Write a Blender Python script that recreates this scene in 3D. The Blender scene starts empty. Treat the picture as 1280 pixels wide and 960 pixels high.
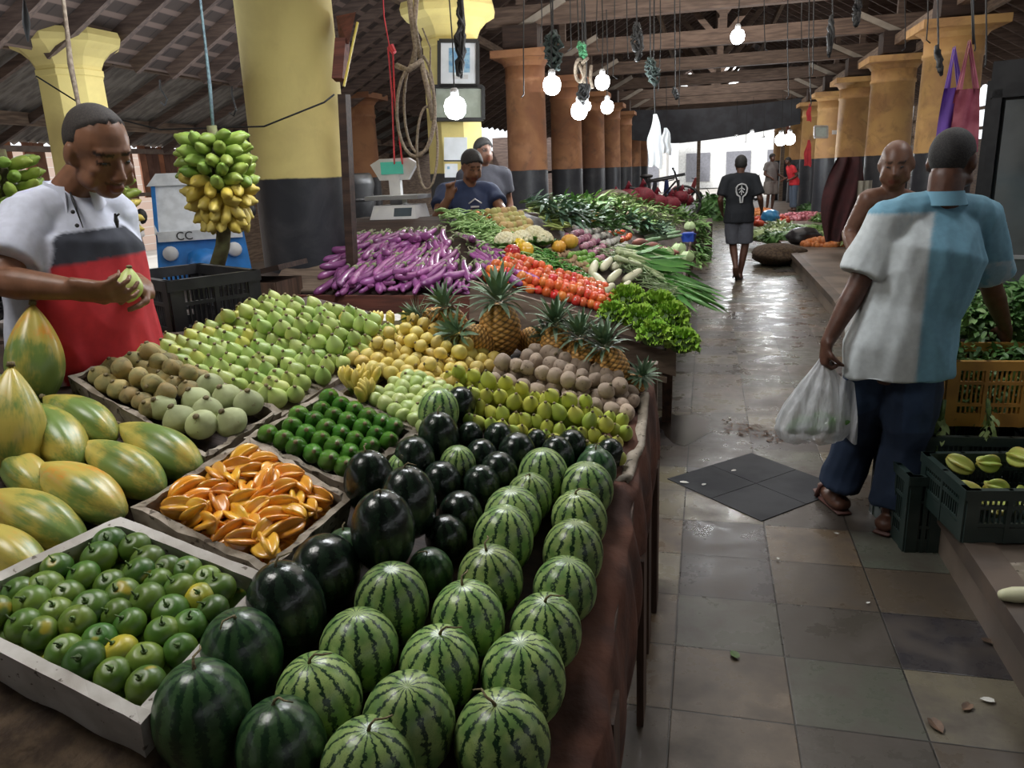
import bpy, math, random
from math import sin, cos, pi, sqrt, atan2, radians
from mathutils import Vector, Matrix, Euler
random.seed(7)
R = random.random
def U(a, b): return a + (b - a) * random.random()
C = bpy.context.scene.collection
# ------------------------------------------------------------------ camera frame (used to survey points of the place)
F, CX, CY, H = 960., 640., 480., 1.6
def V(*a): return Vector(a)
_D = V(885 - CX, CY - 205, -F).normalized()
_U = V(1, .043, 0).cross(_D).normalized()
if _U.y < 0: _U = -_U
_R = _D.cross(_U)
def ray(x, y):
    c = V(x - CX, CY - y, -F); return V(_R.dot(c), _D.dot(c), _U.dot(c))
O = V(0, 0, H)
def atz(x, y, z): w = ray(x, y); return O + w * ((z - H) / w.z)
def aty(x, y, Y): w = ray(x, y); return O + w * (Y / w.y)
def atd(x, y, d): return O + ray(x, y) * (d / F)
def hit(x, y, f, t0=1.2, t1=40):
    w = ray(x, y) / F; t = t0
    while t < t1:
        p = O + w * t
        if p.z <= f(p.x, p.y): return p
        t += .01
    return p
# ------------------------------------------------------------------ mesh builder
class MB:
    def __init__(s): s.v = []; s.f = []; s.c = []; s.mi = []
    def add(s, vs, fs, col=None):
        n = len(s.v); s.v += [tuple(a) for a in vs]; s.f += [tuple(i + n for i in f) for f in fs]
        s.c += [col or (1, 1, 1)] * len(vs); return s
    def box(s, c, size, rot=None, col=None, taper=1.0):
        c = Vector(c); hx, hy, hz = size[0] / 2, size[1] / 2, size[2] / 2
        P = [V(x * hx * (taper if z < 0 else 1), y * hy * (taper if z < 0 else 1), z * hz) for z in (-1, 1) for x, y in ((-1, -1), (1, -1), (1, 1), (-1, 1))]
        if rot: P = [rot @ p for p in P]
        return s.add([p + c for p in P], [(3, 2, 1, 0), (4, 5, 6, 7), (0, 1, 5, 4), (1, 2, 6, 5), (2, 3, 7, 6), (3, 0, 4, 7)], col)
    def hexa(s, b, t, col=None):  # four bottom, four top points
        return s.add(list(b) + list(t), [(3, 2, 1, 0), (4, 5, 6, 7), (0, 1, 5, 4), (1, 2, 6, 5), (2, 3, 7, 6), (3, 0, 4, 7)], col)
    def bar(s, a, b, w, h, up=V(0, 0, 1), col=None):
        a = Vector(a); b = Vector(b); d = (b - a).normalized(); x = d.cross(up)
        if x.length < 1e-3: x = d.cross(V(1, 0, 0))
        x.normalize(); z = x.cross(d)
        q = [(-1, -1), (1, -1), (1, 1), (-1, 1)]
        return s.hexa([a + x * (i * w / 2) + z * (j * h / 2) for i, j in q], [b + x * (i * w / 2) + z * (j * h / 2) for i, j in q], col)
    def tube(s, pts, rad, seg=8, ex=1.0, col=None, rnd=False, up=None):
        pts = [Vector(p) for p in pts]; n = len(pts)
        if not hasattr(rad, '__len__'): rad = [rad] * n
        rad = list(rad)
        if rnd:  # rounded ends
            a = (pts[0] - pts[1]).normalized(); b = (pts[-1] - pts[-2]).normalized(); r0, r1 = rad[0], rad[-1]
            pts = [pts[0] + a * r0 * .98, pts[0] + a * r0 * .7] + pts + [pts[-1] + b * r1 * .7, pts[-1] + b * r1 * .98]
            rad = [r0 * .2, r0 * .72] + rad + [r1 * .72, r1 * .2]; n += 4
        vs = []; X = up
        for i in range(n):
            d = (pts[min(i + 1, n - 1)] - pts[max(i - 1, 0)])
            d = d.normalized() if d.length > 1e-9 else V(0, 0, 1)
            if X is None: X = d.orthogonal()
            X = X - d * X.dot(d)
            X = X.normalized() if X.length > 1e-6 else d.orthogonal().normalized()
            Y = d.cross(X)
            for k in range(seg):
                a = 2 * pi * k / seg; vs.append(pts[i] + X * (cos(a) * rad[i] * ex) + Y * (sin(a) * rad[i]))
        fs = [(i * seg + k, i * seg + (k + 1) % seg, (i + 1) * seg + (k + 1) % seg, (i + 1) * seg + k) for i in range(n - 1) for k in range(seg)]
        fs += [tuple(range(seg - 1, -1, -1)), tuple((n - 1) * seg + k for k in range(seg))]
        return s.add(vs, fs, col)
    def lathe(s, prof, seg=24, c=(0, 0, 0), rot=None, f=None, col=None, colf=None):
        c = Vector(c); vs = []; cl = []
        for r, z in prof:
            for k in range(seg):
                a = 2 * pi * k / seg; rr = r * (f(a, z) if f else 1)
                p = V(cos(a) * rr, sin(a) * rr, z)
                cl.append(colf(a, z, rr) if colf else (col or (1, 1, 1)))
                if rot: p = rot @ p
                vs.append(p + c)
        n = len(prof)
        fs = [(i * seg + k, i * seg + (k + 1) % seg, (i + 1) * seg + (k + 1) % seg, (i + 1) * seg + k) for i in range(n - 1) for k in range(seg)]
        fs += [tuple(range(seg - 1, -1, -1)), tuple((n - 1) * seg + k for k in range(seg))]
        m = len(s.v); s.add(vs, fs); s.c[m:] = cl; return s
    def ell(s, c, r, rot=None, seg=16, ring=10, col=None):
        if not hasattr(r, '__len__'): r = (r, r, r)
        c = Vector(c); vs = []
        for i in range(ring + 1):
            t = pi * min(max(i / ring, .01), .99) - pi / 2
            for k in range(seg):
                a = 2 * pi * k / seg; p = V(cos(t) * cos(a) * r[0], cos(t) * sin(a) * r[1], sin(t) * r[2])
                if rot: p = rot @ p
                vs.append(p + c)
        fs = [(i * seg + k, i * seg + (k + 1) % seg, (i + 1) * seg + (k + 1) % seg, (i + 1) * seg + k) for i in range(ring) for k in range(seg)]
        fs += [tuple(range(seg - 1, -1, -1)), tuple(ring * seg + k for k in range(seg))]
        return s.add(vs, fs, col)
    def grid(s, fn, nu, nv, col=None, cf=None):
        vs = [fn(i / nu, j / nv) for j in range(nv + 1) for i in range(nu + 1)]
        fs = [(j * (nu + 1) + i, j * (nu + 1) + i + 1, (j + 1) * (nu + 1) + i + 1, (j + 1) * (nu + 1) + i) for j in range(nv) for i in range(nu)]
        return s.add(vs, fs, col)
    def leaf(s, p, d, up, L, W, bend=.3, col=None, n=3):
        d = Vector(d).normalized(); up = Vector(up); x = d.cross(up)
        x = x.normalized() if x.length > 1e-3 else d.orthogonal().normalized()
        u = x.cross(d); p = Vector(p); vs = []
        for i in range(n + 1):
            t = i / n; w = W * (sin(pi * min(t * .85 + .15, 1)) ** .8) * (1 if t < 1 else .05)
            q = p + d * (L * t * (1 - bend * .3 * t)) - u * (bend * L * t * t)
            vs += [q - x * w / 2, q + u * (-.15 * w), q + x * w / 2]
        fs = []
        for i in range(n):
            a = i * 3; fs += [(a, a + 1, a + 4, a + 3), (a + 1, a + 2, a + 5, a + 4)]
        return s.add(vs, fs, col)
def mesh(name, mb, mat, smooth=True):
    me = bpy.data.meshes.new(name); me.from_pydata(mb.v, [], mb.f); me.update()
    if any(c != (1, 1, 1) for c in mb.c):
        at = me.color_attributes.new('Col', 'FLOAT_COLOR', 'POINT'); buf = []
        for c in mb.c: buf += [c[0], c[1], c[2], 1.]
        at.data.foreach_set('color', buf)
    if mat: me.materials.append(mat)
    if smooth: me.polygons.foreach_set('use_smooth', [True] * len(me.polygons))
    return me
def obj(name, mb, mat, parent=None, smooth=False, loc=None, label=None, cat=None, group=None, kind=None):
    me = mb if isinstance(mb, bpy.types.Mesh) else mesh(name, mb, mat, smooth)
    o = bpy.data.objects.new(name, me); C.objects.link(o)
    if parent: o.parent = parent
    if loc is not None: o.location = loc
    tag(o, label, cat, group, kind); return o
def tag(o, label=None, cat=None, group=None, kind=None):
    if label: o['label'] = label
    if cat: o['category'] = cat
    if group: o['group'] = group
    if kind: o['kind'] = kind
    return o
def empty(name, loc=(0, 0, 0), label=None, cat=None, group=None, kind=None, rz=0):
    o = bpy.data.objects.new(name, None); C.objects.link(o); o.location = loc; o.rotation_euler = (0, 0, rz); o.empty_display_size = .1
    return tag(o, label, cat, group, kind)
def dup(root, loc=None, rot=None, sc=None, label=None, group=None, name=None):
    r = root.copy(); C.objects.link(r)
    if loc is not None: r.location = loc
    if rot is not None:
        r.rotation_euler = rot.to_euler() if isinstance(rot, Matrix) else rot
    if sc is not None: r.scale = sc if hasattr(sc, '__len__') else (sc, sc, sc)
    if label: r['label'] = label
    if group: r['group'] = group
    for ch in root.children:
        c = ch.copy(); C.objects.link(c); c.parent = r
        for g in ch.children:
            d = g.copy(); C.objects.link(d); d.parent = c
    return r
def kill(root):
    for ch in list(root.children):
        kill(ch)
    bpy.data.objects.remove(root)
class Proto:   # the first placement is the prototype itself, later ones copies
    def __init__(s, o): s.o = o; s.used = False
    def put(s, loc, rot=None, sc=1., label=None, group=None):
        if not s.used:
            s.used = True; o = s.o; o.location = loc
            if rot is not None: o.rotation_euler = rot.to_euler() if isinstance(rot, Matrix) else rot
            o.scale = sc if hasattr(sc, '__len__') else (sc, sc, sc)
            if label: o['label'] = label
            if group: o['group'] = group
            return o
        return dup(s.o, loc, rot if rot is not None else s.o.rotation_euler, sc, label, group)
ORD = 'first second third fourth fifth sixth seventh eighth ninth tenth eleventh twelfth thirteenth fourteenth fifteenth sixteenth seventeenth eighteenth nineteenth twentieth'.split()
def od(i): return ORD[i] if i < 20 else 'far'
def rotm(ax, ay, az): return Euler((ax, ay, az)).to_matrix()
def align(d, twist=0):   # matrix whose z axis is d
    return Vector(d).to_track_quat('Z', 'Y').to_matrix() @ Matrix.Rotation(twist, 3, 'Z')
# ------------------------------------------------------------------ materials
def nodes(name):
    m = bpy.data.materials.new(name); m.use_nodes = True; nt = m.node_tree
    return m, nt, nt.nodes['Principled BSDF']
def N(nt, t, **kw):
    n = nt.nodes.new(t)
    for k, v in kw.items(): setattr(n, k, v)
    return n
def math_(nt, op, a, b=None, c=None):
    n = N(nt, 'ShaderNodeMath', operation=op)
    for i, x in enumerate((a, b, c)):
        if x is None: continue
        if isinstance(x, (int, float)): n.inputs[i].default_value = x
        else: nt.links.new(x, n.inputs[i])
    return n.outputs[0]
def mix(nt, f, a, b, mode='MIX'):
    n = N(nt, 'ShaderNodeMix', data_type='RGBA', blend_type=mode)
    for sock, x in ((n.inputs[0], f), (n.inputs[6], a), (n.inputs[7], b)):
        if isinstance(x, (int, float)): sock.default_value = x
        elif isinstance(x, tuple): sock.default_value = (*x, 1) if len(x) == 3 else x
        else: nt.links.new(x, sock)
    return n.outputs[2]
def sstep(nt, x, a, b):
    n = N(nt, 'ShaderNodeMapRange', interpolation_type='SMOOTHSTEP'); nt.links.new(x, n.inputs[0])
    n.inputs[1].default_value = a; n.inputs[2].default_value = b; return n.outputs[0]
def noise(nt, vec, scale, detail=3, rough=.5, dist=0):
    n = N(nt, 'ShaderNodeTexNoise'); n.inputs['Scale'].default_value = scale; n.inputs['Detail'].default_value = detail
    n.inputs['Roughness'].default_value = rough; n.inputs['Distortion'].default_value = dist
    if vec is not None: nt.links.new(vec, n.inputs['Vector'])
    return n.outputs[0]
def coords(nt, scl=None, rnd=True):
    tc = N(nt, 'ShaderNodeTexCoord'); v = tc.outputs['Object']
    if rnd:
        oi = N(nt, 'ShaderNodeObjectInfo'); a = N(nt, 'ShaderNodeVectorMath', operation='ADD'); nt.links.new(v, a.inputs[0])
        nt.links.new(math_(nt, 'MULTIPLY', oi.outputs['Random'], 37.), a.inputs[1]); v = a.outputs[0]
    if scl:
        mp = N(nt, 'ShaderNodeMapping'); nt.links.new(v, mp.inputs[0]); mp.inputs['Scale'].default_value = scl; v = mp.outputs[0]
    return v
def objvar(nt, col, h=.0, v=.2):
    oi = N(nt, 'ShaderNodeObjectInfo'); hs = N(nt, 'ShaderNodeHueSaturation'); nt.links.new(col, hs.inputs['Color'])
    r = oi.outputs['Random']
    nt.links.new(math_(nt, 'MULTIPLY_ADD', r, 2 * h, .5 - h), hs.inputs['Hue'])
    r2 = math_(nt, 'FRACT', math_(nt, 'MULTIPLY', r, 17.3))
    nt.links.new(math_(nt, 'MULTIPLY_ADD', r2, 2 * v, 1 - v), hs.inputs['Value'])
    return hs.outputs[0]
def bumpn(nt, bs, hgt, strength=.3, dist=.01):
    b = N(nt, 'ShaderNodeBump'); b.inputs['Strength'].default_value = strength; b.inputs['Distance'].default_value = dist
    nt.links.new(hgt, b.inputs['Height']); nt.links.new(b.outputs[0], bs.inputs['Normal'])
def mat(name, a, b=None, rough=.5, sc=8., scl=None, bump=0, bdist=.005, hv=0., vv=0., vcol=False, metal=0., spec=.5, lo=.35, hi=.65, detail=4, emis=None, sss=0, coat=0, dots=None):
    m, nt, bs = nodes(name); v = coords(nt, scl)
    nf = noise(nt, v, sc, detail)
    col = mix(nt, sstep(nt, nf, lo, hi), a, b or tuple(x * .82 for x in a))
    if dots:
        col = mix(nt, math_(nt, 'MULTIPLY', sstep(nt, noise(nt, v, dots[0], 2), dots[1], dots[1] + .06), dots[3] if len(dots) > 3 else 1.), col, dots[2])
    if vcol:
        at = N(nt, 'ShaderNodeVertexColor', layer_name='Col'); col = mix(nt, 1., col, at.outputs[0], 'MULTIPLY')
    if hv or vv: col = objvar(nt, col, hv, vv)
    nt.links.new(col, bs.inputs['Base Color'])
    bs.inputs['Roughness'].default_value = rough; bs.inputs['Metallic'].default_value = metal
    bs.inputs['Specular IOR Level'].default_value = spec
    bs.inputs['Coat Weight'].default_value = coat; bs.inputs['Coat Roughness'].default_value = .15
    if bump: bumpn(nt, bs, noise(nt, v, sc * 2.5, 4), bump, bdist)
    if emis:
        bs.inputs['Emission Color'].default_value = (*emis[0], 1); bs.inputs['Emission Strength'].default_value = emis[1]
    return m
def wood(name, a, b, sc=1., axis='y', rough=.7):
    s = {'x': (1.5, 14, 14), 'y': (14, 1.5, 14), 'z': (14, 14, 1.5)}[axis]
    return mat(name, a, b, rough=rough, sc=2.2 * sc, scl=s, bump=.35, vv=.18, lo=.3, hi=.7)
def melon_mat(name, light, mid, dark, n, amp, th, rough=.25):
    m, nt, bs = nodes(name); tc = N(nt, 'ShaderNodeTexCoord'); v = tc.outputs['Object']; vr = coords(nt)
    sp = N(nt, 'ShaderNodeSeparateXYZ'); nt.links.new(v, sp.inputs[0])
    ang = math_(nt, 'MULTIPLY', math_(nt, 'ARCTAN2', sp.outputs[1], sp.outputs[0]), n / (2 * pi))
    n1 = noise(nt, vr, 18, 3, .7); n2 = noise(nt, vr, 5, 1)
    ang = math_(nt, 'ADD', ang, math_(nt, 'MULTIPLY', math_(nt, 'SUBTRACT', n1, .5), amp))
    d = math_(nt, 'ABSOLUTE', math_(nt, 'SUBTRACT', math_(nt, 'FRACT', math_(nt, 'ADD', ang, 8.)), .5))
    d = math_(nt, 'ADD', d, math_(nt, 'MULTIPLY', math_(nt, 'SUBTRACT', noise(nt, vr, 30, 2), .5), .22))
    st = sstep(nt, d, th + .05, th - .05)
    base = mix(nt, sstep(nt, n2, .35, .7), light, mid)
    base = mix(nt, math_(nt, 'MULTIPLY', sstep(nt, noise(nt, vr, 60, 3), .5, .6), .35), base, mid)
    col = mix(nt, st, base, dark)
    col = objvar(nt, col, .008, .18)
    nt.links.new(col, bs.inputs['Base Color']); bs.inputs['Roughness'].default_value = rough
    bumpn(nt, bs, noise(nt, vr, 9, 2), .12, .01)
    return m
M = {}
M['melon'] = melon_mat('melon_striped', (.30, .40, .13), (.14, .25, .07), (.008, .032, .012), 13, 1.0, .14, .32)
M['melon_mid'] = melon_mat('melon_mottled', (.045, .10, .035), (.028, .07, .024), (.010, .034, .013), 12, .9, .2, .3)
M['melon_dark'] = melon_mat('melon_black_green', (.014, .028, .016), (.009, .018, .011), (.005, .010, .007), 9, .8, .2, .24)
M['stemdry'] = mat('dry_stem', (.22, .17, .08), (.10, .08, .04), rough=.8, sc=40)
M['stemgreen'] = mat('green_stem', (.12, .20, .05), (.06, .10, .03), rough=.7, sc=40)
M['wood_dark'] = wood('dark_wood', (.055, .03, .02), (.025, .014, .01), axis='x')
M['wood_red'] = wood('red_brown_board', (.20, .065, .042), (.10, .034, .024), axis='x')
M['wood_grey'] = wood('weathered_board', (.26, .19, .135), (.13, .09, .065), axis='x')
M['wood_post'] = wood('weathered_post', (.12, .065, .04), (.05, .028, .018), axis='z')
M['beam'] = wood('roof_timber', (.17, .115, .085), (.085, .055, .04), axis='x')
M['rafter'] = wood('rafter_timber', (.18, .125, .10), (.09, .06, .05), axis='x')
M['beamy'] = wood('plate_timber', (.27, .19, .13), (.13, .085, .06), axis='y')
M['foam'] = mat('styrofoam', (.52, .50, .46), (.36, .33, .29), rough=.8, sc=9, bump=.4, bdist=.004, dots=(60, .66, (.12, .10, .08)))
M['foam_old'] = mat('grubby_styrofoam', (.36, .31, .25), (.2, .165, .12), rough=.85, sc=18, bump=.6, bdist=.006, dots=(45, .6, (.09, .07, .05)))
M['sack'] = mat('brown_sackcloth', (.14, .055, .032), (.06, .026, .018), rough=.9, sc=7, bump=.6, bdist=.01)
M['jute'] = mat('jute_sacking', (.11, .075, .045), (.05, .032, .02), rough=.95, sc=25, bump=.8, bdist=.01)
M['black'] = mat('black_plastic', (.015, .015, .017), (.03, .03, .032), rough=.4, sc=12)
M['wire'] = mat('black_wire', (.02, .02, .02), rough=.6)
M['rope'] = mat('pale_rope', (.36, .30, .23), (.22, .17, .13), rough=.9, sc=60)
M['white'] = mat('white_plastic', (.7, .7, .7), (.6, .6, .62), rough=.4)
M['blue'] = mat('blue_plastic', (.02, .07, .42), (.015, .05, .3), rough=.4)
M['bulb'] = mat('bulb_glow', (1, 1, 1), emis=((.93, .97, 1), 22.))
M['bulb_cap'] = mat('bulb_holder', (.5, .5, .5), rough=.5)
# ------------------------------------------------------------------ the table planes
P1 = (.28, -.24, .2)
def zt(x, y): return P1[0] + P1[1] * x + P1[2] * y
def onT(px, py, lift=0): return hit(px, py, lambda x, y: zt(x, y) + lift, .8)
NT = V(-P1[1], -P1[2], 1).normalized() * 1.0
def ss(a, b, x): t = min(max((x - a) / (b - a), 0), 1); return t * t * (3 - 2 * t)
def zv(x, y):
    zl = .92 + .32 * min(max(y - 4.2, 0), 1.25) - .03 * max(y - 5.45, 0); zr = .61 + .02 * (y - 4.4)
    t = min(max((-.17 - x) / 1.08, 0), 1); return zr + (zl - zr) * t
def onV(px, py, lift=0): return hit(px, py, lambda x, y: zv(x, y) + lift, 3.5)
def bil(q, u, v): return (q[0] * (1 - u) + q[1] * u) * (1 - v) + (q[3] * (1 - u) + q[2] * u) * v
# ================================================================== SETTING
def floor_mat():
    m, nt, bs = nodes('slate_tiles'); tc = N(nt, 'ShaderNodeTexCoord'); v = tc.outputs['Object']
    sp = N(nt, 'ShaderNodeSeparateXYZ'); nt.links.new(v, sp.inputs[0])
    T = .36
    fx = math_(nt, 'DIVIDE', math_(nt, 'ADD', sp.outputs[0], .07), T); fy = math_(nt, 'DIVIDE', math_(nt, 'ADD', sp.outputs[1], -.03), .335)
    cx, cy = math_(nt, 'FLOOR', fx), math_(nt, 'FLOOR', fy)
    cb = N(nt, 'ShaderNodeCombineXYZ'); nt.links.new(cx, cb.inputs[0]); nt.links.new(cy, cb.inputs[1])
    wn = N(nt, 'ShaderNodeTexWhiteNoise', noise_dimensions='2D'); nt.links.new(cb.outputs[0], wn.inputs['Vector'])
    cr = N(nt, 'ShaderNodeValToRGB'); nt.links.new(wn.outputs[0], cr.inputs[0]); e = cr.color_ramp; e.interpolation = 'CONSTANT'
    cols = [(.135, .098, .062), (0.0612, 0.054, 0.0432), (.165, .145, .095), (.03, .028, .033), (.085, .066, .046), (.088, .095, .072), (.12, .092, .06), (0.0504, 0.0432, 0.036), (.17, .15, .105)]
    e.elements[0].color = (*cols[0], 1); e.elements[1].position = 1 / 9; e.elements[1].color = (*cols[1], 1)
    for i in range(2, 9): el = e.elements.new(i / 9); el.color = (*cols[i], 1)
    n1 = noise(nt, v, 5, 6, .65); n2 = noise(nt, v, 1.1, 3)
    col = mix(nt, sstep(nt, n1, .3, .75), cr.outputs[0], (.06, .048, .038))
    col = mix(nt, math_(nt, 'MULTIPLY', sstep(nt, n2, .45, .7), .5), col, (.05, .04, .03))
    dx = math_(nt, 'ABSOLUTE', math_(nt, 'SUBTRACT', math_(nt, 'FRACT', fx), .5)); dy = math_(nt, 'ABSOLUTE', math_(nt, 'SUBTRACT', math_(nt, 'FRACT', fy), .5))
    g = sstep(nt, math_(nt, 'MAXIMUM', dx, dy), .488, .496)
    col = mix(nt, g, col, (.02, .018, .015)); nt.links.new(col, bs.inputs['Base Color'])
    rg = math_(nt, 'MULTIPLY_ADD', sstep(nt, n1, .3, .7), .25, .2); nt.links.new(rg, bs.inputs['Roughness']); bs.inputs['Specular IOR Level'].default_value = .38
    bumpn(nt, bs, math_(nt, 'SUBTRACT', noise(nt, v, 12, 5), g), .25, .006)
    return m
M['floor'] = floor_mat()
fl = MB(); fl.grid(lambda u, v: V(-8 + 16 * u, -14 + 52 * v, 0), 8, 20)
obj('floor', fl, M['floor'], kind='structure')
gm = mat('outdoor_ground', (.5, .47, .42), (.4, .37, .33), rough=.9, sc=1)
g = MB(); g.add([(-60, -20, -.06), (60, -20, -.06), (60, 110, -.06), (-60, 110, -.06)], [(0, 1, 2, 3)])
obj('ground', g, gm, kind='structure')
dm = mat('dark_slate_inlay', (.04, .042, .046), (.022, .024, .028), rough=.6, sc=4, bump=.2, spec=.15)
d = MB(); dq = [V(-.17, 3.86, 0), V(.28, 4.31, 0), V(.72, 3.86, 0), V(.28, 3.41, 0)]
cen = V(.28, 3.86, 0)
for i in range(4):
    a, b_ = dq[i], dq[(i + 1) % 4]; pm = dq[i - 1]
    q = [a, (a + b_) / 2, cen, (a + pm) / 2]; c_ = sum(q, V(0, 0, 0)) / 4
    q = [p + (c_ - p) * .012 for p in q]
    d.hexa([p + V(0, 0, .0005) for p in q][::-1], [p + V(0, 0, .004) for p in q][::-1])
obj('trim_1', d, dm, kind='structure')
# raised platform on the right
pm_ = mat('platform_stone', (.20, .155, .12), (.10, .078, .06), rough=.42, sc=2.2, bump=.25, bdist=.01)
edge = [(.96, -13.5), (.97, 3.6), (1.1, 5.0), (1.3, 8.4), (1.32, 30)]
pl = MB()
for (x0, y0), (x1, y1) in zip(edge, edge[1:]):
    pl.hexa([(x0, y0, 0), (8, y0, 0), (8, y1, 0), (x1, y1, 0)], [(x0, y0, .2), (8, y0, .2), (8, y1, .2), (x1, y1, .2)])
obj('trim_2', pl, pm_, kind='structure')
kb = MB()
for (x0, y0), (x1, y1) in zip(edge, edge[1:]):
    kb.hexa([(x0 - .02, y0, .14), (x0 + .09, y0, .14), (x1 + .09, y1, .14), (x1 - .02, y1, .14)], [(x0 - .02, y0, .212), (x0 + .09, y0, .212), (x1 + .09, y1, .212), (x1 - .02, y1, .212)])
obj('trim_3', kb, mat('kerb_stone', (.13, .095, .07), (.06, .045, .035), rough=.5, sc=3, bump=.3), kind='structure')
# raised floor behind the left stalls
lp = MB(); lp.box((-5.2, 6, .1), (6.6, 19, .2)); 
lp = MB(); lp.hexa([(-8, -13.5, 0), (-1.9, -13.5, 0), (-1.9, 16, 0), (-8, 16, 0)], [(-8, -13.5, .2), (-1.9, -13.5, .2), (-1.9, 16, .2), (-8, 16, .2)])
obj('trim_4', lp, pm_, kind='structure')
# columns
def col_mat(name, top, stain, dark_stain, amt, zb=1.62, off=0):
    m, nt, bs = nodes(name); tc = N(nt, 'ShaderNodeTexCoord'); sp = N(nt, 'ShaderNodeSeparateXYZ'); nt.links.new(tc.outputs['Object'], sp.inputs[0])
    v = coords(nt)
    n1 = noise(nt, v, 1.6, 6, .6, .4); n2 = noise(nt, v, 3.2, 6, .65, .6)
    c = mix(nt, sstep(nt, n1, .5 - amt * .25, .62), top, stain)
    c = mix(nt, math_(nt, 'MULTIPLY', sstep(nt, n2, .5, .68), amt), c, dark_stain)
    n3 = noise(nt, v, 2.6, 4)
    c = mix(nt, math_(nt, 'MULTIPLY', sstep(nt, n3, .56, .64), amt * .6), c, tuple(min(1, x * 1.3 + .03) for x in top))
    z = math_(nt, 'ADD', sp.outputs[2], math_(nt, 'MULTIPLY', math_(nt, 'SUBTRACT', n2, .5), .03))
    blk = mix(nt, sstep(nt, n2, .4, .8), (.022, .024, .03), (.055, .055, .06))
    c = mix(nt, sstep(nt, z, zb - .006, zb + .006), blk, c); nt.links.new(c, bs.inputs['Base Color'])
    nt.links.new(math_(nt, 'MULTIPLY_ADD', sstep(nt, z, zb - .01, zb), .3, .42), bs.inputs['Roughness'])
    bumpn(nt, bs, n2, .25, .02); return m
M['col_y'] = col_mat('yellow_plaster', (.72, .60, .22), (.66, .54, .20), (.35, .27, .12), .12)
M['col_o'] = col_mat('orange_plaster', (.38, .18, .08), (.27, .115, .055), (.16, .085, .05), .65)
M['col_r'] = col_mat('ochre_plaster', (.56, .33, .12), (.44, .24, .10), (.24, .13, .06), .55)
def column(x, y, r, m, label, seg=32, ztop=3.26, square=True, sq=1.0, group=None, rz=0):
    t = empty('column', (x, y, 0), label, 'column', group, rz=rz)
    s = MB(); f = None
    s.lathe([(r * 1.02, 0), (r * 1.02, .3), (r, .34), (r * .99, 1.6), (r * .95, ztop - .42), (r * 1.0, ztop - .41), (r * 1.0, ztop - .36), (r * .96, ztop - .35), (r * .98, ztop - .2)], seg)
    obj('shaft', s, m, t, smooth=seg > 12)
    c = MB()
    if square:
        c.lathe([(r * .98, ztop - .2), (r * 1.1, ztop - .14), (r * 1.28, ztop - .1)], seg)
        c.box((0, 0, ztop - .05), (r * 2.7, r * 2.7, .1))
    else:
        c.lathe([(r * .98, ztop - .32), (r * 1.1, ztop - .24), (r * 1.32, ztop - .17), (r * 1.62, ztop - .12), (r * 1.66, ztop - .06), (r * 1.6, ztop)], seg)
    obj('capital', c, m, t)
    return t
column(-2.64, 4.85, .315, M['col_y'], 'big round yellow column with black base between the banana bunch and eggplants', ztop=3.3)
column(-2.65, 8.3, .31, M['col_y'], 'yellow eight-sided column with framed pictures behind the bright bulb', seg=8, ztop=3.3, square=False, rz=radians(35))
column(-6.35, 7.1, .33, M['col_y'], 'yellow eight-sided column behind the vendor in the polo shirt', seg=8, ztop=3.13, square=False, rz=radians(20))
for k in range(2, 9):
    lab = 'nearest weathered orange column on the left, black painted base' if k == 2 else '%s weathered orange column from the front in the left row' % od(k - 2)
    column(-2.62, 4.85 + 3.42 * k, .3, M['col_o'], lab)
for k in range(2, 10):
    lab = 'nearest weathered ochre column on the right, beside the hanging bags' if k == 2 else '%s weathered ochre column from the front in the right row' % od(k - 2)
    column(3.02, 4.85 + 3.42 * k, .36, M['col_r'], lab, ztop=3.2)
# roof
ZR, SL = 6.7, .57
def zroof(x): return ZR - SL * abs(x - .2)
def roof_mat(name, a, b, ax):
    m, nt, bs = nodes(name); v = coords(nt, rnd=False); sp = N(nt, 'ShaderNodeSeparateXYZ'); nt.links.new(v, sp.inputs[0])
    s = math_(nt, 'FRACT', math_(nt, 'MULTIPLY', sp.outputs[0], 5.)); g_ = sstep(nt, math_(nt, 'ABSOLUTE', math_(nt, 'SUBTRACT', s, .5)), .3, .38)
    s2 = math_(nt, 'FRACT', math_(nt, 'MULTIPLY', sp.outputs[1], 4.3)); g2 = sstep(nt, math_(nt, 'ABSOLUTE', math_(nt, 'SUBTRACT', s2, .5)), .44, .48)
    c = mix(nt, noise(nt, v, 3, 5), a, b); c = mix(nt, math_(nt, 'MULTIPLY', g2, .6), c, (.02, .017, .015))
    c = mix(nt, g_, c, tuple(x * 2.1 for x in a)); nt.links.new(c, bs.inputs['Base Color']); bs.inputs['Roughness'].default_value = .9; return m
rm = roof_mat('roof_tiles_underside', (.085, .06, .05), (.04, .03, .027), 0)
Y0, Y1 = -14., 36.
ce = MB()
for sg in (-1, 1):
    xe = .2 + sg * (6.6 if sg < 0 else 6.2); a = V(.2, 0, ZR); b_ = V(xe, 0, zroof(xe))
    q = [V(a.x, Y0, a.z), V(b_.x, Y0, b_.z), V(b_.x, Y1, b_.z), V(a.x, Y1, a.z)]
    if sg > 0: q = q[::-1]
    ce.hexa(q, [p + V(0, 0, .05) for p in q])
roof = obj('ceiling', ce, rm, kind='structure')
i = 0
for sg in (-1, 1):
    xe = .2 + sg * (6.5 if sg < 0 else 6.1)
    for k in range(50):
        y = 1.2 + k * .62; b = MB(); b.bar((.2, y, ZR - .07), (xe, y, zroof(xe) - .08), .07, .15)
        obj('rafter', b, M['rafter'], roof)
for sg in (-1, 1):   # purlins
    for xx in (1.6, 4.4):
        x = .2 + sg * xx; b = MB(); b.bar((x, Y0, zroof(x) - .2), (x, Y1, zroof(x) - .2), .1, .14); obj('purlin', b, M['beamy'], roof)
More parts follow.
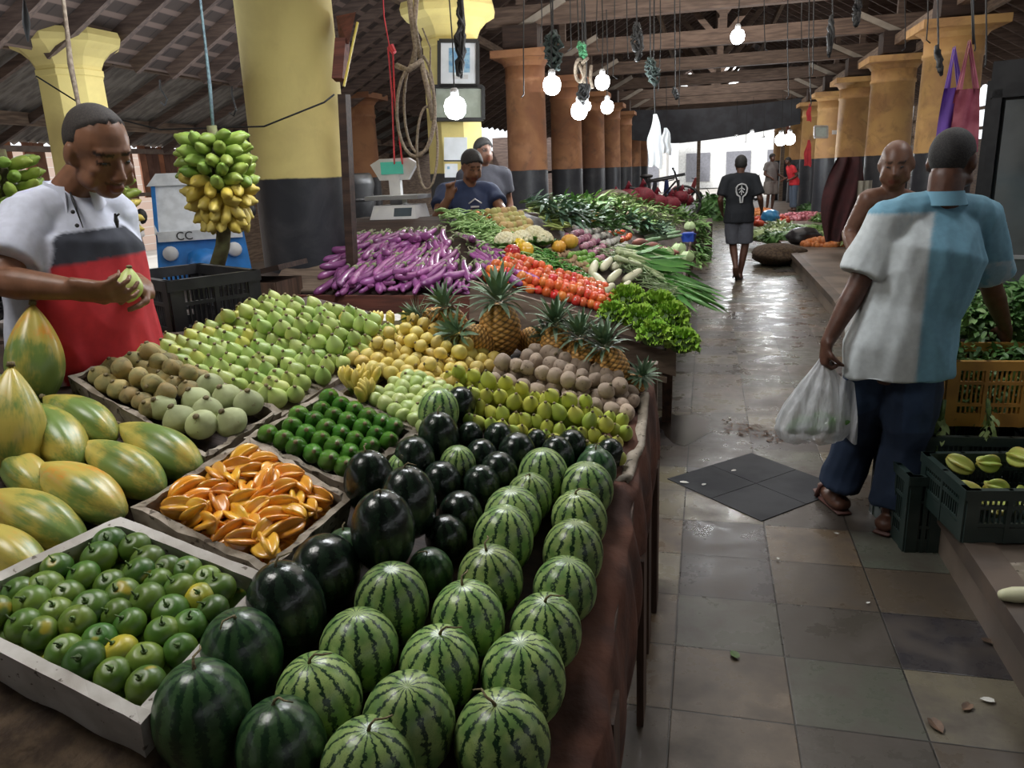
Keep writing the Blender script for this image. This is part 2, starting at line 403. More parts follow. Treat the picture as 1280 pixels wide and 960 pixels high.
b = MB(); b.bar((.2, Y0, ZR - .2), (.2, Y1, ZR - .2), .06, .25); obj('ridge_board', b, M['beamy'], roof)
# trusses
ZB = 3.62
for k in range(2, 10):
    y = 4.85 + 3.42 * k
    t = empty('roof_truss', (.2, y, ZB), kind='structure'); t.name = 'trim_%d' % (k + 8)
    b = MB(); b.box((0, 0, .12), (6.7, .16, .26)); obj('tie_beam', b, M['beam'], t)
    b = MB(); b.box((0, 0, (ZR - ZB) / 2 + .05), (.13, .13, ZR - ZB - .3)); obj('king_post', b, M['beam'], t)
    for sg in (-1, 1):
        b = MB(); b.bar((0, 0, .5), (sg * 1.35, 0, zroof(.2 + 1.35) - ZB - .25), .09, .12); obj('strut', b, M['beam'], t)
        b = MB(); b.bar((sg * 2.85, .0, .2), (sg * 2.85, 0, zroof(.2 + 2.85) - ZB - .15), .11, .11, up=V(0, 1, 0)); obj('queen_post', b, M['beam'], t)
        b = MB(); b.box((sg * 2.83, 0, -.19), (.5, .42, .34)); obj('padstone', b, M['wood_dark'], t)
        b = MB(); b.bar((sg * 3.0, -.1, -.12), (sg * 2.2, -.1, .28), .05, .09); obj('brace', b, mat('pale_brace', (.38, .33, .27)) if 'brace' not in M else M['brace'], t)
# long side plates over the left aisle, lean-to of corrugated sheets
b = MB(); b.bar((-6.35, 0, 3.32), (-6.35, 30, 3.32), .2, .3); obj('trim_20', b, M['beamy'], kind='structure')
b = MB(); b.bar((3.02, 9, 3.45), (3.02, 34, 3.45), .14, .16); obj('trim_22', b, M['beamy'], kind='structure')
def corr(y0, y1, x0, x1, z0, z1, n):
    mb = MB()
    def fn(u, v):
        y = y0 + (y1 - y0) * u; x = x0 + (x1 - x0) * v; return V(x, y, z0 + (z1 - z0) * v + .022 * sin(y * 2 * pi / .16))
    mb.grid(fn, n, 2); return mb
cm = mat('fibre_cement_sheet', (.30, .275, .245), (.17, .15, .135), rough=.85, sc=4, scl=(1, 6, 1), bump=.2)
cs = obj('trim_21', corr(2.0, 26, -6.55, -9.4, 3.52, 2.28, 1500), cm, kind='structure', smooth=True)
for x, w in ((-7.2, .13), (-8.6, .16)):
    z = 3.52 - (abs(x) - 6.55) * .435 - .1; b = MB(); b.bar((x, 2, z), (x, 26, z), .08, w); obj('purlin', b, M['beamy'], cs)
for k in range(20):
    y = 3 + k * 1.15; b = MB(); b.bar((-6.5, y, 3.42), (-9.3, y, 2.2), .06, .1); obj('rafter', b, M['rafter'], cs)
bl = MB(); bl.box((-6.1, 34.5, 2.3), (6.4, .1, 1.6)); bl.box((-7.6, 34.5, .8), (3.4, .1, 1.6)); bl.box((-4.2, 34.5, .8), (1.9, .1, 1.6)); obj('wall_back_left', bl, M['rafter'], kind='structure')
# low slatted side wall of the left lean-to, open below
sl = MB(); random.seed(3)
y = 7.0
for k in range(46):
    w = U(.13, .2)
    if R() < .86: sl.box((-9.3, y + w / 2, 1.85 + U(-.02, .02)), (.03, w * .93, .85), col=random.choice([(1.5, .8, .5), (.9, .55, .4), (.6, .4, .35), (1.6, 1.4, 1.2), (1.2, .7, .5)]))
    y += w
sl.box((-9.27, 11, 1.5), (.06, 8.5, .06)); sl.box((-9.27, 11, 2.2), (.06, 8.5, .08))
obj('wall_left', sl, mat('slat_wood', (.33, .25, .2), (.22, .16, .13), rough=.8, sc=6, vcol=True), kind='structure')
lw = MB(); lw.box((-9.35, 24, 1.1), (.08, 22, 2.9)); obj('wall_left_far', lw, M['beamy'], kind='structure')
nw = MB(); nw.box((-9.35, -3.5, 1.6), (.08, 18, 3.2)); obj('wall_left_near', nw, M['beamy'], kind='structure')
fw_ = MB(); fw_.box((-1.5, -13.8, 3.2), (16, .15, 6.6)); obj('wall_front', fw_, M['beamy'], kind='structure')
bw = MB(); bw.box((-15, 14, 1.2), (.2, 18, 2.6))
def brick_mat(name, a, b, mortar, s):
    m, nt, bs = nodes(name); v = coords(nt, rnd=False); mp = N(nt, 'ShaderNodeMapping'); nt.links.new(v, mp.inputs[0]); mp.inputs['Rotation'].default_value = (pi / 2, 0, pi / 2)
    br = N(nt, 'ShaderNodeTexBrick'); nt.links.new(mp.outputs[0], br.inputs[0]); br.inputs['Color1'].default_value = (*a, 1); br.inputs['Color2'].default_value = (*b, 1); br.inputs['Mortar'].default_value = (*mortar, 1); br.inputs['Scale'].default_value = s
    nt.links.new(br.outputs[0], bs.inputs['Base Color']); return m
obj('wall_outside', bw, brick_mat('pale_bricks', (.85, .66, .55), (.8, .6, .5), (.95, .9, .85), 2.2), kind='structure')
# right side wall with openings: low wall + posts seen between the columns
rw = MB(); rw.box((6.2, 11, .95), (.15, 49, 1.9)); obj('wall_right', rw, mat('right_wall_boards', (.25, .17, .12), (.13, .09, .07), sc=5, scl=(1, 1, 6)), kind='structure')
wf = MB()
for k in range(26): wf.box((6.2, -2 + k * 1.4, 2.3), (.12, .12, 1.9))
for z in (1.75, 2.15, 2.6): wf.box((6.2, 16, z), (.08, 38, .07))
obj('window_1', wf, M['beamy'], kind='structure')
# far end: gable with glowing bars for its daylight gaps, dark tarpaulin, hoarding, bright street beyond
ge = MB()
ge.hexa([(-2.9, 33.9, 3.05), (3.6, 33.9, 3.05), (3.6, 34, 3.05), (-2.9, 34, 3.05)], [(-2.9, 33.9, 3.7), (3.6, 33.9, 3.7), (3.6, 34, 3.7), (-2.9, 34, 3.7)])
obj('wall_back', ge, mat('gable_boards', (.22, .13, .08), (.12, .07, .05), sc=8), kind='structure')
gb = MB(); random.seed(5)
for x0, x1, z in ((-2.2, -.6, 3.95), (.3, 2.4, 3.95), (-1.9, .2, 4.2), (1.0, 2.2, 4.2)): gb.box(((x0 + x1) / 2, 34, z), (x1 - x0, .06, .035))
for k in range(13):
    gb.box((U(-1.6, 2.4), 34, random.choice([4.75, 5.1, 5.25]) + U(-.05, .05)), (U(.1, .3), .05, .1), rot=rotm(0, U(-.7, .7), 0))
em = mat('daylight_glow', (1, 1, 1), emis=((.95, .98, 1), 3.))  # glowing bars stand in for daylight through the gable gaps
wbk = MB(); wbk.hexa([(-6.6, 34.1, 3.7), (6.6, 34.1, 3.7), (6.6, 34.2, 3.7), (-6.6, 34.2, 3.7)], [(-.2, 34.1, 6.9), (.6, 34.1, 6.9), (.6, 34.2, 6.9), (-.2, 34.2, 6.9)])
obj('wall_gable', wbk, M['rafter'], kind='structure')
obj('gable_glow', gb, em, kind='structure')
tp = MB(); tp.grid(lambda u, v: V(-3.2 + 6.1 * u, 28 + .4 * sin(u * 9) * .3, 3.55 - (1.1 - .45 * abs(u - .35)) * v - .15 * sin(u * pi)), 24, 8)
obj('tarpaulin', tp, mat('dark_tarpaulin', (.035, .037, .045), (.02, .02, .025), rough=.6, sc=3), label='dark grey tarpaulin hanging across the hall near its far end', cat='tarpaulin', smooth=True)
# ================================================================== FRUIT TABLE
random.seed(11)
tb = empty('market_table', (-1.2, 1.8, 0), 'low wooden market table carrying all the fruit, open dark underside', 'table')
LOC = V(-1.2, 1.8, 0)
def loc(*p): return Vector(p) - LOC
top = MB(); X0, X1, YA, YB = -2.3, -.21, .62, 2.7
q = [V(X0, YA, 0), V(X1, YA, 0), V(X1, YB, 0), V(-1.5, YB, 0), V(-1.72, 2.22, 0), V(X0, 1.72, 0)]
tv = [V(p.x, p.y, zt(p.x, p.y) - .05) - LOC for p in q] + [V(p.x, p.y, zt(p.x, p.y) - .012) - LOC for p in q]
top.add(tv, [(5, 4, 3, 2, 1, 0), (6, 7, 8, 9, 10, 11)] + [(k, (k + 1) % 6, (k + 1) % 6 + 6, k + 6) for k in range(6)])
obj('table_top', top, M['wood_dark'], tb)
for (x, y) in ((X1 - .03, YB - .03), (X1 - .02, 1.75), (X1 - .02, YA + .1), (X0 + .1, 1.6), (X0 + .1, YA + .1), (-1.4, YB - .04), (-1.3, YA + .1)):
    b = MB(); b.box(loc(x, y, (zt(x, y) - .05) / 2), (.07, .07, zt(x, y) - .05)); obj('leg', b, M['wood_post'], tb)
for (a, b_) in (((X1 + .02, YA, 0), (X1 + .02, YB, 0)),):
    b = MB(); b.bar(loc(a[0], a[1], zt(a[0], a[1]) - .07), loc(b_[0], b_[1], zt(b_[0], b_[1]) - .07), .03, .12); obj('edge_board', b, M['wood_post'], tb)
b = MB(); b.bar(loc(X0, YA - .02, zt(X0, YA) - .07), loc(X1, YA - .02, zt(X1, YA) - .07), .03, .12); obj('edge_board', b, M['wood_dark'], tb)
# post that rises at the far aisle corner
b = MB(); b.box((-.19, 2.8, .45), (.055, .05, .9)); b.box((-.25, 2.77, .4), (.05, .05, .8))
obj('fence_post', b, M['wood_grey'], label='grey wooden post at the far aisle corner of the fruit table', cat='post')
# sackcloth hanging on the aisle side and sagging over the edge
sk = MB()
def skf(u, v):
    y = .55 + 2.15 * u; z0 = zt(-.2, y) + .015; w = .5 + .5 * sin(y * 9) * sin(y * 23 + 1)
    if v < .2: return V(-.3 + .1 * v / .2, y, z0 + .01 * sin(y * 20))
    t = (v - .2) / .8
    return V(-.185 + .03 * sin(t * 3) + .022 * sin(y * 31 + 2 * sin(y * 7)) * t - .02 * t + .02 * w, y, z0 - t * (.40 + .07 * sin(y * 5.3) + .05 * sin(y * 17)))
sk.grid(skf, 220, 26)
obj('sackcloth', sk, M['sack'], label='brown sackcloth hanging over the aisle edge of the fruit table beside the watermelons', cat='cloth', smooth=True)
jk = MB()
def jkf(u, v):
    x = -2.2 + 1.95 * u; y = .92 - .3 * (v if v < .5 else .5) / .5 * .8; z = zt(x, y) + .008
    if v > .5: y = .66 + .02 * sin(x * 30); z -= (v - .5) * 2 * (.22 + .05 * sin(x * 9))
    return V(x, y, z + .006 * sin(x * 40 + v * 9))
jk.grid(jkf, 120, 20)
obj('jute_sheet', jk, M['jute'], label='frayed jute sacking laid over the near edge of the fruit table', cat='cloth', smooth=True)
# a few upright planks under the cloth
for k, y in enumerate((1.35, 2.0, 2.35, 2.62)):
    b = MB(); b.box((-.165 + .01 * (k % 2), y, .27), (.02, .11, .52 + .03 * k), rot=rotm(U(-.05, .05), 0, 0))
    obj('plank', b, M['wood_post'], label='upright worn plank, %s from the near end, along the aisle side of the fruit table' % od(k), cat='plank')

# ---- watermelons
def melon_proto(name, m, el, stem=True, seg=32):
    mb = MB(); prof = []
    for i in range(25):
        t = pi * i / 24; r = sin(t) ** .93; z = -cos(t) * el
        if i == 24: z = el * .985; r = .02
        if i == 23: r *= .96
        prof.append((max(r, .01) * .5, z * .5))
    mb.lathe(prof, seg)
    o = obj(name, mb, m, smooth=True); tag(o, cat='watermelon')
    if stem:
        s = MB(); z = el * .49
        s.tube([(0, 0, z - .01), (.02, .01, z + .05), (.08, .02, z + .09), (.18, -.03, z + .10), (.27, .0, z + .07)], [.024, .017, .014, .012, .009], 6)
        obj('stem', s, M['stemdry'], o, smooth=True)
    return Proto(o)
mS = [melon_proto('watermelon', M['melon'], e, st) for e, st in ((1.12, True), (1.2, False), (1.05, False))]
mD = [melon_proto('watermelon', M['melon_dark'], e, st) for e, st in ((1.12, False), (1.35, True), (1.2, False))]
mM = [melon_proto('watermelon', M['melon_mid'], e, st) for e, st in ((1.15, True), (1.3, True))]
# centre pixel, apparent width, kind, lift (stacked), proto index, where
L = [(745, 588, 50, 'M', 0, 0), (733, 612, 66, 'S', 0, 2), (724, 650, 68, 'S', 0, 0), (716, 693, 74, 'S', 0, 1), (706, 737, 78, 'S', 0, 2), (682, 790, 88, 'S', 0, 0), (654, 850, 104, 'S', 0, 1), (628, 928, 118, 'S', 0, 0),
     (679, 597, 62, 'S', 0, 1), (662, 622, 56, 'S', 0, 0), (641, 645, 70, 'S', 0, 2), (629, 675, 74, 'S', 0, 1), (613, 725, 80, 'S', 0, 0), (585, 776, 90, 'S', 0, 0), (549, 836, 98, 'S', 0, 0), (511, 905, 114, 'S', 0, 1), (460, 962, 116, 'S', 0, 0),
     (538, 716, 56, 'M', 0, 0), (490, 755, 90, 'S', 0, 1), (449, 812, 96, 'S', 0, 2), (399, 874, 104, 'S', 0, 0), (352, 934, 108, 'M', 0, 0), (253, 895, 114, 'M', 0, 1), (302, 820, 98, 'M', 0, 1), (358, 762, 94, 'D', 0, 1), (407, 715, 84, 'D', 0, 0), (432, 690, 52, 'M', 0, 0),
     (479, 664, 78, 'D', .075, 1), (511, 628, 68, 'D', .06, 1), (462, 604, 62, 'D', .03, 1), (558, 672, 52, 'D', 0, 0), (576, 645, 54, 'D', 0, 2), (552, 603, 48, 'D', 0, 0), (518, 575, 50, 'D', .01, 2), (504, 588, 40, 'S', 0, 0), (548, 547, 50, 'D', .02, 1), (548, 515, 50, 'S', .03, 1), (575, 506, 38, 'D', .02, 2),
     (588, 545, 31, 'D', 0, 2), (572, 583, 45, 'S', 0, 1), (602, 571, 40, 'D', 0, 0), (602, 608, 46, 'D', 0, 2), (624, 590, 46, 'D', 0, 0), (623, 548, 36, 'D', 0, 0), (646, 566, 46, 'D', 0, 0), (672, 553, 28, 'D', 0, 2), (697, 572, 42, 'D', 0, 1), (715, 558, 38, 'D', 0, 0), (762, 568, 34, 'D', 0, 2), (742, 572, 30, 'M', 0, 0)]
wn_ = {'S': 'pale jagged-striped watermelon', 'D': 'blackish green plain watermelon', 'M': 'mottled dark green watermelon'}
spec = {}
rows = ['in the aisle-edge column', 'in the second column in', 'in the third column in']
def mlabel(i):
    px, py, w, k, lf, pi_ = L[i]
    if i < 8: return '%s, %s from the near end %s' % (wn_[k], od(7 - i), rows[0])
    if i < 17: return '%s, %s from the near end %s' % (wn_[k], od(16 - i), rows[1])
    if i < 22: return '%s, %s from the near end %s' % (wn_[k], od(21 - i), rows[2])
    sp = {22: 'large mottled dark green watermelon at the near corner of the mandarin box', 23: 'mottled green watermelon with curled stem beside the mandarin box', 24: 'shiny black green watermelon touching the right corner of the mandarin box', 25: 'black green watermelon leaning at the starfruit box front corner', 26: 'small dark watermelon wedged between starfruit box and stacked black melons',
          27: 'largest black green watermelon standing on top of the stack', 28: 'oval black watermelon just behind the largest stacked one', 29: 'round black watermelon with stem touching the starfruit box', 36: 'pale striped watermelon standing highest at the back beside green mangoes', 37: 'black watermelon right behind the highest pale striped one', 35: 'oval black watermelon in front of the pale striped back one', 34: 'small pale striped watermelon wedged among black melons by the green mangoes'}
    if i in sp: return sp[i]
    rest = sorted([j for j in range(22, len(L)) if L[j][3] == k and j not in sp], key=lambda j: L[j][0])
    return '%s in the dark back group, %s from the left' % (wn_[k], od(rest.index(i)))
for i, (px, py, w, k, lf, pi_) in enumerate(L):
    lift = lf
    p = onT(px, py, .06 + lift); d0 = (M_ := None)
    dep = (p - O).dot(ray(CX, CY)) / F
    D = w * dep / F * 1.03; p = onT(px, py, D * .52 + lift)
    dep = (p - O).dot(ray(CX, CY)) / F; D = w * dep / F * 1.03
    tilt = (O - p).normalized() * .35 * .4 + V(U(-.12, .12), U(-.12, .12), .9)
    pr = {'S': mS, 'D': mD, 'M': mM}[k]; pr = pr[pi_ % len(pr)]
    pr.put(p, align(tilt, U(0, 6.28)), D, mlabel(i), 'watermelons heaped at the aisle end of the fruit table')

# ---- styrofoam / cardboard boxes
def crate(name, px, hgt, wall, m, label, cat, rim=0., ragged=0., off=0.):
    q = [onT(x, y, rim) for x, y in px]; c = sum(q, V(0, 0, 0)) / 4
    n = V(-P1[1], -P1[2], 1).normalized(); w = MB(); seg = 14
    loop_o, loop_i = [], []
    for i in range(4):
        a, b_ = q[i], q[(i + 1) % 4]
        for k in range(seg): loop_o.append(a.lerp(b_, k / seg))
    def inner(p):
        # inset towards the centre by wall thickness along both sides
        r = p.copy()
        for i in range(4):
            a, b_ = q[i], q[(i + 1) % 4]; e = (b_ - a).normalized(); nn = n.cross(e)
            if nn.dot(c - a) < 0: nn = -nn
            dd = nn.dot(r - a)
            if dd < wall: r = r + nn * (wall - dd)
        return r
    n_ = len(loop_o); vs = []
    def jit(p, s): return p + n * U(-s, s * .3) + V(U(-s, s), U(-s, s), 0) * .5
    for p in loop_o: ip = inner(p); vs += [p - n * hgt + (c - p) * .05, jit(p, ragged), jit(ip, ragged), ip - n * (hgt - .02)]
    fs = []
    for i in range(n_):
        j = (i + 1) % n_
        for k in range(3): fs.append((i * 4 + k, j * 4 + k, j * 4 + k + 1, i * 4 + k + 1))
        fs.append((i * 4 + 3, j * 4 + 3, j * 4, i * 4))
    vs = [v - c for v in vs]; w.add(vs, fs)
    t = empty(name, c, label, cat)
    obj('wall', w, m, t)
    b = MB(); cs = [inner(p) - n * (hgt - .03) - c for p in q]; b.hexa([p - n * .012 for p in cs], cs); obj('bottom', b, m, t)
    return q, c, n, t
# mandarin box
bx1 = crate('styrofoam_box', [(150, 645), (345, 722), (176, 905), (-105, 762)], .145, .024, M['foam'], 'clean white styrofoam box full of green mandarins at the near left', 'box', rim=.12, ragged=.002)
bx2 = crate('styrofoam_box', [(312, 545), (440, 622), (335, 714), (163, 634)], .10, .018, M['foam_old'], 'grubby crumbling styrofoam box holding the orange starfruit', 'box', rim=.08, ragged=.008)
bx3 = crate('styrofoam_box', [(415, 485), (525, 535), (438, 608), (303, 547)], .08, .016, M['foam_old'], 'crumbling box holding the rows of glossy green mangoes', 'box', rim=.05, ragged=.008)
bx4 = crate('styrofoam_box', [(190, 430), (352, 512), (258, 570), (82, 470)], .09, .016, M['foam_old'], 'battered box of brownish and pale green wood apples', 'box', rim=.05, ragged=.01)
bx5 = crate('cardboard_box', [(480, 455), (600, 500), (530, 548), (420, 492)], .08, .014, M['foam_old'], 'worn pale box holding small bananas and light green guavas', 'box', rim=.04, ragged=.008)

def ray_plane_grid(quad, lift=.0, f=onT): return [f(x, y, lift) for x, y in quad]
def put_grid(protos, q, nu, nv, r, desc, group, jit=.25, lift=0., sc=(.9, 1.1), rot='any', stag=True, skip=0., surf=None, rowword='row from the near side', colword='from the left', maxl=True, dirv=None, scf=None):
    # q = world quad: far-left, far-right, near-right, near-left
    c = 0
    for j in range(nv):
        for i in range(nu):
            if R() < skip: continue
            u = (i + .5 + (.25 if (stag and j % 2) else (-.25 if stag else 0)) + U(-jit, jit) * .6) / nu; v = (j + .5 + U(-jit, jit) * .6) / nv
            p = bil(q, min(max(u, .02), .98), min(max(v, .02), .98)); s = U(*sc) * (scf(u, v) if scf else 1)
            p = p + V(0, 0, lift + U(-.1, .1) * r)
            if rot == 'any': rt = rotm(U(0, 6.28), U(0, 6.28), U(0, 6.28))
            elif rot == 'up': rt = align(V(U(-.35, .35), U(-.35, .35), 1), U(0, 6.28))
            elif rot == 'cam': rt = align(V(U(-.35, .35), -.5 + U(-.3, .3), .9), U(0, 6.28))
            else: rt = rot()
            pr = protos(u, v) if callable(protos) else random.choice(protos)
            pr.put(p, rt, s, '%s, %s %s, %s row up' % (desc(u, v) if callable(desc) else desc, od(i), colword, od(nv - 1 - j)), group); c += 1
    return c
# ---- mandarins
def fruit_proto(name, cat, mb, m, parts=()):
    o = obj(name, mb, m, smooth=True); tag(o, cat=cat)
    for n_, pm, mm in parts: obj(n_, pm, mm, o, smooth=True)
    return Proto(o)
m_mand = mat('mandarin_skin', (.05, .13, .016), (.13, .20, .025), rough=.38, sc=9, bump=.25, bdist=.0015, hv=.015, vv=.25, dots=(14, .66, (.42, .34, .03), .8))
m_mandy = mat('mandarin_yellow_skin', (.50, .40, .03), (.25, .28, .03), rough=.38, sc=14, bump=.25, bdist=.0015, vv=.12)
def mand(m):
    b = MB(); rr = .034; b.lathe([(max(sin(pi * i / 16), .02) * rr, -cos(pi * i / 16) * rr * .84 - (.003 if i > 14 else 0)) for i in range(17)], 24, f=lambda a, z: 1 + .004 * cos(a * 9) * max(0, z / rr))
    s = MB(); s.tube([(0, 0, rr * .75), (.001, .001, rr * .98), (.004, -.002, rr * 1.25)], [.003, .0018, .0016], 6); s.ell((0, 0, rr * .79), (.006, .006, .0015), seg=6, ring=4)
    return fruit_proto('mandarin', 'mandarin', b, m, [('stem', s, M['stemgreen'])])
pm1, pm2 = mand(m_mand), mand(m_mandy)
def inset(bx, k, up): 
    q, c, n, t = bx; return [c + (p - c) * k + n * up for p in q]
random.seed(21)
put_grid(lambda u, v: pm2 if R() < .1 else pm1, inset(bx1, .86, -.058), 8, 6, .034, 'half buried green mandarin, white box', 'mandarins in the white styrofoam box', jit=.3, rot='any', sc=(.9, 1.05))
put_grid(lambda u, v: pm2 if R() < .08 else pm1, inset(bx1, .80, -.014), 7, 6, .034, 'green mandarin on top, white box', 'mandarins in the white styrofoam box', jit=.35, rot='cam', sc=(.88, 1.1), skip=.06)
# ---- starfruit
def starfruit(m, L_=.085, rr=.030):
    b = MB(); n = 12; seg = 40; vs = []
    def cf(a, z, r_):
        k = (r_ / (rr + 1e-6)); return (.75, .55, .35) if k > .93 else (1., 1., 1.) if k > .35 else (.75, .6, .5)
    prof = [(max(sin(pi * (i / n)) ** .4, .3) * rr, (i / n - .5) * L_ * .92) for i in range(n + 1)]
    def ff(a, z):
        k = abs(cos(a * 2.5)); return .42 + .58 * k ** 2.6
    b.lathe(prof, seg, f=ff, colf=cf); return fruit_proto('starfruit', 'starfruit', b, m)
m_star = mat('starfruit_skin', (.70, .29, .02), (.80, .44, .06), rough=.28, sc=18, vcol=True, hv=.014, vv=.15, coat=.4)
ps = starfruit(m_star)
def lie(): return align(V(U(-1, 1), U(-1, 1), U(-.25, .4)), U(0, 6.28))
random.seed(31)
put_grid([ps], inset(bx2, .82, -.045), 7, 6, .03, 'half buried orange starfruit, grubby box', 'ripe starfruit in the styrofoam box', rot=lie, sc=(.9, 1.1))
put_grid([ps], inset(bx2, .78, -.012), 6, 6, .03, 'orange ribbed starfruit on top, grubby box', 'ripe starfruit in the styrofoam box', rot=lie, sc=(.95, 1.2), lift=.008)
# ---- green mangoes in neat rows
def ovoid(name, cat, m, L_, r_, pt=.35, tip=True, tipmat=None, seg=18, flat=1., dent=0, bumpy=0):
    b = MB(); n = 14; prof = []
    for i in range(n + 1):
        t = i / n; z = (t - .5) * L_; k = sin(pi * t) ** .75 * (1 - pt * (t - .4))
        prof.append((max(k, .03) * r_, z))
    ph = U(0, 6)
    b.lathe(prof, seg, f=lambda a, z: 1 + dent * cos(5 * a) + bumpy * sin(3 * a + z * 120 + ph))
    b.v = [(x, y * flat, z) for x, y, z in b.v]
    parts = []
    if tip:
        s = MB(); s.ell((0, 0, L_ * .495), (r_ * .22, r_ * .22, r_ * .12), seg=7, ring=4); parts = [('calyx', s, tipmat or M['stemdry'])]
    return fruit_proto(name, cat, b, m, parts)
m_gm = mat('green_mango_skin', (.05, .16, .018), (.08, .21, .03), rough=.22, sc=10, hv=.01, vv=.18, coat=.3, dots=(90, .7, (.2, .3, .08), .4))
pg = ovoid('green_mango', 'mango', m_gm, .085, .026, .3)
random.seed(41)
put_grid([pg], inset(bx3, .86, .0), 6, 5, .02, 'glossy dark green mango', 'green mangoes lined up in their box', rot=lambda: align(V(.45 + U(-.1, .1), -.65, .45 + U(-.1, .15)), U(0, 6)), jit=.12, sc=(1.08, 1.22))
# ---- wood apples: small brown ones at left, bigger pale green at the right
m_wa = mat('wood_apple_brown', (.34, .25, .09), (.22, .20, .08), rough=.7, sc=30, vv=.2, hv=.01, bump=.2, dots=(60, .6, (.16, .11, .04), .6))
m_wg = mat('wood_apple_pale', (.38, .42, .22), (.30, .33, .16), rough=.7, sc=20, vv=.15, bump=.2, dots=(70, .66, (.22, .17, .09), .6))
pw1 = ovoid('wood_apple', 'wood apple', m_wa, .058, .030, .05, bumpy=.01)
pw2 = ovoid('wood_apple', 'wood apple', m_wg, .085, .043, .12, bumpy=.01)
def sub(q, u0, u1, v0=0, v1=1): return [bil(q, u0, v0), bil(q, u1, v0), bil(q, u1, v1), bil(q, u0, v1)]
random.seed(51)
iq = inset(bx4, .88, -.004)
put_grid([pw1], sub(iq, 0, .56), 6, 4, .03, 'small brown wood apple, battered box', 'wood apples in the battered box', rot='cam', sc=(.95, 1.2), lift=.01)
put_grid([pw2], sub(iq, .56, 1), 3, 3, .04, 'large pale green wood apple, battered box', 'wood apples in the battered box', rot='cam', sc=(.9, 1.05), lift=.015)
put_grid([pw1], sub(inset(bx4, .7, .035), 0, .6), 4, 2, .03, 'brown wood apple resting on others, battered box', 'wood apples in the battered box', rot='any', sc=(.9, 1.1))
# ---- papayas
m_pap = None
def papaya_mat():
    m, nt, bs = nodes('papaya_skin'); tc = N(nt, 'ShaderNodeTexCoord'); v = coords(nt); sp = N(nt, 'ShaderNodeSeparateXYZ'); nt.links.new(tc.outputs['Object'], sp.inputs[0])
    n1 = noise(nt, v, 1.5, 3, .5); oi = N(nt, 'ShaderNodeObjectInfo')
    t = math_(nt, 'ADD', math_(nt, 'MULTIPLY', sp.outputs[2], -.10), n1); t = math_(nt, 'ADD', t, math_(nt, 'MULTIPLY', math_(nt, 'SUBTRACT', oi.outputs['Random'], .5), .2))
    sps = noise(nt, coords(nt, (30, 30, 4)), 1., 3)
    t = math_(nt, 'ADD', t, math_(nt, 'MULTIPLY', math_(nt, 'SUBTRACT', sps, .5), .25))
    c = mix(nt, sstep(nt, t, .38, .60), (.15, .23, .055), (.46, .38, .08)); c = mix(nt, sstep(nt, t, .62, .82), c, (.64, .29, .04))
    nt.links.new(c, bs.inputs['Base Color']); bs.inputs['Roughness'].default_value = .34; return m
m_pap = papaya_mat()
def papaya():
    b = MB(); n = 22; prof = []
    for i in range(n + 1):
        t = i / n; k = sin(pi * t ** 1.25) ** .62; prof.append((max(k, .04) * .5, (t - .5) * 2.0 * .95))
    b.lathe(prof, 40, f=lambda a, z: 1 - .09 * abs(sin(a * 2.5)) ** 5)
    s = MB(); s.tube([(0, 0, -.94), (0, 0, -1.02)], [.07, .055], 8)
    return fruit_proto('papaya', 'papaya', b, m_pap, [('stem', s, M['stemdry'])])
pp = papaya(); random.seed(61)
# centre px, a point at the stem end px, width px, label tail
pap = [(48, 467, 48, 425, 66, 'standing upright at the back beside the vendor'), (22, 555, 5, 500, 74, 'upright at the left edge of the photo with lengthwise ribs'), (10, 495, -20, 470, 50, 'greenish, behind the upright one at the left edge'),
       (68, 542, 45, 512, 62, 'yellow, lying in the middle behind two others'), (98, 522, 60, 500, 56, 'green, lying crosswise in the back row'), (198, 560, 155, 535, 60, 'rightmost, half green, pointing at the starfruit box'),
       (152, 583, 110, 558, 62, 'orange and green, left of the rightmost one'), (98, 612, 50, 585, 66, 'large green, third from the right in the front row'), (42, 648, -5, 622, 70, 'green, fourth from the right in the front row'), (2, 690, -40, 662, 66, 'reddish yellow, at the left photo edge in front'),
       (30, 590, 10, 570, 50, 'yellow, half buried below the upright ones')]
for i, (px, py, sx, sy, w, tl) in enumerate(pap):
    p = onT(px, py, .05); dep = (p - O).dot(ray(CX, CY)) / F; D = w * dep / F
    lift = D * .5 + (.0 if i > 3 else .0); p = onT(px, py, lift)
    s = onT(sx, sy, lift + (.0 if i > 2 else 0)); dr = (p - s)
    if i in (0, 1): dr = V(.1, -.3, -1)
    dr = dr.normalized(); Ln = D * 1.3 if i > 1 else D * 1.0
    if i in (0, 1): p += V(0, 0, .05)
    pp.put(p, align(dr, U(0, 6)), (D, D, Ln * 1.02), 'ripe papaya, ' + tl, 'papayas stacked at the left of the table')
# ---- pile of guavas
m_gv = mat('guava_skin', (.30, .42, .10), (.42, .50, .16), rough=.42, sc=14, hv=.018, vv=.16, bump=.15, dots=(40, .7, (.16, .13, .04), .5))
m_gy = mat('guava_yellow_skin', (.52, .52, .10), (.44, .50, .12), rough=.42, sc=14, hv=.01, vv=.12, dots=(40, .7, (.16, .13, .04), .5))
pv = [ovoid('guava', 'guava', m_gv, .072, .0285, .55, flat=.95, dent=.012), ovoid('guava', 'guava', m_gv, .062, .028, .35), ovoid('guava', 'guava', m_gy, .064, .028, .45)]
random.seed(71)
gq = [onT(332, 382, .02), onT(500, 418, .02), onT(352, 515, .02), onT(172, 448, .02)]
gb_ = MB(); cc = sum(gq, V(0, 0, 0)) / 4
gb_.hexa([p - V(0, 0, .06) for p in gq][::-1], [p - V(0, 0, .012) for p in gq][::-1]); obj('tray', gb_, M['foam_old'], label='low worn tray under the big heap of green guavas', cat='tray')
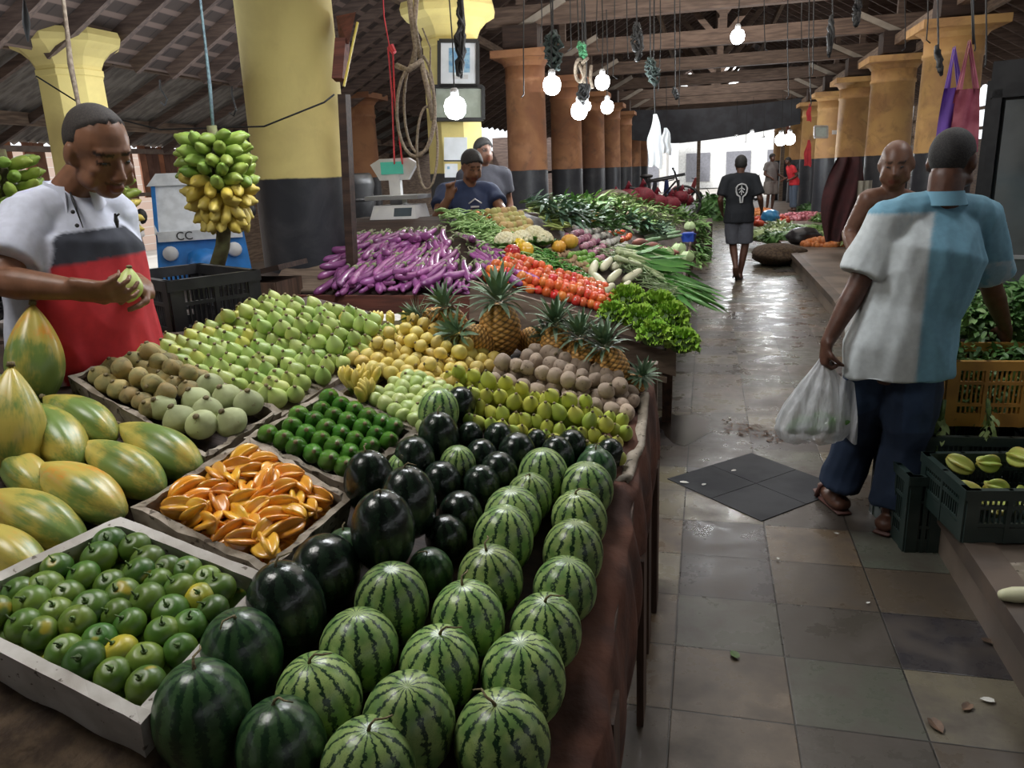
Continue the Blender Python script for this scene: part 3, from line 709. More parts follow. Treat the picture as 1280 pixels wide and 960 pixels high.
put_grid(lambda u, v: pv[2] if (u < .45 and R() < .35 and v > .2) else random.choice(pv[:2]), gq, 12, 11, .03, 'light green guava in the big heap', 'guavas heaped in front of the black crate', rot='cam', lift=.018, sc=(.88, 1.12), jit=.3)
put_grid(lambda u, v: random.choice(pv[:2]), sub(gq, .12, .95, .03, .5), 9, 5, .03, 'light green guava on top of the big heap', 'guavas heaped in front of the black crate', rot='cam', lift=.058, sc=(.9, 1.1), jit=.35, skip=.15)
# ---- yellow limes / passion fruits
m_yl = mat('yellow_fruit_skin', (.62, .47, .10), (.54, .44, .13), rough=.5, sc=12, hv=.012, vv=.14, dots=(25, .68, (.35, .2, .06), .5))
py_ = ovoid('passion_fruit', 'passion fruit', m_yl, .05, .0255, .05)
yq = [onT(520, 402, .02), onT(634, 455, .02), onT(540, 498, .02), onT(425, 452, .02)]
put_grid([py_], yq, 9, 8, .025, 'round yellow passion fruit in the heap', 'yellow passion fruits heaped before the pineapples', rot='any', lift=.012, sc=(.9, 1.2))
put_grid([py_], sub(yq, .1, .8, .1, .8), 6, 4, .025, 'yellow passion fruit on top of the heap', 'yellow passion fruits heaped before the pineapples', rot='any', lift=.05, sc=(.9, 1.15), skip=.2)
# ---- light green guavas + bananas in box 5
m_lg = mat('lime_green_fruit_skin', (.36, .46, .14), (.44, .52, .2), rough=.4, sc=12, hv=.012, vv=.12)
pl_ = ovoid('light_guava', 'guava', m_lg, .048, .026, .1)
put_grid([pl_], sub(inset(bx5, .9, .005), .28, 1), 6, 6, .025, 'round light green guava, worn box', 'light green guavas in the worn box', rot='any', sc=(.9, 1.15), lift=.012)
# ---- grey brown wood apples
m_gw = mat('grey_fruit_skin', (.40, .31, .23), (.30, .23, .17), rough=.85, sc=22, vv=.16, bump=.4, bdist=.003, dots=(70, .62, (.14, .09, .06), .6))
pgw = ovoid('sapodilla', 'sapodilla', m_gw, .058, .029, .08, bumpy=.02)
wq = [onT(672, 452, .02), onT(798, 496, .02), onT(786, 528, .02), onT(596, 478, .02)]
put_grid([pgw], wq, 10, 4, .03, 'grey brown sapodilla in the bottom layer', 'sapodillas heaped before the pineapples', rot='any', sc=(.9, 1.15), lift=.012)
put_grid([pgw], sub(wq, .03, .9, .0, .8), 9, 3, .03, 'grey brown sapodilla on the top layer', 'sapodillas heaped before the pineapples', rot='any', sc=(.9, 1.15), lift=.055, skip=.1)
# ---- small yellow green mangoes
m_am = mat('small_mango_skin', (.34, .42, .07), (.50, .50, .09), rough=.4, sc=6, hv=.02, vv=.15)
pa = ovoid('small_mango', 'mango', m_am, .068, .025, .25, flat=.92)
aq = [onT(575, 478, .02), onT(700, 512, .02), onT(690, 556, .02), onT(560, 545, .02)]
aq = [onT(556, 470, .02), onT(792, 530, .02), onT(776, 588, .02), onT(580, 540, .02)]
put_grid([pa], aq, 15, 4, .025, 'small mango behind the dark watermelons', 'small mangoes behind the watermelons', rot='cam', lift=.02, sc=(.85, 1.1))
put_grid([pa], sub(aq, .05, .9, .0, .7), 10, 2, .025, 'small mango on top behind dark watermelons', 'small mangoes behind the watermelons', rot='cam', lift=.055, sc=(.9, 1.15), skip=.1)
# pale netting strip along the aisle edge of the small mangoes
b = MB()
ed = [onT(806, 500, .0), onT(800, 560, .0), onT(780, 610, .0)]
b.tube([p + V(-.005, 0, .01 + .012 * sin(i * 2)) for i, p in enumerate([ed[0].lerp(ed[1], k / 5) for k in range(6)] + [ed[1].lerp(ed[2], k / 5) for k in range(1, 6)])], .016, 8, ex=1.6)
obj('paper_roll', b, M['foam_old'], label='crumpled pale paper edging beside the small mangoes at the aisle edge', cat='paper', smooth=True)
# ---- bananas
m_ban = mat('banana_skin', (.60, .46, .07), (.66, .54, .14), rough=.45, sc=8, vv=.1, dots=(20, .7, (.2, .13, .04), .6))
m_bang = mat('green_banana_skin', (.22, .34, .055), (.30, .40, .08), rough=.4, sc=8, hv=.02, vv=.15)
def banana(L_=.1, r_=.017, bend=.5, m=None, parent=None):
    b = MB(); n = 9; pts = []; rd = []
    for i in range(n + 1):
        t = i / n; a = (t - .5) * bend * 2; rad = L_ / (bend * 2)
        pts.append((0, rad * (1 - cos(a)) - .0, rad * sin(a))); rd.append(r_ * (.35 if i == 0 else .42 if i == n else min(1, .55 + 1.6 * sin(pi * t) * .5)))
    b.tube(pts, rd, 8, rnd=True); return obj('banana', b, m, parent, smooth=True)
def hand(n, m, label, loc_, rt, L_=.1, r_=.018, name='banana_hand', spread=.24, sc=1.):
    t = empty(name, loc_, label, 'bananas')
    for i in range(n):
        o = banana(L_, r_, .5, m, t); a = (i - (n - 1) / 2) * spread
        Mx = Matrix.Rotation(a, 3, 'Y') @ Matrix.Rotation(U(-.15, .15), 3, 'X')
        o.rotation_euler = Mx.to_euler(); o.location = Mx @ V(0, 0, L_ * .5)
    k = MB(); k.tube([(0, 0, -.012), (0, 0, .02)], [.013, .011], 8); obj('crown', k, M['stemgreen'], t, smooth=True)
    t.rotation_euler = rt.to_euler(); t.scale = (sc, sc, sc); return t
random.seed(81)
for i, (x, y) in enumerate(((440, 487), (450, 490), (462, 484), (455, 503))):
    hand(5, m_ban, 'small ripe banana hand, %s from the left in the worn box' % od(i), onT(x, y, .035), align(V(-.1 + .1 * i, -.25, 1), U(-.6, .6)), .075, .014)
for i, x in enumerate((432, 452, 470, 488, 508)):
    hand(4, m_ban, 'small yellow banana hand at the table back, %s from the left' % od(i), onT(x, 410, .02), align(V(U(-.4, .4), -.1, 1), U(-.6, .6)), .06, .013)
b = MB(); a_, b_ = onT(430, 412, 0), onT(525, 410, 0); b.hexa([a_, b_, b_ + V(0, .14, 0), a_ + V(0, .14, 0)], [a_ + V(0, 0, .03), b_ + V(0, 0, .03), b_ + V(0, .14, .03), a_ + V(0, .14, .03)])
obj('styrofoam_slab', b, M['foam'], label='white styrofoam slab under the small bananas at the table back', cat='styrofoam slab')
# ---- pineapples
m_pin = mat('pineapple_skin', (1, 1, 1), (.85, .85, .85), rough=.6, sc=40, vcol=True, vv=.12)
m_crown = mat('pineapple_leaves', (.08, .15, .07), (.18, .26, .16), rough=.5, sc=20, vv=.15)
def pineapple(seed):
    random.seed(seed); b = MB(); n = 60; seg = 64; r_ = .058; L_ = .15
    vs = []; cl = []; nu = 11; prof = []
    def bumpf(a, t):
        p = (a / (2 * pi)) * nu + t * 9; q_ = (a / (2 * pi)) * nu - t * 9
        u = abs((p % 1) - .5) * 2; w = abs((q_ % 1) - .5) * 2; return max(u, w)
    for i in range(n + 1):
        t = i / n; k = sin(pi * (.06 + .88 * t)) ** .5
        for s_ in range(seg):
            a = 2 * pi * s_ / seg; e = bumpf(a, t); h = (1 - e ** 2.5); r = r_ * k * (.93 + .09 * h)
            vs.append((cos(a) * r, sin(a) * r, (t - .5) * L_))
            g_ = ss(.55, .95, e); o_ = (.78, .40, .09) if e > .2 else (.9, .62, .26)
            cl.append(tuple(o_[j] * (1 - g_) + (.16, .10, .035)[j] * g_ for j in range(3)))
    fs = [(i * seg + k, i * seg + (k + 1) % seg, (i + 1) * seg + (k + 1) % seg, (i + 1) * seg + k) for i in range(n) for k in range(seg)] + [tuple(range(seg - 1, -1, -1)), tuple(n * seg + k for k in range(seg))]
    b.add(vs, fs); b.c = cl
    o = obj('pineapple', b, m_pin, smooth=True); tag(o, cat='pineapple')
    c = MB()
    for k in range(46):
        t = k / 46; a = k * 2.4; el = .25 + 1.15 * t; d_ = V(cos(a) * cos(el), sin(a) * cos(el), sin(el)); Lh = .10 - .035 * abs(t - .5) * 1.2
        c.leaf(V(cos(a) * .012, sin(a) * .012, L_ * .48 + t * .035), d_, V(0, 0, 1), Lh * U(.8, 1.15), .016, bend=.55 - .5 * t + U(0, .15), n=5)
    obj('crown', c, m_crown, o, smooth=True); return Proto(o)
pn = [pineapple(1), pineapple(2)]
random.seed(91)
pins = [(567, 408, 40, .0, 'leftmost, half hidden behind yellow fruit', (-.3, -.1, 1)), (625, 412, 54, 0, 'largest one with the tallest crown', (.0, -.1, 1)), (597, 425, 40, 0, 'dark crowned, lying between the two left ones', (-.7, -.6, .5)),
        (696, 435, 44, 0, 'standing upright, third from the right', (-.05, .05, 1)), (728, 450, 44, 0, 'second from the right', (-.1, -.05, 1)), (765, 462, 46, 0, 'rightmost upright one', (-.25, -.05, 1)),
        (664, 425, 34, 0, 'lying low, mostly hidden, crown toward the aisle', (.8, -.3, .35)), (792, 482, 30, -.02, 'at the aisle corner with only its crown showing', (.5, -.5, .8)), (548, 400, 34, 0, 'far left with dark crown fallen sideways', (-.9, -.4, .3))]
for i, (x, y, w, lf, tl, d_) in enumerate(pins):
    p = onT(x, y, .075); dep = (p - O).dot(ray(CX, CY)) / F; s = w * dep / F / .12
    p = onT(x, y, .07 * s + lf); pn[i % 2].put(p, align(V(*d_), U(0, 6)), s, 'orange pineapple ' + tl, 'pineapples in front of the vegetable stall')
# ================================================================== VEGETABLE STALL
random.seed(101)
st = empty('vegetable_stall', (-1.2, 6, 0), 'sloping wooden vegetable stall beside the aisle, fronted by red brown and grey boards', 'stall')
SL0 = V(-1.2, 6, 0)
tp_ = MB(); NX, NY = 24, 60
xl = lambda y: -2.85 if y < 5.75 else -1.75
def sf(u, v):
    y = 4.24 + 8.6 * v; x = xl(y) * (1 - u) - .2 * u; return V(x, y, zv(x, y) - .01) - SL0
tp_.grid(sf, NX, NY); obj('display_surface', tp_, M['wood_dark'], st)
def slab(name, pts, th, m, nrm=V(0, 1, 0)):
    b = MB(); pts = [Vector(p) - SL0 for p in pts]; b.hexa(pts, [p + nrm * th for p in pts]); return obj(name, b, m, st)
slab('front_board', [(-2.86, 4.2, .80), (-1.3, 4.2, .78), (-1.3, 4.2, .925), (-2.86, 4.2, .935)], .03, M['wood_red'])
slab('front_board', [(-1.31, 4.16, .80), (-.15, 4.36, .43), (-.15, 4.36, .635), (-1.29, 4.16, 1.02)], .03, M['wood_grey'])
slab('end_board', [(-.17, 4.36, .45), (-.17, 12.8, .62), (-.17, 12.8, .76), (-.17, 4.36, .62)], .025, M['wood_post'], V(-1, 0, 0))
slab('ledge_board', [(-1.34, 4.12, .74), (-.2, 4.32, .40), (-.2, 4.32, .43), (-1.34, 4.12, .78)], .05, M['wood_grey'])
for x, y in ((-.2, 4.5), (-.2, 7.2), (-.2, 10), (-.2, 12.6), (-1.3, 4.3), (-2.75, 4.3), (-2.75, 5.6), (-1.65, 12.6)):
    b = MB(); z = zv(x, y) - .03; b.bar(V(x, y, z) - SL0, V(x - .02, y + (.35 if y < 5 and x > -1 else 0), 0) - SL0, .06, .06, up=V(0, 1, 0)); obj('leg', b, M['wood_post'], st)
b = MB(); b.hexa([V(-1.75, 6.3, 0), V(-.45, 6.3, 0), V(-.45, 12, 0), V(-1.75, 12, 0)], [V(-1.75, 6.3, .9), V(-.45, 6.3, .6), V(-.45, 12, .6), V(-1.75, 12, .9)])
b.v = [tuple(Vector(p) - SL0) for p in b.v]; obj('base', b, M['wood_dark'], st)
b = MB(); b.hexa([V(-2.8, 4.6, .2), V(-.6, 4.7, 0), V(-.6, 5.6, 0), V(-2.8, 5.6, .2)], [V(-2.8, 4.6, .85), V(-.6, 4.7, .5), V(-.6, 5.6, .5), V(-2.8, 5.6, .85)])
b.v = [tuple(Vector(p) - SL0) for p in b.v]; obj('base', b, M['wood_dark'], st)
# corner sheet left of the eggplants
b = MB(); q = [onV(338, 366, .0), onV(408, 366, .0), onV(440, 300, .02), onV(352, 340, .02)]; b.hexa([p - V(0, 0, .0) for p in q], [p + V(0, 0, .012) for p in q])
obj('hardboard_sheet', b, M['wood_grey'], label='bare grey board left of the eggplants at the column foot', cat='board')
def spot(px, py, lift=0): return onV(px, py, lift)
def gq(pts, lift=.0): return [onV(x, y, lift) for x, y in pts]
# ---- eggplants
m_egg = mat('eggplant_skin', (.33, .10, .28), (.22, .055, .19), rough=.25, sc=9, hv=.012, vv=.25, coat=.4, dots=(9, .62, (.52, .30, .45), .5))
m_cal = mat('eggplant_calyx', (.20, .26, .12), (.30, .30, .18), rough=.7, sc=30, vv=.2)
def eggplant(bend, L_=.27, r_=.024):
    b = MB(); n = 14; pts = []; rd = []
    for i in range(n + 1):
        t = i / n; a = t * bend; rad = L_ / bend
        pts.append((rad * (1 - cos(a)), 0, -rad * sin(a))); rd.append(r_ * (.55 + .45 * ss(0, .6, t)) * (1 if t < .93 else .8))
    b.tube(pts, rd, 12, rnd=True)
    o = obj('eggplant', b, m_egg, smooth=True); tag(o, cat='eggplant')
    s = MB(); s.tube([(0, 0, -.028), (0, 0, -.004), (0, 0, .01)], [r_ * .74, r_ * .66, .008], 8); s.tube([(0, 0, .005), (-.005, .004, .03), (-.016, .006, .05)], [.006, .0045, .005], 6)
    obj('calyx', s, m_cal, o, smooth=True); return Proto(o)
pe = [eggplant(b_) for b_ in (.35, .8, 1.3, .5)]
q = gq([(448, 292), (552, 284), (604, 352), (425, 356)], .02)
def eg_row(q, nu, nv, yaw, desc, lift=.02, sc=(.9, 1.12), jit=.35):
    for j in range(nv):
        for i in range(nu):
            u = (i + .5 + U(-jit, jit)) / nu; v = (j + .25 + U(-.2, .2)) / nv
            p = bil(q, u, v) + V(0, 0, lift + U(0, .015)); a = yaw(u, v) + U(-.22, .22)
            d_ = V(sin(a), -cos(a), -.36 + U(-.08, .06)).normalized()
            random.choice(pe).put(p, align(-d_, random.choice([0, pi]) + U(-.5, .5)), U(*sc), '%s, %s from the left, %s row up' % (desc, od(i), od(nv - 1 - j)), 'long purple eggplants fanned out on the stall')
eg_row(sub(q, 0, 1, .08, 1), 15, 4, lambda u, v: -.15 + .5 * (u - .4), 'long glossy purple eggplant under others')
eg_row(sub(q, .02, .98, .1, .95), 15, 4, lambda u, v: -.2 + .6 * (u - .4), 'long glossy purple eggplant on top', lift=.035)
eg_row(gq([(565, 296), (600, 312), (640, 342), (600, 354)], .02), 5, 3, lambda u, v: 1.1 - .5 * v, 'purple eggplant slanting toward the tomatoes', lift=.03)
eg_row(gq([(425, 352), (600, 356), (602, 362), (412, 366)], .0), 18, 1, lambda u, v: 0, 'purple eggplant with its tip over the red board', lift=.03, sc=(.5, .7))
# ---- loose slender pods and chillies that nobody could count
def sticks(name, pts, n, L_, r_, m, lay, label, cat, flat=.25, dirb=None, curve=.2):
    q = gq(pts, .01); b = MB()
    for k in range(n):
        p = bil(q, R(), R()) + V(0, 0, U(0, lay)); a = U(0, 6.28) if dirb is None else dirb + U(-.5, .5)
        d_ = V(cos(a), sin(a), U(-flat, flat)); s_ = d_.cross(V(0, 0, 1)).normalized(); L2 = L_ * U(.8, 1.2); c_ = U(-curve, curve)
        b.tube([p - d_ * L2 / 2, p + s_ * c_ * L2 * .5 + V(0, 0, .01), p + d_ * L2 / 2], [r_ * .6, r_, r_ * .5], 5)
    return obj(name, b, m, smooth=True, label=label, cat=cat, kind='stuff')
m_bean = mat('bean_skin', (.36, .52, .20), (.26, .44, .14), rough=.5, sc=20)
sticks('green_beans', [(545, 270), (604, 274), (684, 335), (628, 338)], 480, .12, .0065, m_bean, .065, 'heap of pale green beans between the eggplants and carrots', 'beans')
m_chi = mat('chilli_skin', (.06, .22, .03), (.12, .30, .05), rough=.3, sc=20)
sticks('green_chillies', [(650, 322), (684, 318), (745, 358), (722, 372)], 380, .07, .006, m_chi, .04, 'heap of small dark green chillies behind the tomatoes', 'chillies')
sticks('long_beans', [(745, 318), (790, 315), (862, 372), (828, 378)], 300, .30, .004, mat('long_bean_skin', (.22, .33, .14), (.30, .38, .20), sc=20), .06, 'tangle of thin long beans between radishes and leeks', 'beans', dirb=-.9, curve=.5)
sticks('banana_peppers', [(650, 262), (690, 262), (716, 286), (690, 290)], 120, .14, .010, mat('pale_pepper_skin', (.52, .62, .20), (.42, .55, .14), sc=20), .04, 'heap of yellow green peppers beyond the reaching arm', 'peppers', dirb=-.5)
# ---- tomatoes
m_tom = mat('tomato_skin', (.62, .07, .025), (.66, .17, .04), rough=.22, sc=6, hv=.02, vv=.15, coat=.3)
def roundv(name, cat, m, r_, sq=.85, cal=None, n=14, seg=16, ribs=0, dep=.0, part='calyx'):
    b = MB(); b.lathe([(max(sin(pi * i / n), .02) * r_, -cos(pi * i / n) * r_ * sq - (.12 * r_ if i == n else 0)) for i in range(n + 1)], seg, f=(lambda a, z: 1 - dep * abs(sin(a * ribs / 2)) ** 2) if ribs else None)
    parts = []
    if cal:
        s = MB()
        for k in range(5): s.leaf((0, 0, r_ * sq * .86), (cos(k * 1.257), sin(k * 1.257), .25), V(0, 0, 1), r_ * .55, r_ * .2, .5)
        s.tube([(0, 0, r_ * sq * .8), (0, 0, r_ * sq * 1.25)], [r_ * .08, r_ * .07], 5); parts = [(part, s, cal)]
    return fruit_proto(name, cat, b, m, parts)
pt = roundv('tomato', 'tomato', m_tom, .034, .85, M['stemgreen'])
tq = gq([(640, 328), (768, 372), (758, 392), (598, 352)], .0)
put_grid([pt], tq, 17, 6, .03, 'ripe red tomato in the lower layer', 'tomatoes behind the grey board', rot='any', lift=.025, sc=(.9, 1.1))
put_grid([pt], sub(tq, .03, .97, .1, .97), 16, 4, .03, 'ripe red tomato on top', 'tomatoes behind the grey board', rot='any', lift=.07, sc=(.9, 1.15), skip=.08)
# ---- lettuce
m_let = mat('lettuce_leaf', (.22, .42, .035), (.34, .54, .07), rough=.45, sc=10, hv=.01, vv=.1)
def lettuce(p, r_, label, seed):
    random.seed(seed); t = empty('lettuce', p, label, 'lettuce', 'curly lettuces at the stall corner')
    b = MB(); b.ell((0, 0, r_ * .1), (r_ * .8, r_ * .8, r_ * .6), seg=14, ring=8); obj('heart', b, M['stemgreen'], t, smooth=True)
    for k in range(26):
        a = k * 2.4; el = -.25 + 1.6 * (k / 26); lf = MB(); W = r_ * .85; Lh = r_ * 1.05
        d_ = V(cos(a) * cos(el), sin(a) * cos(el), sin(el)); sd = V(-sin(a), cos(a), 0); nn = d_.cross(sd); ph = U(0, 6)
        def fn(u, v):
            s = (u - .5) * 2; rf = (.25 + .75 * abs(s)) * v ** 1.3
            return d_ * (Lh * v * (1 - .25 * s * s)) + sd * (s * W * .55 * sin(min(v * 1.4 + .25, 1.57))) + nn * (r_ * .13 * rf * sin(s * 9 + ph) + r_ * .09 * v * v * sin(s * 23 + ph)) + d_ * (r_ * .06 * v * sin(s * 17 + ph))
        lf.grid(fn, 22, 7); obj('leaf', lf, m_let, t, smooth=True)
    return t
random.seed(5)
for i, (x, y, r_) in enumerate(((785, 380, .125), (822, 388, .13), (800, 404, .115), (838, 400, .12), (765, 395, .09), (846, 424, .10), (818, 422, .10))):
    lettuce(onV(min(x, 846), y, .06) + (V(.03, 0, -.03) if i == 5 else V(0, 0, 0)), r_, 'frilly bright green lettuce, %s from the left at the stall corner' % od([1, 3, 2, 5, 0, 6, 4][i]), 200 + i)
# ---- white radishes / gourds
m_rad = mat('radish_skin', (.68, .66, .46), (.60, .60, .38), rough=.45, sc=8, vv=.08)
def daikon(L_=.2, r_=.032):
    b = MB(); b.tube([(0, 0, -L_ / 2), (0, 0, -L_ * .3), (0, 0, L_ * .2), (0, 0, L_ / 2)], [r_ * .75, r_, r_ * .95, r_ * .7], 14, rnd=True)
    s = MB(); s.tube([(0, 0, L_ * .5), (0, 0, L_ * .62)], [r_ * .3, r_ * .2], 7); return fruit_proto('white_radish', 'radish', b, m_rad, [('stem', s, M['stemgreen'])])
pr_ = daikon(); random.seed(7)
for i, (x, y, dx) in enumerate(((742, 335, .2), (758, 330, .4), (748, 350, -.3), (768, 345, .5), (737, 358, 0.), (756, 364, .6), (780, 360, .5), (790, 345, .7), (772, 330, .5), (836, 368, .8), (850, 374, .7))):
    pr_.put(onV(x, y, .05), align(V(dx - .2, 1, .25), 0), U(.85, 1.1), 'thick pale white radish, %s of those piled between tomatoes and leeks' % od(i), 'white radishes behind the lettuce')
# ---- leeks
m_leek = mat('leek_leaf', (.07, .24, .045), (.13, .33, .07), rough=.45, sc=5, vv=.2)
m_leekw = mat('leek_shank', (.62, .68, .42), (.48, .60, .28), rough=.45, sc=5, scl=(1, 1, .2))
def leek(seed):
    random.seed(seed); b = MB(); b.tube([(0, 0, 0), (.0, 0, .12), (0, 0, .30)], [.018, .015, .017], 9, rnd=False)
    o = obj('leek', b, m_leekw, smooth=True); tag(o, cat='leek'); c = MB()
    for k in range(7):
        a = k * .9; s_ = U(-.25, .25); c.leaf((0, 0, .22), (cos(a) * .13 + s_ * .3, sin(a) * .13, 1), V(cos(a), sin(a), 0), U(.42, .62), .042, bend=U(-.08, .22), n=6)
    obj('leaves', c, m_leek, o, smooth=True)
    return Proto(o)
pk = [leek(1), leek(2), leek(3)]; random.seed(17)
for i in range(17):
    t = i / 16; a_ = onV(770 + 28 * R(), 308 + 20 * t, .05 + .08 * R()); b_ = onV(845, 318 + 50 * t, .07)
    e = V(.02 + .16 * R(), b_.y - .3, .7 - .16 * R())
    d_ = (V(b_.x, b_.y, b_.z + .03) - a_).normalized()
    pk[i % 3].put(a_, align(d_, U(0, 6.28)), U(.95, 1.15), 'long leek with white shank, %s from the back of the bundle reaching over the aisle' % od(i), 'leeks pointing over the aisle edge')
# ---- roots, gourds, flowers
m_car = mat('carrot_skin', (.70, .22, .035), (.60, .16, .03), rough=.5, sc=8, vv=.12)
cb = MB(); cb.tube([(0, 0, -.09), (0, 0, -.05), (0, 0, .06), (0, 0, .08)], [.006, .013, .024, .016], 10, rnd=True); s = MB(); s.tube([(0, 0, .085), (0, 0, .11)], [.006, .004], 5)
pc = fruit_proto('carrot', 'carrot', cb, m_car, [('stem', s, M['stemgreen'])])
put_grid([pc], gq([(586, 266), (608, 264), (622, 280), (598, 284)]), 4, 3, .02, 'orange carrot beside the green beans', 'carrots in front of the seller in navy', rot=lambda: align(V(U(-.5, .1), .8, U(-.1, .3))), lift=.03)
m_pot = mat('golden_potato_skin', (.50, .36, .14), (.42, .42, .14), rough=.7, sc=8, hv=.02, vv=.15)
ppo = ovoid('potato', 'potato', m_pot, .08, .032, .05, tip=False)
put_grid([ppo], gq([(606, 268), (645, 266), (676, 300), (640, 308)]), 6, 6, .03, 'golden brown potato below the reaching arm', 'potatoes below the reaching arm', lift=.03)
m_gin = mat('ginger_skin', (.42, .28, .15), (.3, .2, .11), rough=.8, sc=20, vv=.2, bump=.3)
pgi = ovoid('ginger_root', 'ginger', m_gin, .07, .02, .1, tip=False, bumpy=.15)
put_grid([pgi], gq([(672, 318), (700, 312), (745, 345), (722, 352)]), 6, 5, .02, 'knobbly brown ginger root', 'ginger roots between chillies and limes', lift=.025)
m_onr = mat('red_onion_skin', (.40, .13, .22), (.52, .28, .34), rough=.4, sc=10, hv=.01, vv=.2)
pon = roundv('red_onion', 'onion', m_onr, .022, 1.0)
put_grid([pon], gq([(705, 296), (722, 290), (772, 318), (752, 332)]), 12, 5, .02, 'small red onion', 'red onions on the stall', lift=.02, sc=(.9, 1.2))
m_gar = mat('garlic_skin', (.72, .70, .66), (.62, .58, .52), rough=.6, sc=16, vv=.08)
pga = roundv('garlic_bulb', 'garlic', m_gar, .024, 1.0, ribs=10, dep=.12)
put_grid([pga], gq([(712, 285), (735, 282), (790, 312), (770, 322)]), 12, 5, .02, 'white garlic bulb', 'garlic bulbs on the stall', lift=.03, sc=(.9, 1.2))
m_lim = mat('lime_skin', (.12, .30, .03), (.2, .38, .06), rough=.35, sc=10, vv=.15)
pli = roundv('lime', 'lime', m_lim, .022, 1.0)
put_grid([pli], gq([(705, 322), (728, 316), (765, 335), (738, 342)]), 7, 4, .02, 'small green lime', 'limes on the stall', lift=.02, sc=(.9, 1.15))
put_grid([roundv('small_tomato', 'tomato', m_tom, .022, 1.)], gq([(742, 285), (762, 283), (795, 300), (782, 306)]), 8, 3, .02, 'small red tomato beyond the garlic', 'small red tomatoes beyond the garlic', lift=.02)
m_pum = mat('orange_gourd_skin', (.72, .32, .03), (.74, .42, .06), rough=.4, sc=8, vv=.1)
ppu = roundv('orange_pumpkin', 'pumpkin', m_pum, .07, .8, M['stemgreen'], seg=32, ribs=10, dep=.12)
for i, (x, y, s_, tl) in enumerate(((735, 268, .95, 'rear left of three before the leaves'), (748, 272, .85, 'rear right of three before the leaves'), (741, 278, .8, 'front one of three before the leaves'), (698, 308, .75, 'on the left beside the cauliflowers'), (712, 302, .9, 'striped, on the right beside the cauliflowers'))):
    ppu.put(onV(x, y, .06), rotm(U(-.3, .3), U(-.3, .3), U(0, 6)), s_, 'round ribbed orange pumpkin, ' + tl, 'orange pumpkins on the stall')
m_rc = mat('red_pepper_skin', (.50, .02, .02), (.4, .015, .015), rough=.2, coat=.5); m_yc = mat('yellow_pepper_skin', (.75, .50, .03), (.7, .4, .03), rough=.2, coat=.5)
for i, (x, y, mm, nm) in enumerate(((640, 316, m_rc, 'red'), (648, 308, m_yc, 'orange yellow'), (657, 313, m_yc, 'yellow'))):
    roundv('bell_pepper', 'pepper', mm, .055, 1.0, M['stemgreen'], seg=24, ribs=4, dep=.2).put(onV(x, y, .06), rotm(U(-.6, .6), U(-.6, .6), 0), 1., 'glossy %s bell pepper beside the cauliflowers%s' % (nm, ', %s of the group' % ['left', 'rear', 'right'][i]))
m_cau = mat('cauliflower_curd', (.74, .70, .48), (.66, .60, .36), rough=.8, sc=40)
def cauli(p, r_, label):
    t = empty('cauliflower', p, label, 'cauliflower', 'cauliflowers on the stall'); b = MB()
    for k in range(60):
        z = 1 - (k + .5) / 60 * 1.1; a = k * 2.4; rr = sqrt(max(0, 1 - z * z)); b.ell((cos(a) * rr * r_ * .8, sin(a) * rr * r_ * .8, z * r_ * .65), r_ * .24, seg=8, ring=6)
    b.ell((0, 0, 0), (r_ * .8, r_ * .8, r_ * .6), seg=12, ring=8); obj('curd', b, m_cau, t, smooth=True)
    c = MB()
    for k in range(9):
        a = k * .7; c.leaf((cos(a) * r_ * .5, sin(a) * r_ * .5, -r_ * .4), (cos(a), sin(a), .6), V(0, 0, 1), r_ * 1.1, r_ * .7, .1, n=4)
    obj('leaves', c, m_leek, t, smooth=True)
for i, (x, y) in enumerate(((632, 302), (652, 300), (668, 294), (678, 300))):
    cauli(onV(x, y, .05), .075, 'cream cauliflower, %s from the left on the stall' % od(i))
# ---- cucumbers, cabbages, leafy bundles further back
m_cuc = mat('ridged_gourd_skin', (.16, .28, .14), (.24, .36, .2), rough=.5, sc=10, vv=.2)
cc_ = MB(); cc_.tube([(0, 0, -.09), (0.01, 0, 0), (0, 0, .09)], [.017, .022, .016], 10, rnd=True)
pcu = fruit_proto('ridge_gourd', 'gourd', cc_, m_cuc)
put_grid([pcu], gq([(795, 285), (830, 283), (850, 300), (815, 306)]), 5, 5, .02, 'grey green ridge gourd', 'ridge gourds beyond the leeks', rot=lambda: align(V(.8, .6 + U(-.3, .3), .1)), lift=.03)
m_ban_ = mat('banana_flower_skin', (.25, .09, .06), (.15, .06, .05), rough=.5, sc=8)
pbf = ovoid('banana_blossom', 'banana blossom', m_ban_, .2, .05, .5, tip=False)
for i, (x, y) in enumerate(((800, 303), (815, 307), (828, 312), (840, 316))):
    pbf.put(onV(x, y, .04), align(V(.9, U(-.5, .2), .1)), .8, 'dark red banana blossom, %s from the left beyond the leeks' % od(i), 'banana blossoms beyond the leeks')
m_cab = mat('cabbage_leaf', (.42, .56, .26), (.52, .64, .36), rough=.5, sc=5, vv=.1)
def cabbage(p, r_, label):
    t = empty('cabbage', p, label, 'cabbage', 'pale cabbages at the aisle edge'); b = MB(); b.ell((0, 0, 0), (r_, r_, r_ * .85), seg=20, ring=12); obj('head', b, m_cab, t, smooth=True)
    for k in range(6):
        a = k * 1.05; lf = MB(); d_ = V(cos(a), sin(a), 0)
        lf.grid(lambda u, v: (d_ * cos(v * 1.5 - .4) + V(0, 0, 1) * sin(v * 1.5 - .4)) * r_ * (1.04 + .12 * v) + V(-sin(a), cos(a), 0) * (u - .5) * r_ * 1.5 * sin(pi * min(v * .8 + .25, 1)) * .8, 8, 6); obj('leaf', lf, m_cab, t, smooth=True)
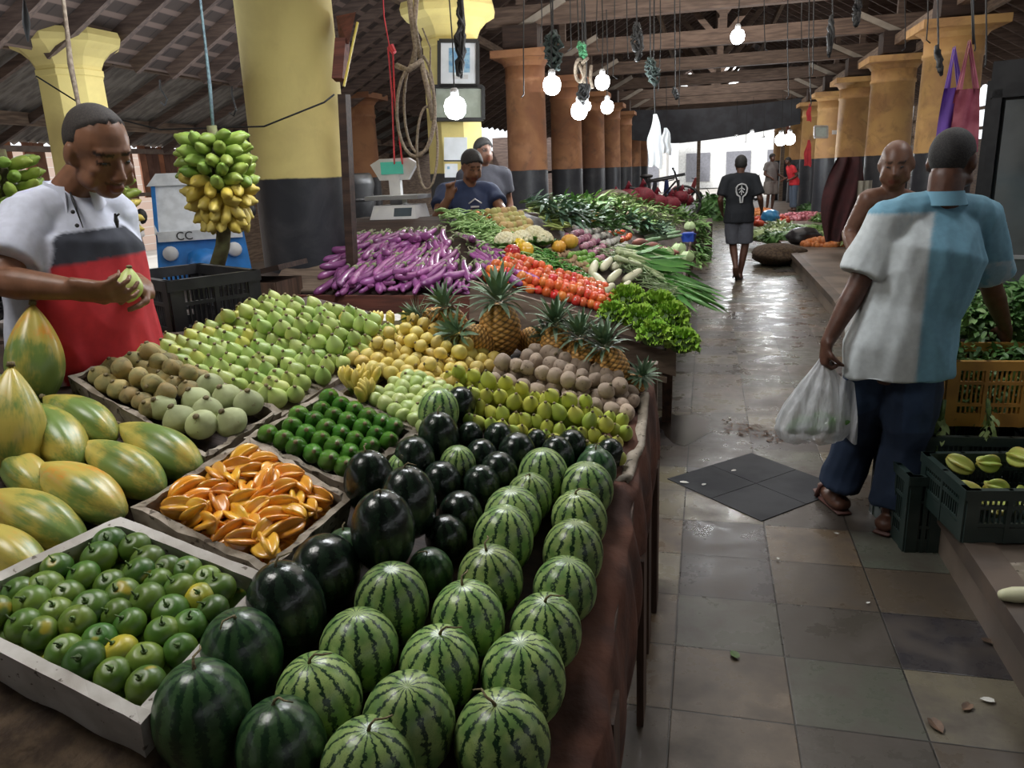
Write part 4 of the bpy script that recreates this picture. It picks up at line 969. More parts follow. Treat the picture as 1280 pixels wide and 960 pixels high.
for i, (x, y) in enumerate(((832, 318), (848, 312), (858, 322), (842, 328), (862, 283))):
    cabbage(onV(x, y, .06), .07, 'pale green cabbage, %s at the aisle edge beyond the leeks' % od(i))
m_lf = [mat('dark_leaves', (.05, .14, .03), (.10, .22, .05), rough=.5, sc=12, vv=.2), mat('mid_leaves', (.12, .26, .06), (.2, .34, .1), rough=.5, sc=12, vv=.2), mat('pale_leaves', (.28, .40, .14), (.36, .46, .2), rough=.5, sc=12, vv=.15), mat('bluish_leaves', (.10, .20, .12), (.16, .28, .18), rough=.5, sc=12)]
def bundle(name, p, ax, L_, r_, n, m, lw, label, cat, group=None, stem=True, spread=.5, rnd=.35):
    # bunch of leaves tied at the stem end
    t = empty(name, p, label, cat, group); ax = Vector(ax).normalized(); b = MB()
    for k in range(n):
        dd = (ax + V(U(-1, 1), U(-1, 1), U(-1, 1)) * spread * .5).normalized(); q_ = dd * (L_ * U(.25, .8)) + V(U(-1, 1), U(-1, 1), U(-1, 1)) * r_ * .4
        b.leaf(q_, (dd + V(U(-1, 1), U(-1, 1), U(-.3, 1)) * rnd * 2).normalized(), V(U(-.5, .5), U(-.5, .5), 1), lw[0] * U(.7, 1.2), lw[1] * U(.8, 1.2), U(.1, .6))
    obj('leaves', b, m, t, smooth=True); s = MB()
    for k in range(7): o_ = V(U(-1, 1), U(-1, 1), U(-1, 1)) * r_ * .25; s.tube([o_ - ax * L_ * .1, o_ * 1.6 + ax * L_ * .5], [.006, .004], 5)
    obj('stems', s, M['stemgreen'], t, smooth=True); return t
random.seed(33)
rowsB = [((648, 250), (700, 278), 6, 3, .30, 'dark bluish leaf bundle'), ((668, 243), (760, 288), 10, 0, .28, 'deep green leaf bundle'), ((690, 240), (800, 285), 11, 1, .28, 'green leafy herb bundle'), ((720, 240), (835, 282), 11, 2, .26, 'pale green leaf bundle'), ((760, 246), (850, 272), 8, 1, .26, 'green onion bundle'), ((835, 262), (868, 285), 5, 1, .25, 'leafy bundle at the stall edge'), ((690, 258), (735, 285), 5, 0, .25, 'dark leaf bundle near the pumpkins'), ((772, 275), (815, 292), 5, 3, .25, 'bluish leaf bundle near the gourds')]
for r0, r1, n_, mi, L_, ds in rowsB:
    for k in range(n_):
        t = (k + .5) / n_; x = r0[0] + (r1[0] - r0[0]) * t; y = r0[1] + (r1[1] - r0[1]) * t
        bundle('leaf_bundle', onV(x, y, .04), (1, U(-.9, -.2), .15), L_, .06, 34, m_lf[mi], (.11, .03), '%s, %s from the left in its row' % (ds, od(k)), 'leafy vegetable', 'leafy bundles on the far vegetable stall')
for i, (x, y, s_) in enumerate(((872, 300, 1), (880, 312, 1.1), (868, 270, 1), (873, 285, .9))):
    bundle('leaf_bundle', V(-.16, onV(min(x, 862), y).y, .66), (1, -.6, -.3), .25, .08, 46, m_lf[i % 2], (.12, .035), 'leafy green bundle hanging over the aisle edge, %s' % ['beside the blue tray', 'nearest beyond the leeks', 'farthest of four', 'third of four from the leeks'][i], 'leafy vegetable')
m_pnk = mat('pink_root_skin', (.55, .36, .26), (.45, .3, .22), rough=.7, sc=10, vv=.15)
ppk = ovoid('sweet_potato', 'sweet potato', m_pnk, .11, .03, .1, tip=False)
put_grid([ppk], gq([(755, 262), (775, 260), (825, 278), (805, 284)]), 8, 3, .03, 'pinkish sweet potato in the row toward the aisle', 'sweet potatoes on the far stall', lift=.03)
put_grid([pga], gq([(735, 244), (745, 241), (850, 266), (840, 270)]), 22, 2, .03, 'pale radish root at the far edge', 'pale roots at the far edge of the stall', lift=.05, sc=(1.2, 1.7))
b = MB(); b.lathe([(.07, -.05), (.09, .03), (.095, .035), (.085, .03), (.065, -.04)], 16); 
b.box((0, 0, .0), (.12, .16, .1)); obj('blue_tub', b, M['blue'], loc=V(-.2, 9.2, .80), label='small bright blue tub at the aisle edge of the stall', cat='tub')
# ================================================================== THINGS AROUND THE STALLS
random.seed(301)
def vcrate(name, w, d, h, m, loc_, rz, label, cat='crate', nw=8, nh=3, lean=None, handle=True):
    t = empty(name, loc_, label, cat, rz=rz)
    if lean: t.rotation_euler = (lean[0], lean[1], rz)
    th = .012
    b = MB(); b.box((0, 0, .01), (w * .97, d * .97, .02)); obj('base', b, m, t)
    for (cx, cy, L_, ax) in ((0, -d / 2, w, 0), (0, d / 2, w, 0), (-w / 2, 0, d, 1), (w / 2, 0, d, 1)):
        b = MB()
        def bx(u, z, su, sz, t_=th):
            if ax == 0: b.box((u, cy, z), (su, t_, sz))
            else: b.box((cx, u, z), (t_, su, sz))
        bx(0, h - .02, L_ + .02, .04, .026); bx(0, .03, L_, .06); 
        for s in (-1, 1): bx(s * (L_ / 2 - .02), h / 2, .045, h, .02)
        n_ = max(2, int(L_ / .13))
        for k in range(1, n_): bx(-L_ / 2 + L_ * k / n_, h / 2, .016, h, .018)
        for k in range(1, nh): bx(0, h * k / nh, L_, .014, .014)
        ns = int(L_ / .018)
        for k in range(ns): bx(-L_ / 2 + L_ * (k + .5) / ns, h * .5, .006, h * .9, .008)
        obj('side', b, m, t)
    return t
# bench behind the fruit table with the black crate on it
b = MB(); b.box((-2.15, 2.85, .98), (1.1, .75, .05)); 
for x, y in ((-2.65, 2.55), (-1.65, 2.55), (-2.65, 3.15), (-1.65, 3.15)): b.box((x, y, .57), (.06, .06, .78))
obj('bench', b, M['wood_dark'], label='dark wooden bench behind the guavas carrying the black crate', cat='bench')
p = atd(214, 372, 2.8)
vcrate('plastic_crate', .50, .34, .27, M['black'], V(-1.98, 2.62, 1.01), radians(-30), 'black slotted plastic crate standing behind the vendor\'s hands')
b = MB(); c_ = atd(222, 340, 2.60)
# wooden box by the column
tbx = empty('wooden_box', (-2.6, 4.15, .2), 'brown rough wooden box between black crate and big column', 'box')
b = MB(); b.box((0, 0, .42), (.36, .3, .84)); obj('body', b, M['wood_post'], tbx)
b = MB(); b.bar((-.2, -.0, .85), (.22, 0, .93), .34, .03, up=V(0, 0, 1)); obj('lid', b, M['wood_dark'], tbx)
for k in range(3): b = MB(); b.box((-.12 + .12 * k, -.158, .42), (.108, .015, .84)); obj('plank', b, M['wood_post'], tbx)
# newspaper bundle
t = empty('newspaper_bundle', atd(5, 392, 2.75), 'stack of crumpled newspapers at the left edge behind the vendor', 'newspapers'); b = MB()
for k in range(7): b.grid(lambda u, v: V((u - .5) * .26, (v - .5) * .2, k * .02 + .012 * sin(u * 7 + k) * cos(v * 5 + k)), 8, 6)
obj('sheets', b, mat('newsprint', (.62, .62, .62), (.08, .08, .1), rough=.9, sc=14, lo=.45, hi=.55), t, smooth=True)
b = MB(); pz_ = atd(5, 392, 2.75); b.box((pz_.x - .05, pz_.y, pz_.z / 2 - .03), (.5, .3, pz_.z - .07)); obj('side_table', b, M['wood_dark'], label='dark wooden table under the newspapers at the left edge', cat='table')
# ---- hanging banana bunches
def bunch(name, p, h, r_, tiers, per, label, green_to=.55, stalk=.35, sc=.11, fr=.024, side=None):
    t = empty(name, p, label, 'banana bunch')
    s = MB(); s.tube([(0, 0, h * .55), (0, 0, 0), (-.01, 0, -h * .5), (-.03, 0, -h * .5 - stalk * .4), (-.09, 0, -h * .5 - stalk)], [.022, .028, .032, .034, .036], 10); obj('stalk', s, mat('banana_stalk', (.16, .17, .07), (.10, .08, .04), rough=.8, sc=20) if 'stalk' not in M else M['stalk'], t, smooth=True)
    for j in range(tiers):
        z = h * (.46 - .92 * (j + .5) / tiers); f_ = (j + .5) / tiers; rr = r_ * (.62 + .5 * sin(pi * min(1, f_ * .9 + .15)))
        for k in range(per):
            a = (k + (j % 2) * .5) / per * 2 * pi + U(-.12, .12); ripe = f_ > green_to + U(-.1, .1)
            o = banana(sc * U(.9, 1.15), fr * U(.9, 1.08), .45, m_ban if ripe else m_bang, t)
            up = .25 if f_ < .7 else -1.2 + U(-.2, .2)
            d_ = V(cos(a), sin(a), U(.0, .45) if f_ < .55 else U(-.8, -.1) if f_ < .8 else U(-1.8, -.8)); d_ = (d_ + V(-sin(a), cos(a), 0) * U(-.5, .5)).normalized()
            o.location = V(cos(a) * rr * .75, sin(a) * rr * .75, z + U(-.012, .012)); o.rotation_euler = align(d_, U(0, 6)).to_euler()
    return t
M['stalk'] = mat('banana_stalk', (.16, .17, .07), (.10, .08, .04), rough=.8, sc=20)
bunch('banana_bunch', atd(274, 226, 3.55), .44, .145, 9, 11, 'hanging banana bunch, green above and yellow below, beside the big column', .52, .2, .112, .0275)
bunch('banana_bunch', atd(12, 245, 3.4), .36, .13, 6, 9, 'green banana bunch hanging at the left edge behind the vendor', .9, .05)
bunch('banana_bunch', atd(150, 262, 3.8), .36, .075, 6, 6, 'small banana bunch hanging just behind the vendor\'s chest', .35, .05, .085, .02)
def cord(pts, r_, m, label, cat='rope', name='rope'):
    b = MB(); b.tube(pts, r_, 6); return obj(name, b, m, smooth=True, label=label, cat=cat)
m_blu = mat('faded_blue_rope', (.16, .25, .27), (.1, .14, .17), rough=.9, sc=60)
cord([atd(248, -20, 3.55), atd(256, 50, 3.55), atd(262, 105, 3.55), atd(267, 168, 3.55)], [.006, .006, .009, .007], m_blu, 'blue grey rope holding up the hanging banana bunch')
for a_, b_, ds in (((200, 110), (206, 132), 'left'), ((290, 118), (292, 145), 'right')):
    q = [atd(a_[0], a_[1] - 10, 6.5), atd(a_[0], a_[1], 6.5), atd(b_[0] + 3, b_[1] - 8, 6.5), atd(b_[0], b_[1], 6.5), atd(b_[0] - 5, b_[1] - 4, 6.5)]
    cord(q, .008, M['wire'], 'small black iron hook under the corrugated roof, %s one' % ds, 'hook', 'hook')
cord([atd(78, -10, 3.0), atd(84, 40, 3.0), atd(88, 80, 3.0), atd(98, 130, 3.0), atd(98, 150, 3.0)], [.007, .008, .011, .008, .007], M['rope'], 'knotted dark twine hanging in front of the yellow column behind the vendor')
cord([atd(30, 0, 5.), atd(32, 18, 5.), atd(33, 30, 5.), atd(35, 52, 5.)], [.006, .02, .024, .005], M['wire'], 'black bundle of wire hanging at the top left corner', 'wire', 'wire_bundle')
cord([atd(45, 95, 4.5), atd(120, 142, 4.6), atd(200, 162, 4.6), atd(330, 158, 4.4), atd(405, 128, 4.3), atd(418, 118, 4.3)], .005, M['wire'], 'thin dark wire sagging from the left column to the big yellow column', 'wire', 'wire')
# plank and brace on the big column
b = MB(); b.bar(atd(430, 118, 4.55), atd(441, 345, 4.9), .05, .07, up=V(0, 1, 0)); obj('plank', b, M['wood_dark'], label='blackened upright plank standing against the right side of the big column', cat='plank')
t = empty('timber_brace', atd(432, 50, 4.6), 'reddish brown timber bracket beside the top of the big column', 'bracket'); o_ = atd(432, 50, 4.6)
b = MB(); b.hexa([atd(420, 20, 4.7) - o_, atd(445, 15, 4.6) - o_, atd(445, 15, 4.8) - o_, atd(420, 20, 4.9) - o_], [atd(425, 55, 4.7) - o_, atd(436, 55, 4.6) - o_, atd(436, 55, 4.8) - o_, atd(425, 55, 4.9) - o_]); b.bar(atd(428, 50, 4.65) - o_, atd(424, 100, 4.65) - o_, .07, .06, up=V(0, 1, 0)); obj('bracket_body', b, M['wood_red'], t)
b = MB(); b.tube([atd(447, 28, 4.6) - o_, atd(440, 60, 4.6) - o_, atd(430, 108, 4.6) - o_], .008, 6); obj('rope', b, m_ban, t)
# ---- loops of pale rope and red strap over the scale
def loop(c, w, h, d_, n=22, tw=0):
    return [atd(c[0] + w * sin(2 * pi * k / n), c[1] - h * cos(2 * pi * k / n), d_ + .05 * sin(4 * pi * k / n + tw)) for k in range(n + 1)]
t = empty('rope_coil', atd(515, 60, 5.6), 'thick pale rope coils hanging beside the yellow eight-sided column', 'rope'); o_ = t.location.copy()
for pts, r_ in ((loop((520, 138), 24, 58, 5.6), .012), (loop((534, 185), 13, 52, 5.65), .010), (loop((524, 130), 19, 62, 5.7), .010), ([atd(510, -20, 5.6), atd(514, 20, 5.6), atd(520, 60, 5.6), atd(516, 80, 5.6)], .022), ([atd(522, -20, 5.6), atd(518, 30, 5.6), atd(526, 75, 5.6)], .018), ([atd(526, 75, 5.6), atd(536, 120, 5.6), atd(541, 150, 5.6)], .02), ([atd(496, 82, 5.6), atd(510, 88, 5.55), atd(528, 76, 5.6)], .022), ([atd(528, 35, 5.6), atd(538, 60, 5.65), atd(537, 140, 5.65)], .006)):
    b = MB(); b.tube([p - o_ for p in pts], r_, 7); obj('strand', b, M['rope'], t, smooth=True)
m_red = mat('red_strap', (.65, .05, .06), (.5, .03, .05), rough=.6)
t = empty('red_strap', atd(490, 60, 5.8), 'red plastic straps hanging above the weighing scale', 'strap'); o_ = t.location.copy()
for x0, x1, x2 in ((485, 490, 493), (491, 493, 503)):
    b = MB(); b.tube([atd(x0, 60, 5.8) - o_, atd(x1, 120, 5.8) - o_, atd(x2, 205, 5.8) - o_], .011, 6, ex=.5); obj('strap_band', b, m_red, t)
b = MB(); b.tube([atd(488, 58, 5.8) - o_, atd(493, 66, 5.8) - o_], [.03, .02], 8); b.tube([atd(478, -20, 5.8) - o_, atd(480, 20, 5.8) - o_, atd(487, 60, 5.8) - o_], .005, 5); obj('knot', b, m_red, t)
# ---- weighing scale on its own small stand
def local(pts, o_): return [Vector(p) - o_ for p in pts]
o_ = V(-2.28, 5.6, 1.30)
t = empty('weighing_scale', o_, 'white electronic weighing scale with raised display behind the eggplants', 'scale')
b = MB(); b.hexa([(-.17, -.15, 0), (.2, -.15, 0), (.2, .15, 0), (-.17, .15, 0)], [(-.15, -.10, .1), (.18, -.10, .1), (.18, .14, .1), (-.15, .14, .1)]); obj('body', b, M['white'], t)
b = MB(); b.box((0, .03, .155), (.42, .3, .03)); b.box((0, .03, .12), (.1, .1, .05)); obj('pan', b, mat('steel_pan', (.6, .6, .6), rough=.35, metal=.6), t)
sc_ = mat('scale_screen', (.05, .08, .12), rough=.2); b = MB(); b.add([(.02, -.152 + .01, .02), (.16, -.142, .02), (.16, -.115, .08), (.02, -.115, .08)], [(0, 1, 2, 3)]); obj('screen', b, sc_, t)
b = MB(); b.box((-.05, .12, .25), (.09, .05, .2)); obj('display_post', b, M['white'], t)
b = MB(); b.hexa([(-.17, .1, .28), (.06, .1, .28), (.06, .15, .28), (-.17, .15, .28)], [(-.24, .1, .40), (.14, .1, .40), (.14, .15, .40), (-.24, .15, .40)]); b.hexa([(-.24, .1, .40), (.14, .1, .40), (.14, .15, .40), (-.24, .15, .40)], [(-.16, .1, .44), (.07, .1, .44), (.07, .15, .44), (-.16, .15, .44)]); d_ = obj('display_head', b, M['white'], t)
b = MB(); b.box((-.06, .094, .37), (.18, .008, .09)); obj('green_display', b, mat('green_display', (.05, .3, .22), emis=((.1, .6, .45), .25)), d_)
b = MB(); b.box((-2.3, 5.72, .75), (.8, .42, 1.1)); obj('scale_stand', b, M['wood_dark'], label='dark wooden stand under the weighing scale', cat='stand')
b = MB(); b.lathe([(.2, 0), (.23, .08), (.22, .16), (.24, .24), (.22, .32), (.24, .4), (.22, .48), (.2, .5), (.19, .5)], 24); b.lathe([(.23, .25), (.25, .27), (.23, .29)], 24)
obj('black_barrel', b, M['black'], smooth=True, loc=V(-3.15, 6.6, 1.15), label='black ribbed plastic barrel left of the weighing scale', cat='barrel')
b = MB(); b.box((-3.15, 6.6, .67), (.6, .6, .94)); obj('barrel_stand', b, M['wood_dark'], label='dark wooden stand under the black barrel', cat='stand')
# ---- frames and papers on the eight-sided column
def panel(name, x0, y0, x1, y1, d_, m, label, cat, frame=None, th=.02, art=None):
    a, b_, c_, e = atd(x0, y1, d_), atd(x1, y1, d_ * 1.0), atd(x1, y0, d_), atd(x0, y0, d_); o_ = (a + c_) / 2
    t = empty(name, o_, label, cat); q = [p - o_ for p in (a, b_, c_, e)]; n_ = (q[1] - q[0]).cross(q[3] - q[0]).normalized()
    if n_.y > 0: n_ = -n_
    b = MB(); b.hexa(q, [p + n_ * th * .5 for p in q]); obj('sheet', b, m, t)
    if frame:
        for i in range(4):
            b = MB(); b.bar(q[i] + n_ * th * .5, q[(i + 1) % 4] + n_ * th * .5, .035, th * 1.6, up=n_); obj('frame', b, frame, t)
    if art:
        for u0, v0, u1, v1, mm in art:
            P = lambda u, v: bil([q[3], q[2], q[1], q[0]], u, v) + n_ * th * .6
            b = MB(); b.add([P(u0, v1), P(u1, v1), P(u1, v0), P(u0, v0)], [(0, 1, 2, 3)]); obj('print', b, mm, t)
    return t
paper = mat('white_paper', (.62, .65, .68), (.55, .58, .6), rough=.7); blp = mat('blue_print', (.12, .26, .42), (.25, .4, .5), rough=.6, sc=25); grp_ = mat('grey_glass_print', (.30, .33, .28), (.22, .25, .2), rough=.3, sc=6)
panel('picture_frame', 549, 52, 597, 108, 7.72, paper, 'black framed picture with blue print on the eight-sided column', 'picture', M['wire'], art=[(.25, .15, .8, .7, blp), (.35, .75, .75, .85, M['bulb_cap'])])
panel('picture_frame', 543, 109, 604, 150, 7.72, grp_, 'wide dark framed picture behind the glaring bulb', 'picture', M['wire'])
panel('paper_notice', 555, 172, 584, 202, 7.75, paper, 'white paper notice taped on the eight-sided column', 'notice', art=[(.0, .95, 1., 1., M['wire'])])
panel('paper_notice', 556, 205, 572, 222, 7.75, paper, 'small paper notice below the larger one on the column', 'notice', art=[(.2, .2, .4, .4, blp)])
# ---- dark wire tangles hanging from the roof
def tangle(p0, p1, w, d_, label, n=10, m=None, seed=0, top=-30):
    random.seed(seed); o_ = atd(p0[0], p0[1], d_); t = empty('wire_tangle', o_, label, 'wires')
    b = MB(); b.tube([atd(p0[0], top, d_) - o_, atd(p0[0] + 1, p0[1], d_) - o_], .008, 5); obj('cord', b, M['wire'], t)
    b = MB()
    for k in range(n):
        pts = []; x = p0[0] + U(-w, w) * .3
        for i in range(7):
            f_ = i / 6; pts.append(atd(p0[0] + (p1[0] - p0[0]) * f_ + U(-w, w) * (.35 + .65 * sin(pi * f_)), p0[1] + (p1[1] - p0[1]) * f_ + U(-3, 3), d_ + U(-.04, .04)) - o_)
        b.tube(pts, U(.008, .02), 5)
    obj('wires', b, m or M['wire'], t, smooth=True)
m_dg = mat('dusty_green_cord', (.06, .09, .08), (.03, .04, .04), rough=.8, sc=30)
TG = [((575, 0), (575, 95), 7, 6.4, 'black wire tangle hanging above the glaring bulb', 12, None), ((690, 40), (694, 85), 14, 6.6, 'dusty dark tangle of cords above the leftmost ceiling bulb', 14, m_dg), ((727, 55), (730, 72), 8, 7.2, 'small green tangle above the cluster of bulbs', 7, mat('green_cord', (.08, .3, .14))), ((795, 30), (797, 75), 8, 7.5, 'black wire bundle hanging over the middle of the hall', 12, None), ((812, 75), (818, 105), 10, 8, 'dark cord tangle above the hanging white bags', 12, m_dg),
      ((730, 100), (728, 128), 8, 7.3, 'dark blue tangle just above the lowest bulb', 8, M['wire']), ((1040, 20), (1036, 70), 4, 8, 'black frayed cord bundle, left of the right row columns', 8, None), ((1072, 0), (1070, 30), 5, 6.5, 'dark cord bundle at the top edge between the right trusses', 9, None), ((1172, 60), (1176, 92), 4, 6.5, 'short black bundle in front of the nearest ochre column', 8, None), ((843, 110), (845, 122), 3, 9, 'small dark cord end over the aisle', 6, None)]
for i, (a_, b_, w_, d_, lb, n_, mm) in enumerate(TG): tangle(a_, b_, w_, d_, lb, n_, mm, 400 + i)
t = empty('rope_knot', atd(728, 90, 7.2), 'pale looped cloth knot hanging above the bulbs', 'rope'); o_ = t.location.copy()
for pts in (loop((725, 88), 6, 14, 7.2), [atd(722, 78, 7.2), atd(728, 90, 7.2), atd(731, 104, 7.2)], [atd(739, 82, 7.2), atd(738, 100, 7.2), atd(741, 110, 7.2)], [atd(735, 72, 7.2), atd(727, 80, 7.2)]):
    b = MB(); b.tube([p - o_ for p in pts], .017, 6); obj('strand', b, M['rope'], t, smooth=True)
for i, (x, y1, d_) in enumerate(((655, 118, 6.5), (712, 60, 8.0), (768, 95, 8.5), (783, 70, 9), (825, 110, 9), (850, 130, 10), (985, 120, 9), (1012, 130, 8.5), (1018, 90, 8), (955, 60, 10), (1160, 50, 7.5), (1218, 60, 7.), (1130, 60, 9), (1232, 80, 6), (676, 50, 8), (1003, 60, 11), (747, 60, 9))):
    cord([atd(x, -30, d_), atd(x + U(-2, 2), y1 * .5, d_), atd(x + U(-2, 2), y1, d_), atd(x + U(-4, 4), y1 + 4, d_)], .006, M['wire'], 'thin dark cord hanging from the roof, %s of the loose ones' % od(i), 'cord', 'cord')
# ---- white plastic bags hanging in the middle
m_bag = mat('white_bag_plastic', (.80, .83, .86), (.7, .74, .78), rough=.5, sc=6)
def hang_bag(x, y0, y1, w, d_, label, m, sh=0):
    o_ = atd(x, y0, d_); b = MB(); H_ = (y1 - y0) * d_ / F; W = w * d_ / F
    b.grid(lambda u, v: V((u - .5) * W * (.25 + .75 * min(1, v * 2.2)) + sh * v + .01 * sin(v * 9), .06 * W * sin(u * 14) * v - .05, -v * H_ + .03 * sin(u * 5) * v), 20, 14)
    b.grid(lambda u, v: V((u - .5) * W * (.25 + .75 * min(1, v * 2.2)) + sh * v + .01 * sin(v * 9), .05 + .06 * W * sin(u * 14 + 1) * v, -v * H_), 20, 14)
    return obj('plastic_bag', b, m, smooth=True, loc=o_, label=label, cat='plastic bag')
hang_bag(819, 143, 206, 17, 8.6, 'tall white plastic bags hanging on a cord over the stall', m_bag)
hang_bag(832, 160, 190, 14, 8.8, 'short white plastic bag hanging right of the tall ones', m_bag)
cord([atd(818, -20, 8.6), atd(817, 80, 8.6), atd(819, 146, 8.6)], .008, M['wire'], 'dark cord holding the hanging white plastic bags', 'cord', 'cord')
# ================================================================== BEYOND THE STALL
t = empty('rubbish_bin', (-1.55, 13.4, .0), 'dark green bin topped by a grey sack beside the left columns', 'bin'); b = MB(); b.lathe([(.2, 0), (.26, .9), (.28, .92), (.28, .96), (.24, .96)], 20); obj('body', b, mat('green_bin', (.02, .09, .04)), t, smooth=True)
b = MB(); b.ell((0, 0, 1.06), (.34, .34, .2), seg=16, ring=8); obj('sack', b, M['foam_old'], t, smooth=True)
m_net = mat('red_net_sack', (.24, .012, .03), (.13, .01, .02), rough=.6, sc=40, bump=.5)
random.seed(9)
for i, (x, y, r_) in enumerate(((768, 254, .20), (784, 249, .23), (802, 247, .24), (820, 254, .21), (838, 256, .2), (796, 258, .2), (851, 246, .15), (858, 250, .14))):
    d_ = 13.5 + .2 * i; p = atd(x, y, d_); b = MB()
    b.lathe([(max(.05, sin(pi * k / 12)) * r_ * (1 + .05 * sin(k * 3)), -cos(pi * k / 12) * r_ * .8) for k in range(13)], 18, f=lambda a, z: 1 + .06 * sin(a * 5 + i)); b.tube([(0, 0, r_ * .75), (.02, 0, r_ * 1.05), (.06, 0, r_ * 1.15)], [.05, .03, .07], 8)
    obj('net_sack', b, m_net, smooth=True, loc=p, label='stuffed dark red net sack of onions, %s beyond the leafy stall' % od(i), cat='sack', group='red net sacks beyond the stall')
b = MB(); b.box((-1.0, 14.3, .32), (2.2, 1.1, .64)); obj('low_table', b, M['wood_dark'], label='dark low table under the red net sacks', cat='table')
# bicycle
t = empty('bicycle', (-.95, 15.6, 0), 'black bicycle parked by the far end of the vegetable stalls', 'bicycle'); s_ = .62
def ring(c, r_, w):
    b = MB(); b.tube([(c[0] + cos(a) * r_, c[1], c[2] + sin(a) * r_) for a in [2 * pi * k / 28 for k in range(29)]], w, 6); return b
for cx in (-.5, .5):
    wl = obj('wheel', ring((cx, 0, .34 + .55), .32, .025), M['black'], t, smooth=True)
    b = MB(); 
    for k in range(10): b.tube([(cx, 0, .89), (cx + cos(k * .628) * .32, 0, .89 + sin(k * .628) * .32)], .004, 4)
    obj('spokes', b, M['bulb_cap'], wl)
b = MB(); z0 = .89
for a_, b_ in (((-.5, 0, z0), (-.2, 0, z0 + .45)), ((-.5, 0, z0), (-.05, 0, z0 - .03)), ((-.05, 0, z0 - .03), (-.2, 0, z0 + .5)), ((-.05, 0, z0 - .03), (.36, 0, z0 + .42)), ((-.2, 0, z0 + .42), (.34, 0, z0 + .48)), ((.5, 0, z0), (.33, 0, z0 + .6))): b.tube([a_, b_], .02, 6)
obj('frame', b, M['black'], t); b = MB(); b.tube([(.3, -.25, z0 + .66), (.33, 0, z0 + .6), (.3, .25, z0 + .66)], .016, 6); obj('handlebar', b, M['black'], t)
b = MB(); b.ell((-.2, 0, z0 + .53), (.13, .07, .04), seg=10, ring=6); obj('saddle', b, M['black'], t, smooth=True)
b = MB(); b.box((-.95, 15.6, .27), (1.8, .9, .54)); obj('low_table', b, M['wood_dark'], label='dark low platform under the parked bicycle', cat='table')
b = MB(); b.box((-.9, 17.2, 1.35), (.9, .5, .06), rot=rotm(0, -.15, 0)); b.box((-1.2, 17.2, .7), (.05, .4, 1.4)); b.box((-.6, 17.2, .65), (.05, .4, 1.3)); obj('folding_stand', b, M['black'], label='black folding stand behind the bicycle', cat='stand')
# signs, street and buildings seen through the far opening
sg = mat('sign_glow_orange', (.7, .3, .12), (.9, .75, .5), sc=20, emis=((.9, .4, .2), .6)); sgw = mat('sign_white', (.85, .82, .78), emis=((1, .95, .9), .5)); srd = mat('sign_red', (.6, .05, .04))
t = empty('shop_sign', (-1.3, 30, 3.0), 'long orange shop sign hanging across the far left of the opening', 'sign')
b = MB(); b.box((0, 0, 0), (4.2, .1, .75)); obj('board', b, mat('sign_board', (.30, .17, .11), (.22, .12, .08), sc=3), t)
random.seed(12); b = MB()
for k in range(16): b.box((-1.2 + k * .17, -.06, .05 + U(-.03, .03)), (.11, .02, U(.14, .26)))
for k in range(4): b.box((1.75 + (k % 2) * .16, -.06, -.08 + (k // 2) * .2), (.12, .02, .13))
obj('lettering', b, sg, t)
t = empty('shop_sign', (3.0, 29.5, 2.75), 'small red and white shop sign above the far right of the opening', 'sign'); b = MB(); b.box((0, 0, 0), (.8, .08, .5)); obj('board', b, M['wood_red'], t); b = MB()
for k in range(4): b.box((-.25 + k * .17, -.05, .05), (.11, .02, .2))
obj('lettering', b, sgw, t)
for i, (x, y, w_, h_, c_) in enumerate(((-6, 52, 7, 6, (.75, .72, .68)), (2, 58, 8, 5, (.8, .8, .78)), (10, 55, 7, 7, (.7, .68, .66)))):
    t = empty('shop_building', (x, y, 0), 'pale sunlit shop building across the street, %s of three' % ['left', 'middle', 'right'][i], 'building'); b = MB(); b.box((0, 0, h_ / 2), (w_, 3, h_)); obj('wall', b, mat('pale_render_%d' % i, c_), t)
    for k in range(3):
        b = MB(); b.box((-w_ / 2 + w_ * (k + .5) / 3, -1.53, 1.4), (w_ / 5, .08, 1.9)); obj('doorway', b, mat('shade_%d%d' % (i, k), (.25, .25, .28)), t)
for x in (-.35, 2.65):
    b = MB(); b.box((x, 31, 1.7), (.13, .13, 3.4)); obj('post', b, M['wood_grey'], label='thin wooden post in the far opening, %s one' % ('left' if x < 0 else 'right'), cat='post')
for i, (x, y, c_) in enumerate(((-1.6, 33, (.08, .12, .35)), (-2.2, 32, (.1, .1, .12)), (1.6, 36, (.5, .5, .55)), (-1.0, 35, (.6, .1, .1)))):
    t = empty('scooter', (x, y, 0), ['dark blue scooter', 'black scooter', 'grey scooter', 'red scooter'][i] + ' parked outside the far opening', 'scooter', rz=.4 * i)
    for cy in (-.6, .6):
        b = MB(); b.tube([(0, cy + cos(a) * .22, .27 + sin(a) * .22) for a in [2 * pi * k / 16 for k in range(17)]], .06, 6); obj('wheel', b, M['black'], t, smooth=True)
    b = MB(); b.tube([(0, .7, .4), (0, .35, .6), (0, 0, .35), (0, -.4, .55), (0, -.55, 1.0)], [.12, .17, .14, .12, .08], 10, rnd=True); obj('body', b, mat('scooter_paint_%d' % i, c_, rough=.3), t, smooth=True)
    b = MB(); b.tube([(-.3, -.5, 1.05), (0, -.55, 1.0), (.3, -.5, 1.05)], .02, 6); obj('handlebar', b, M['black'], t)
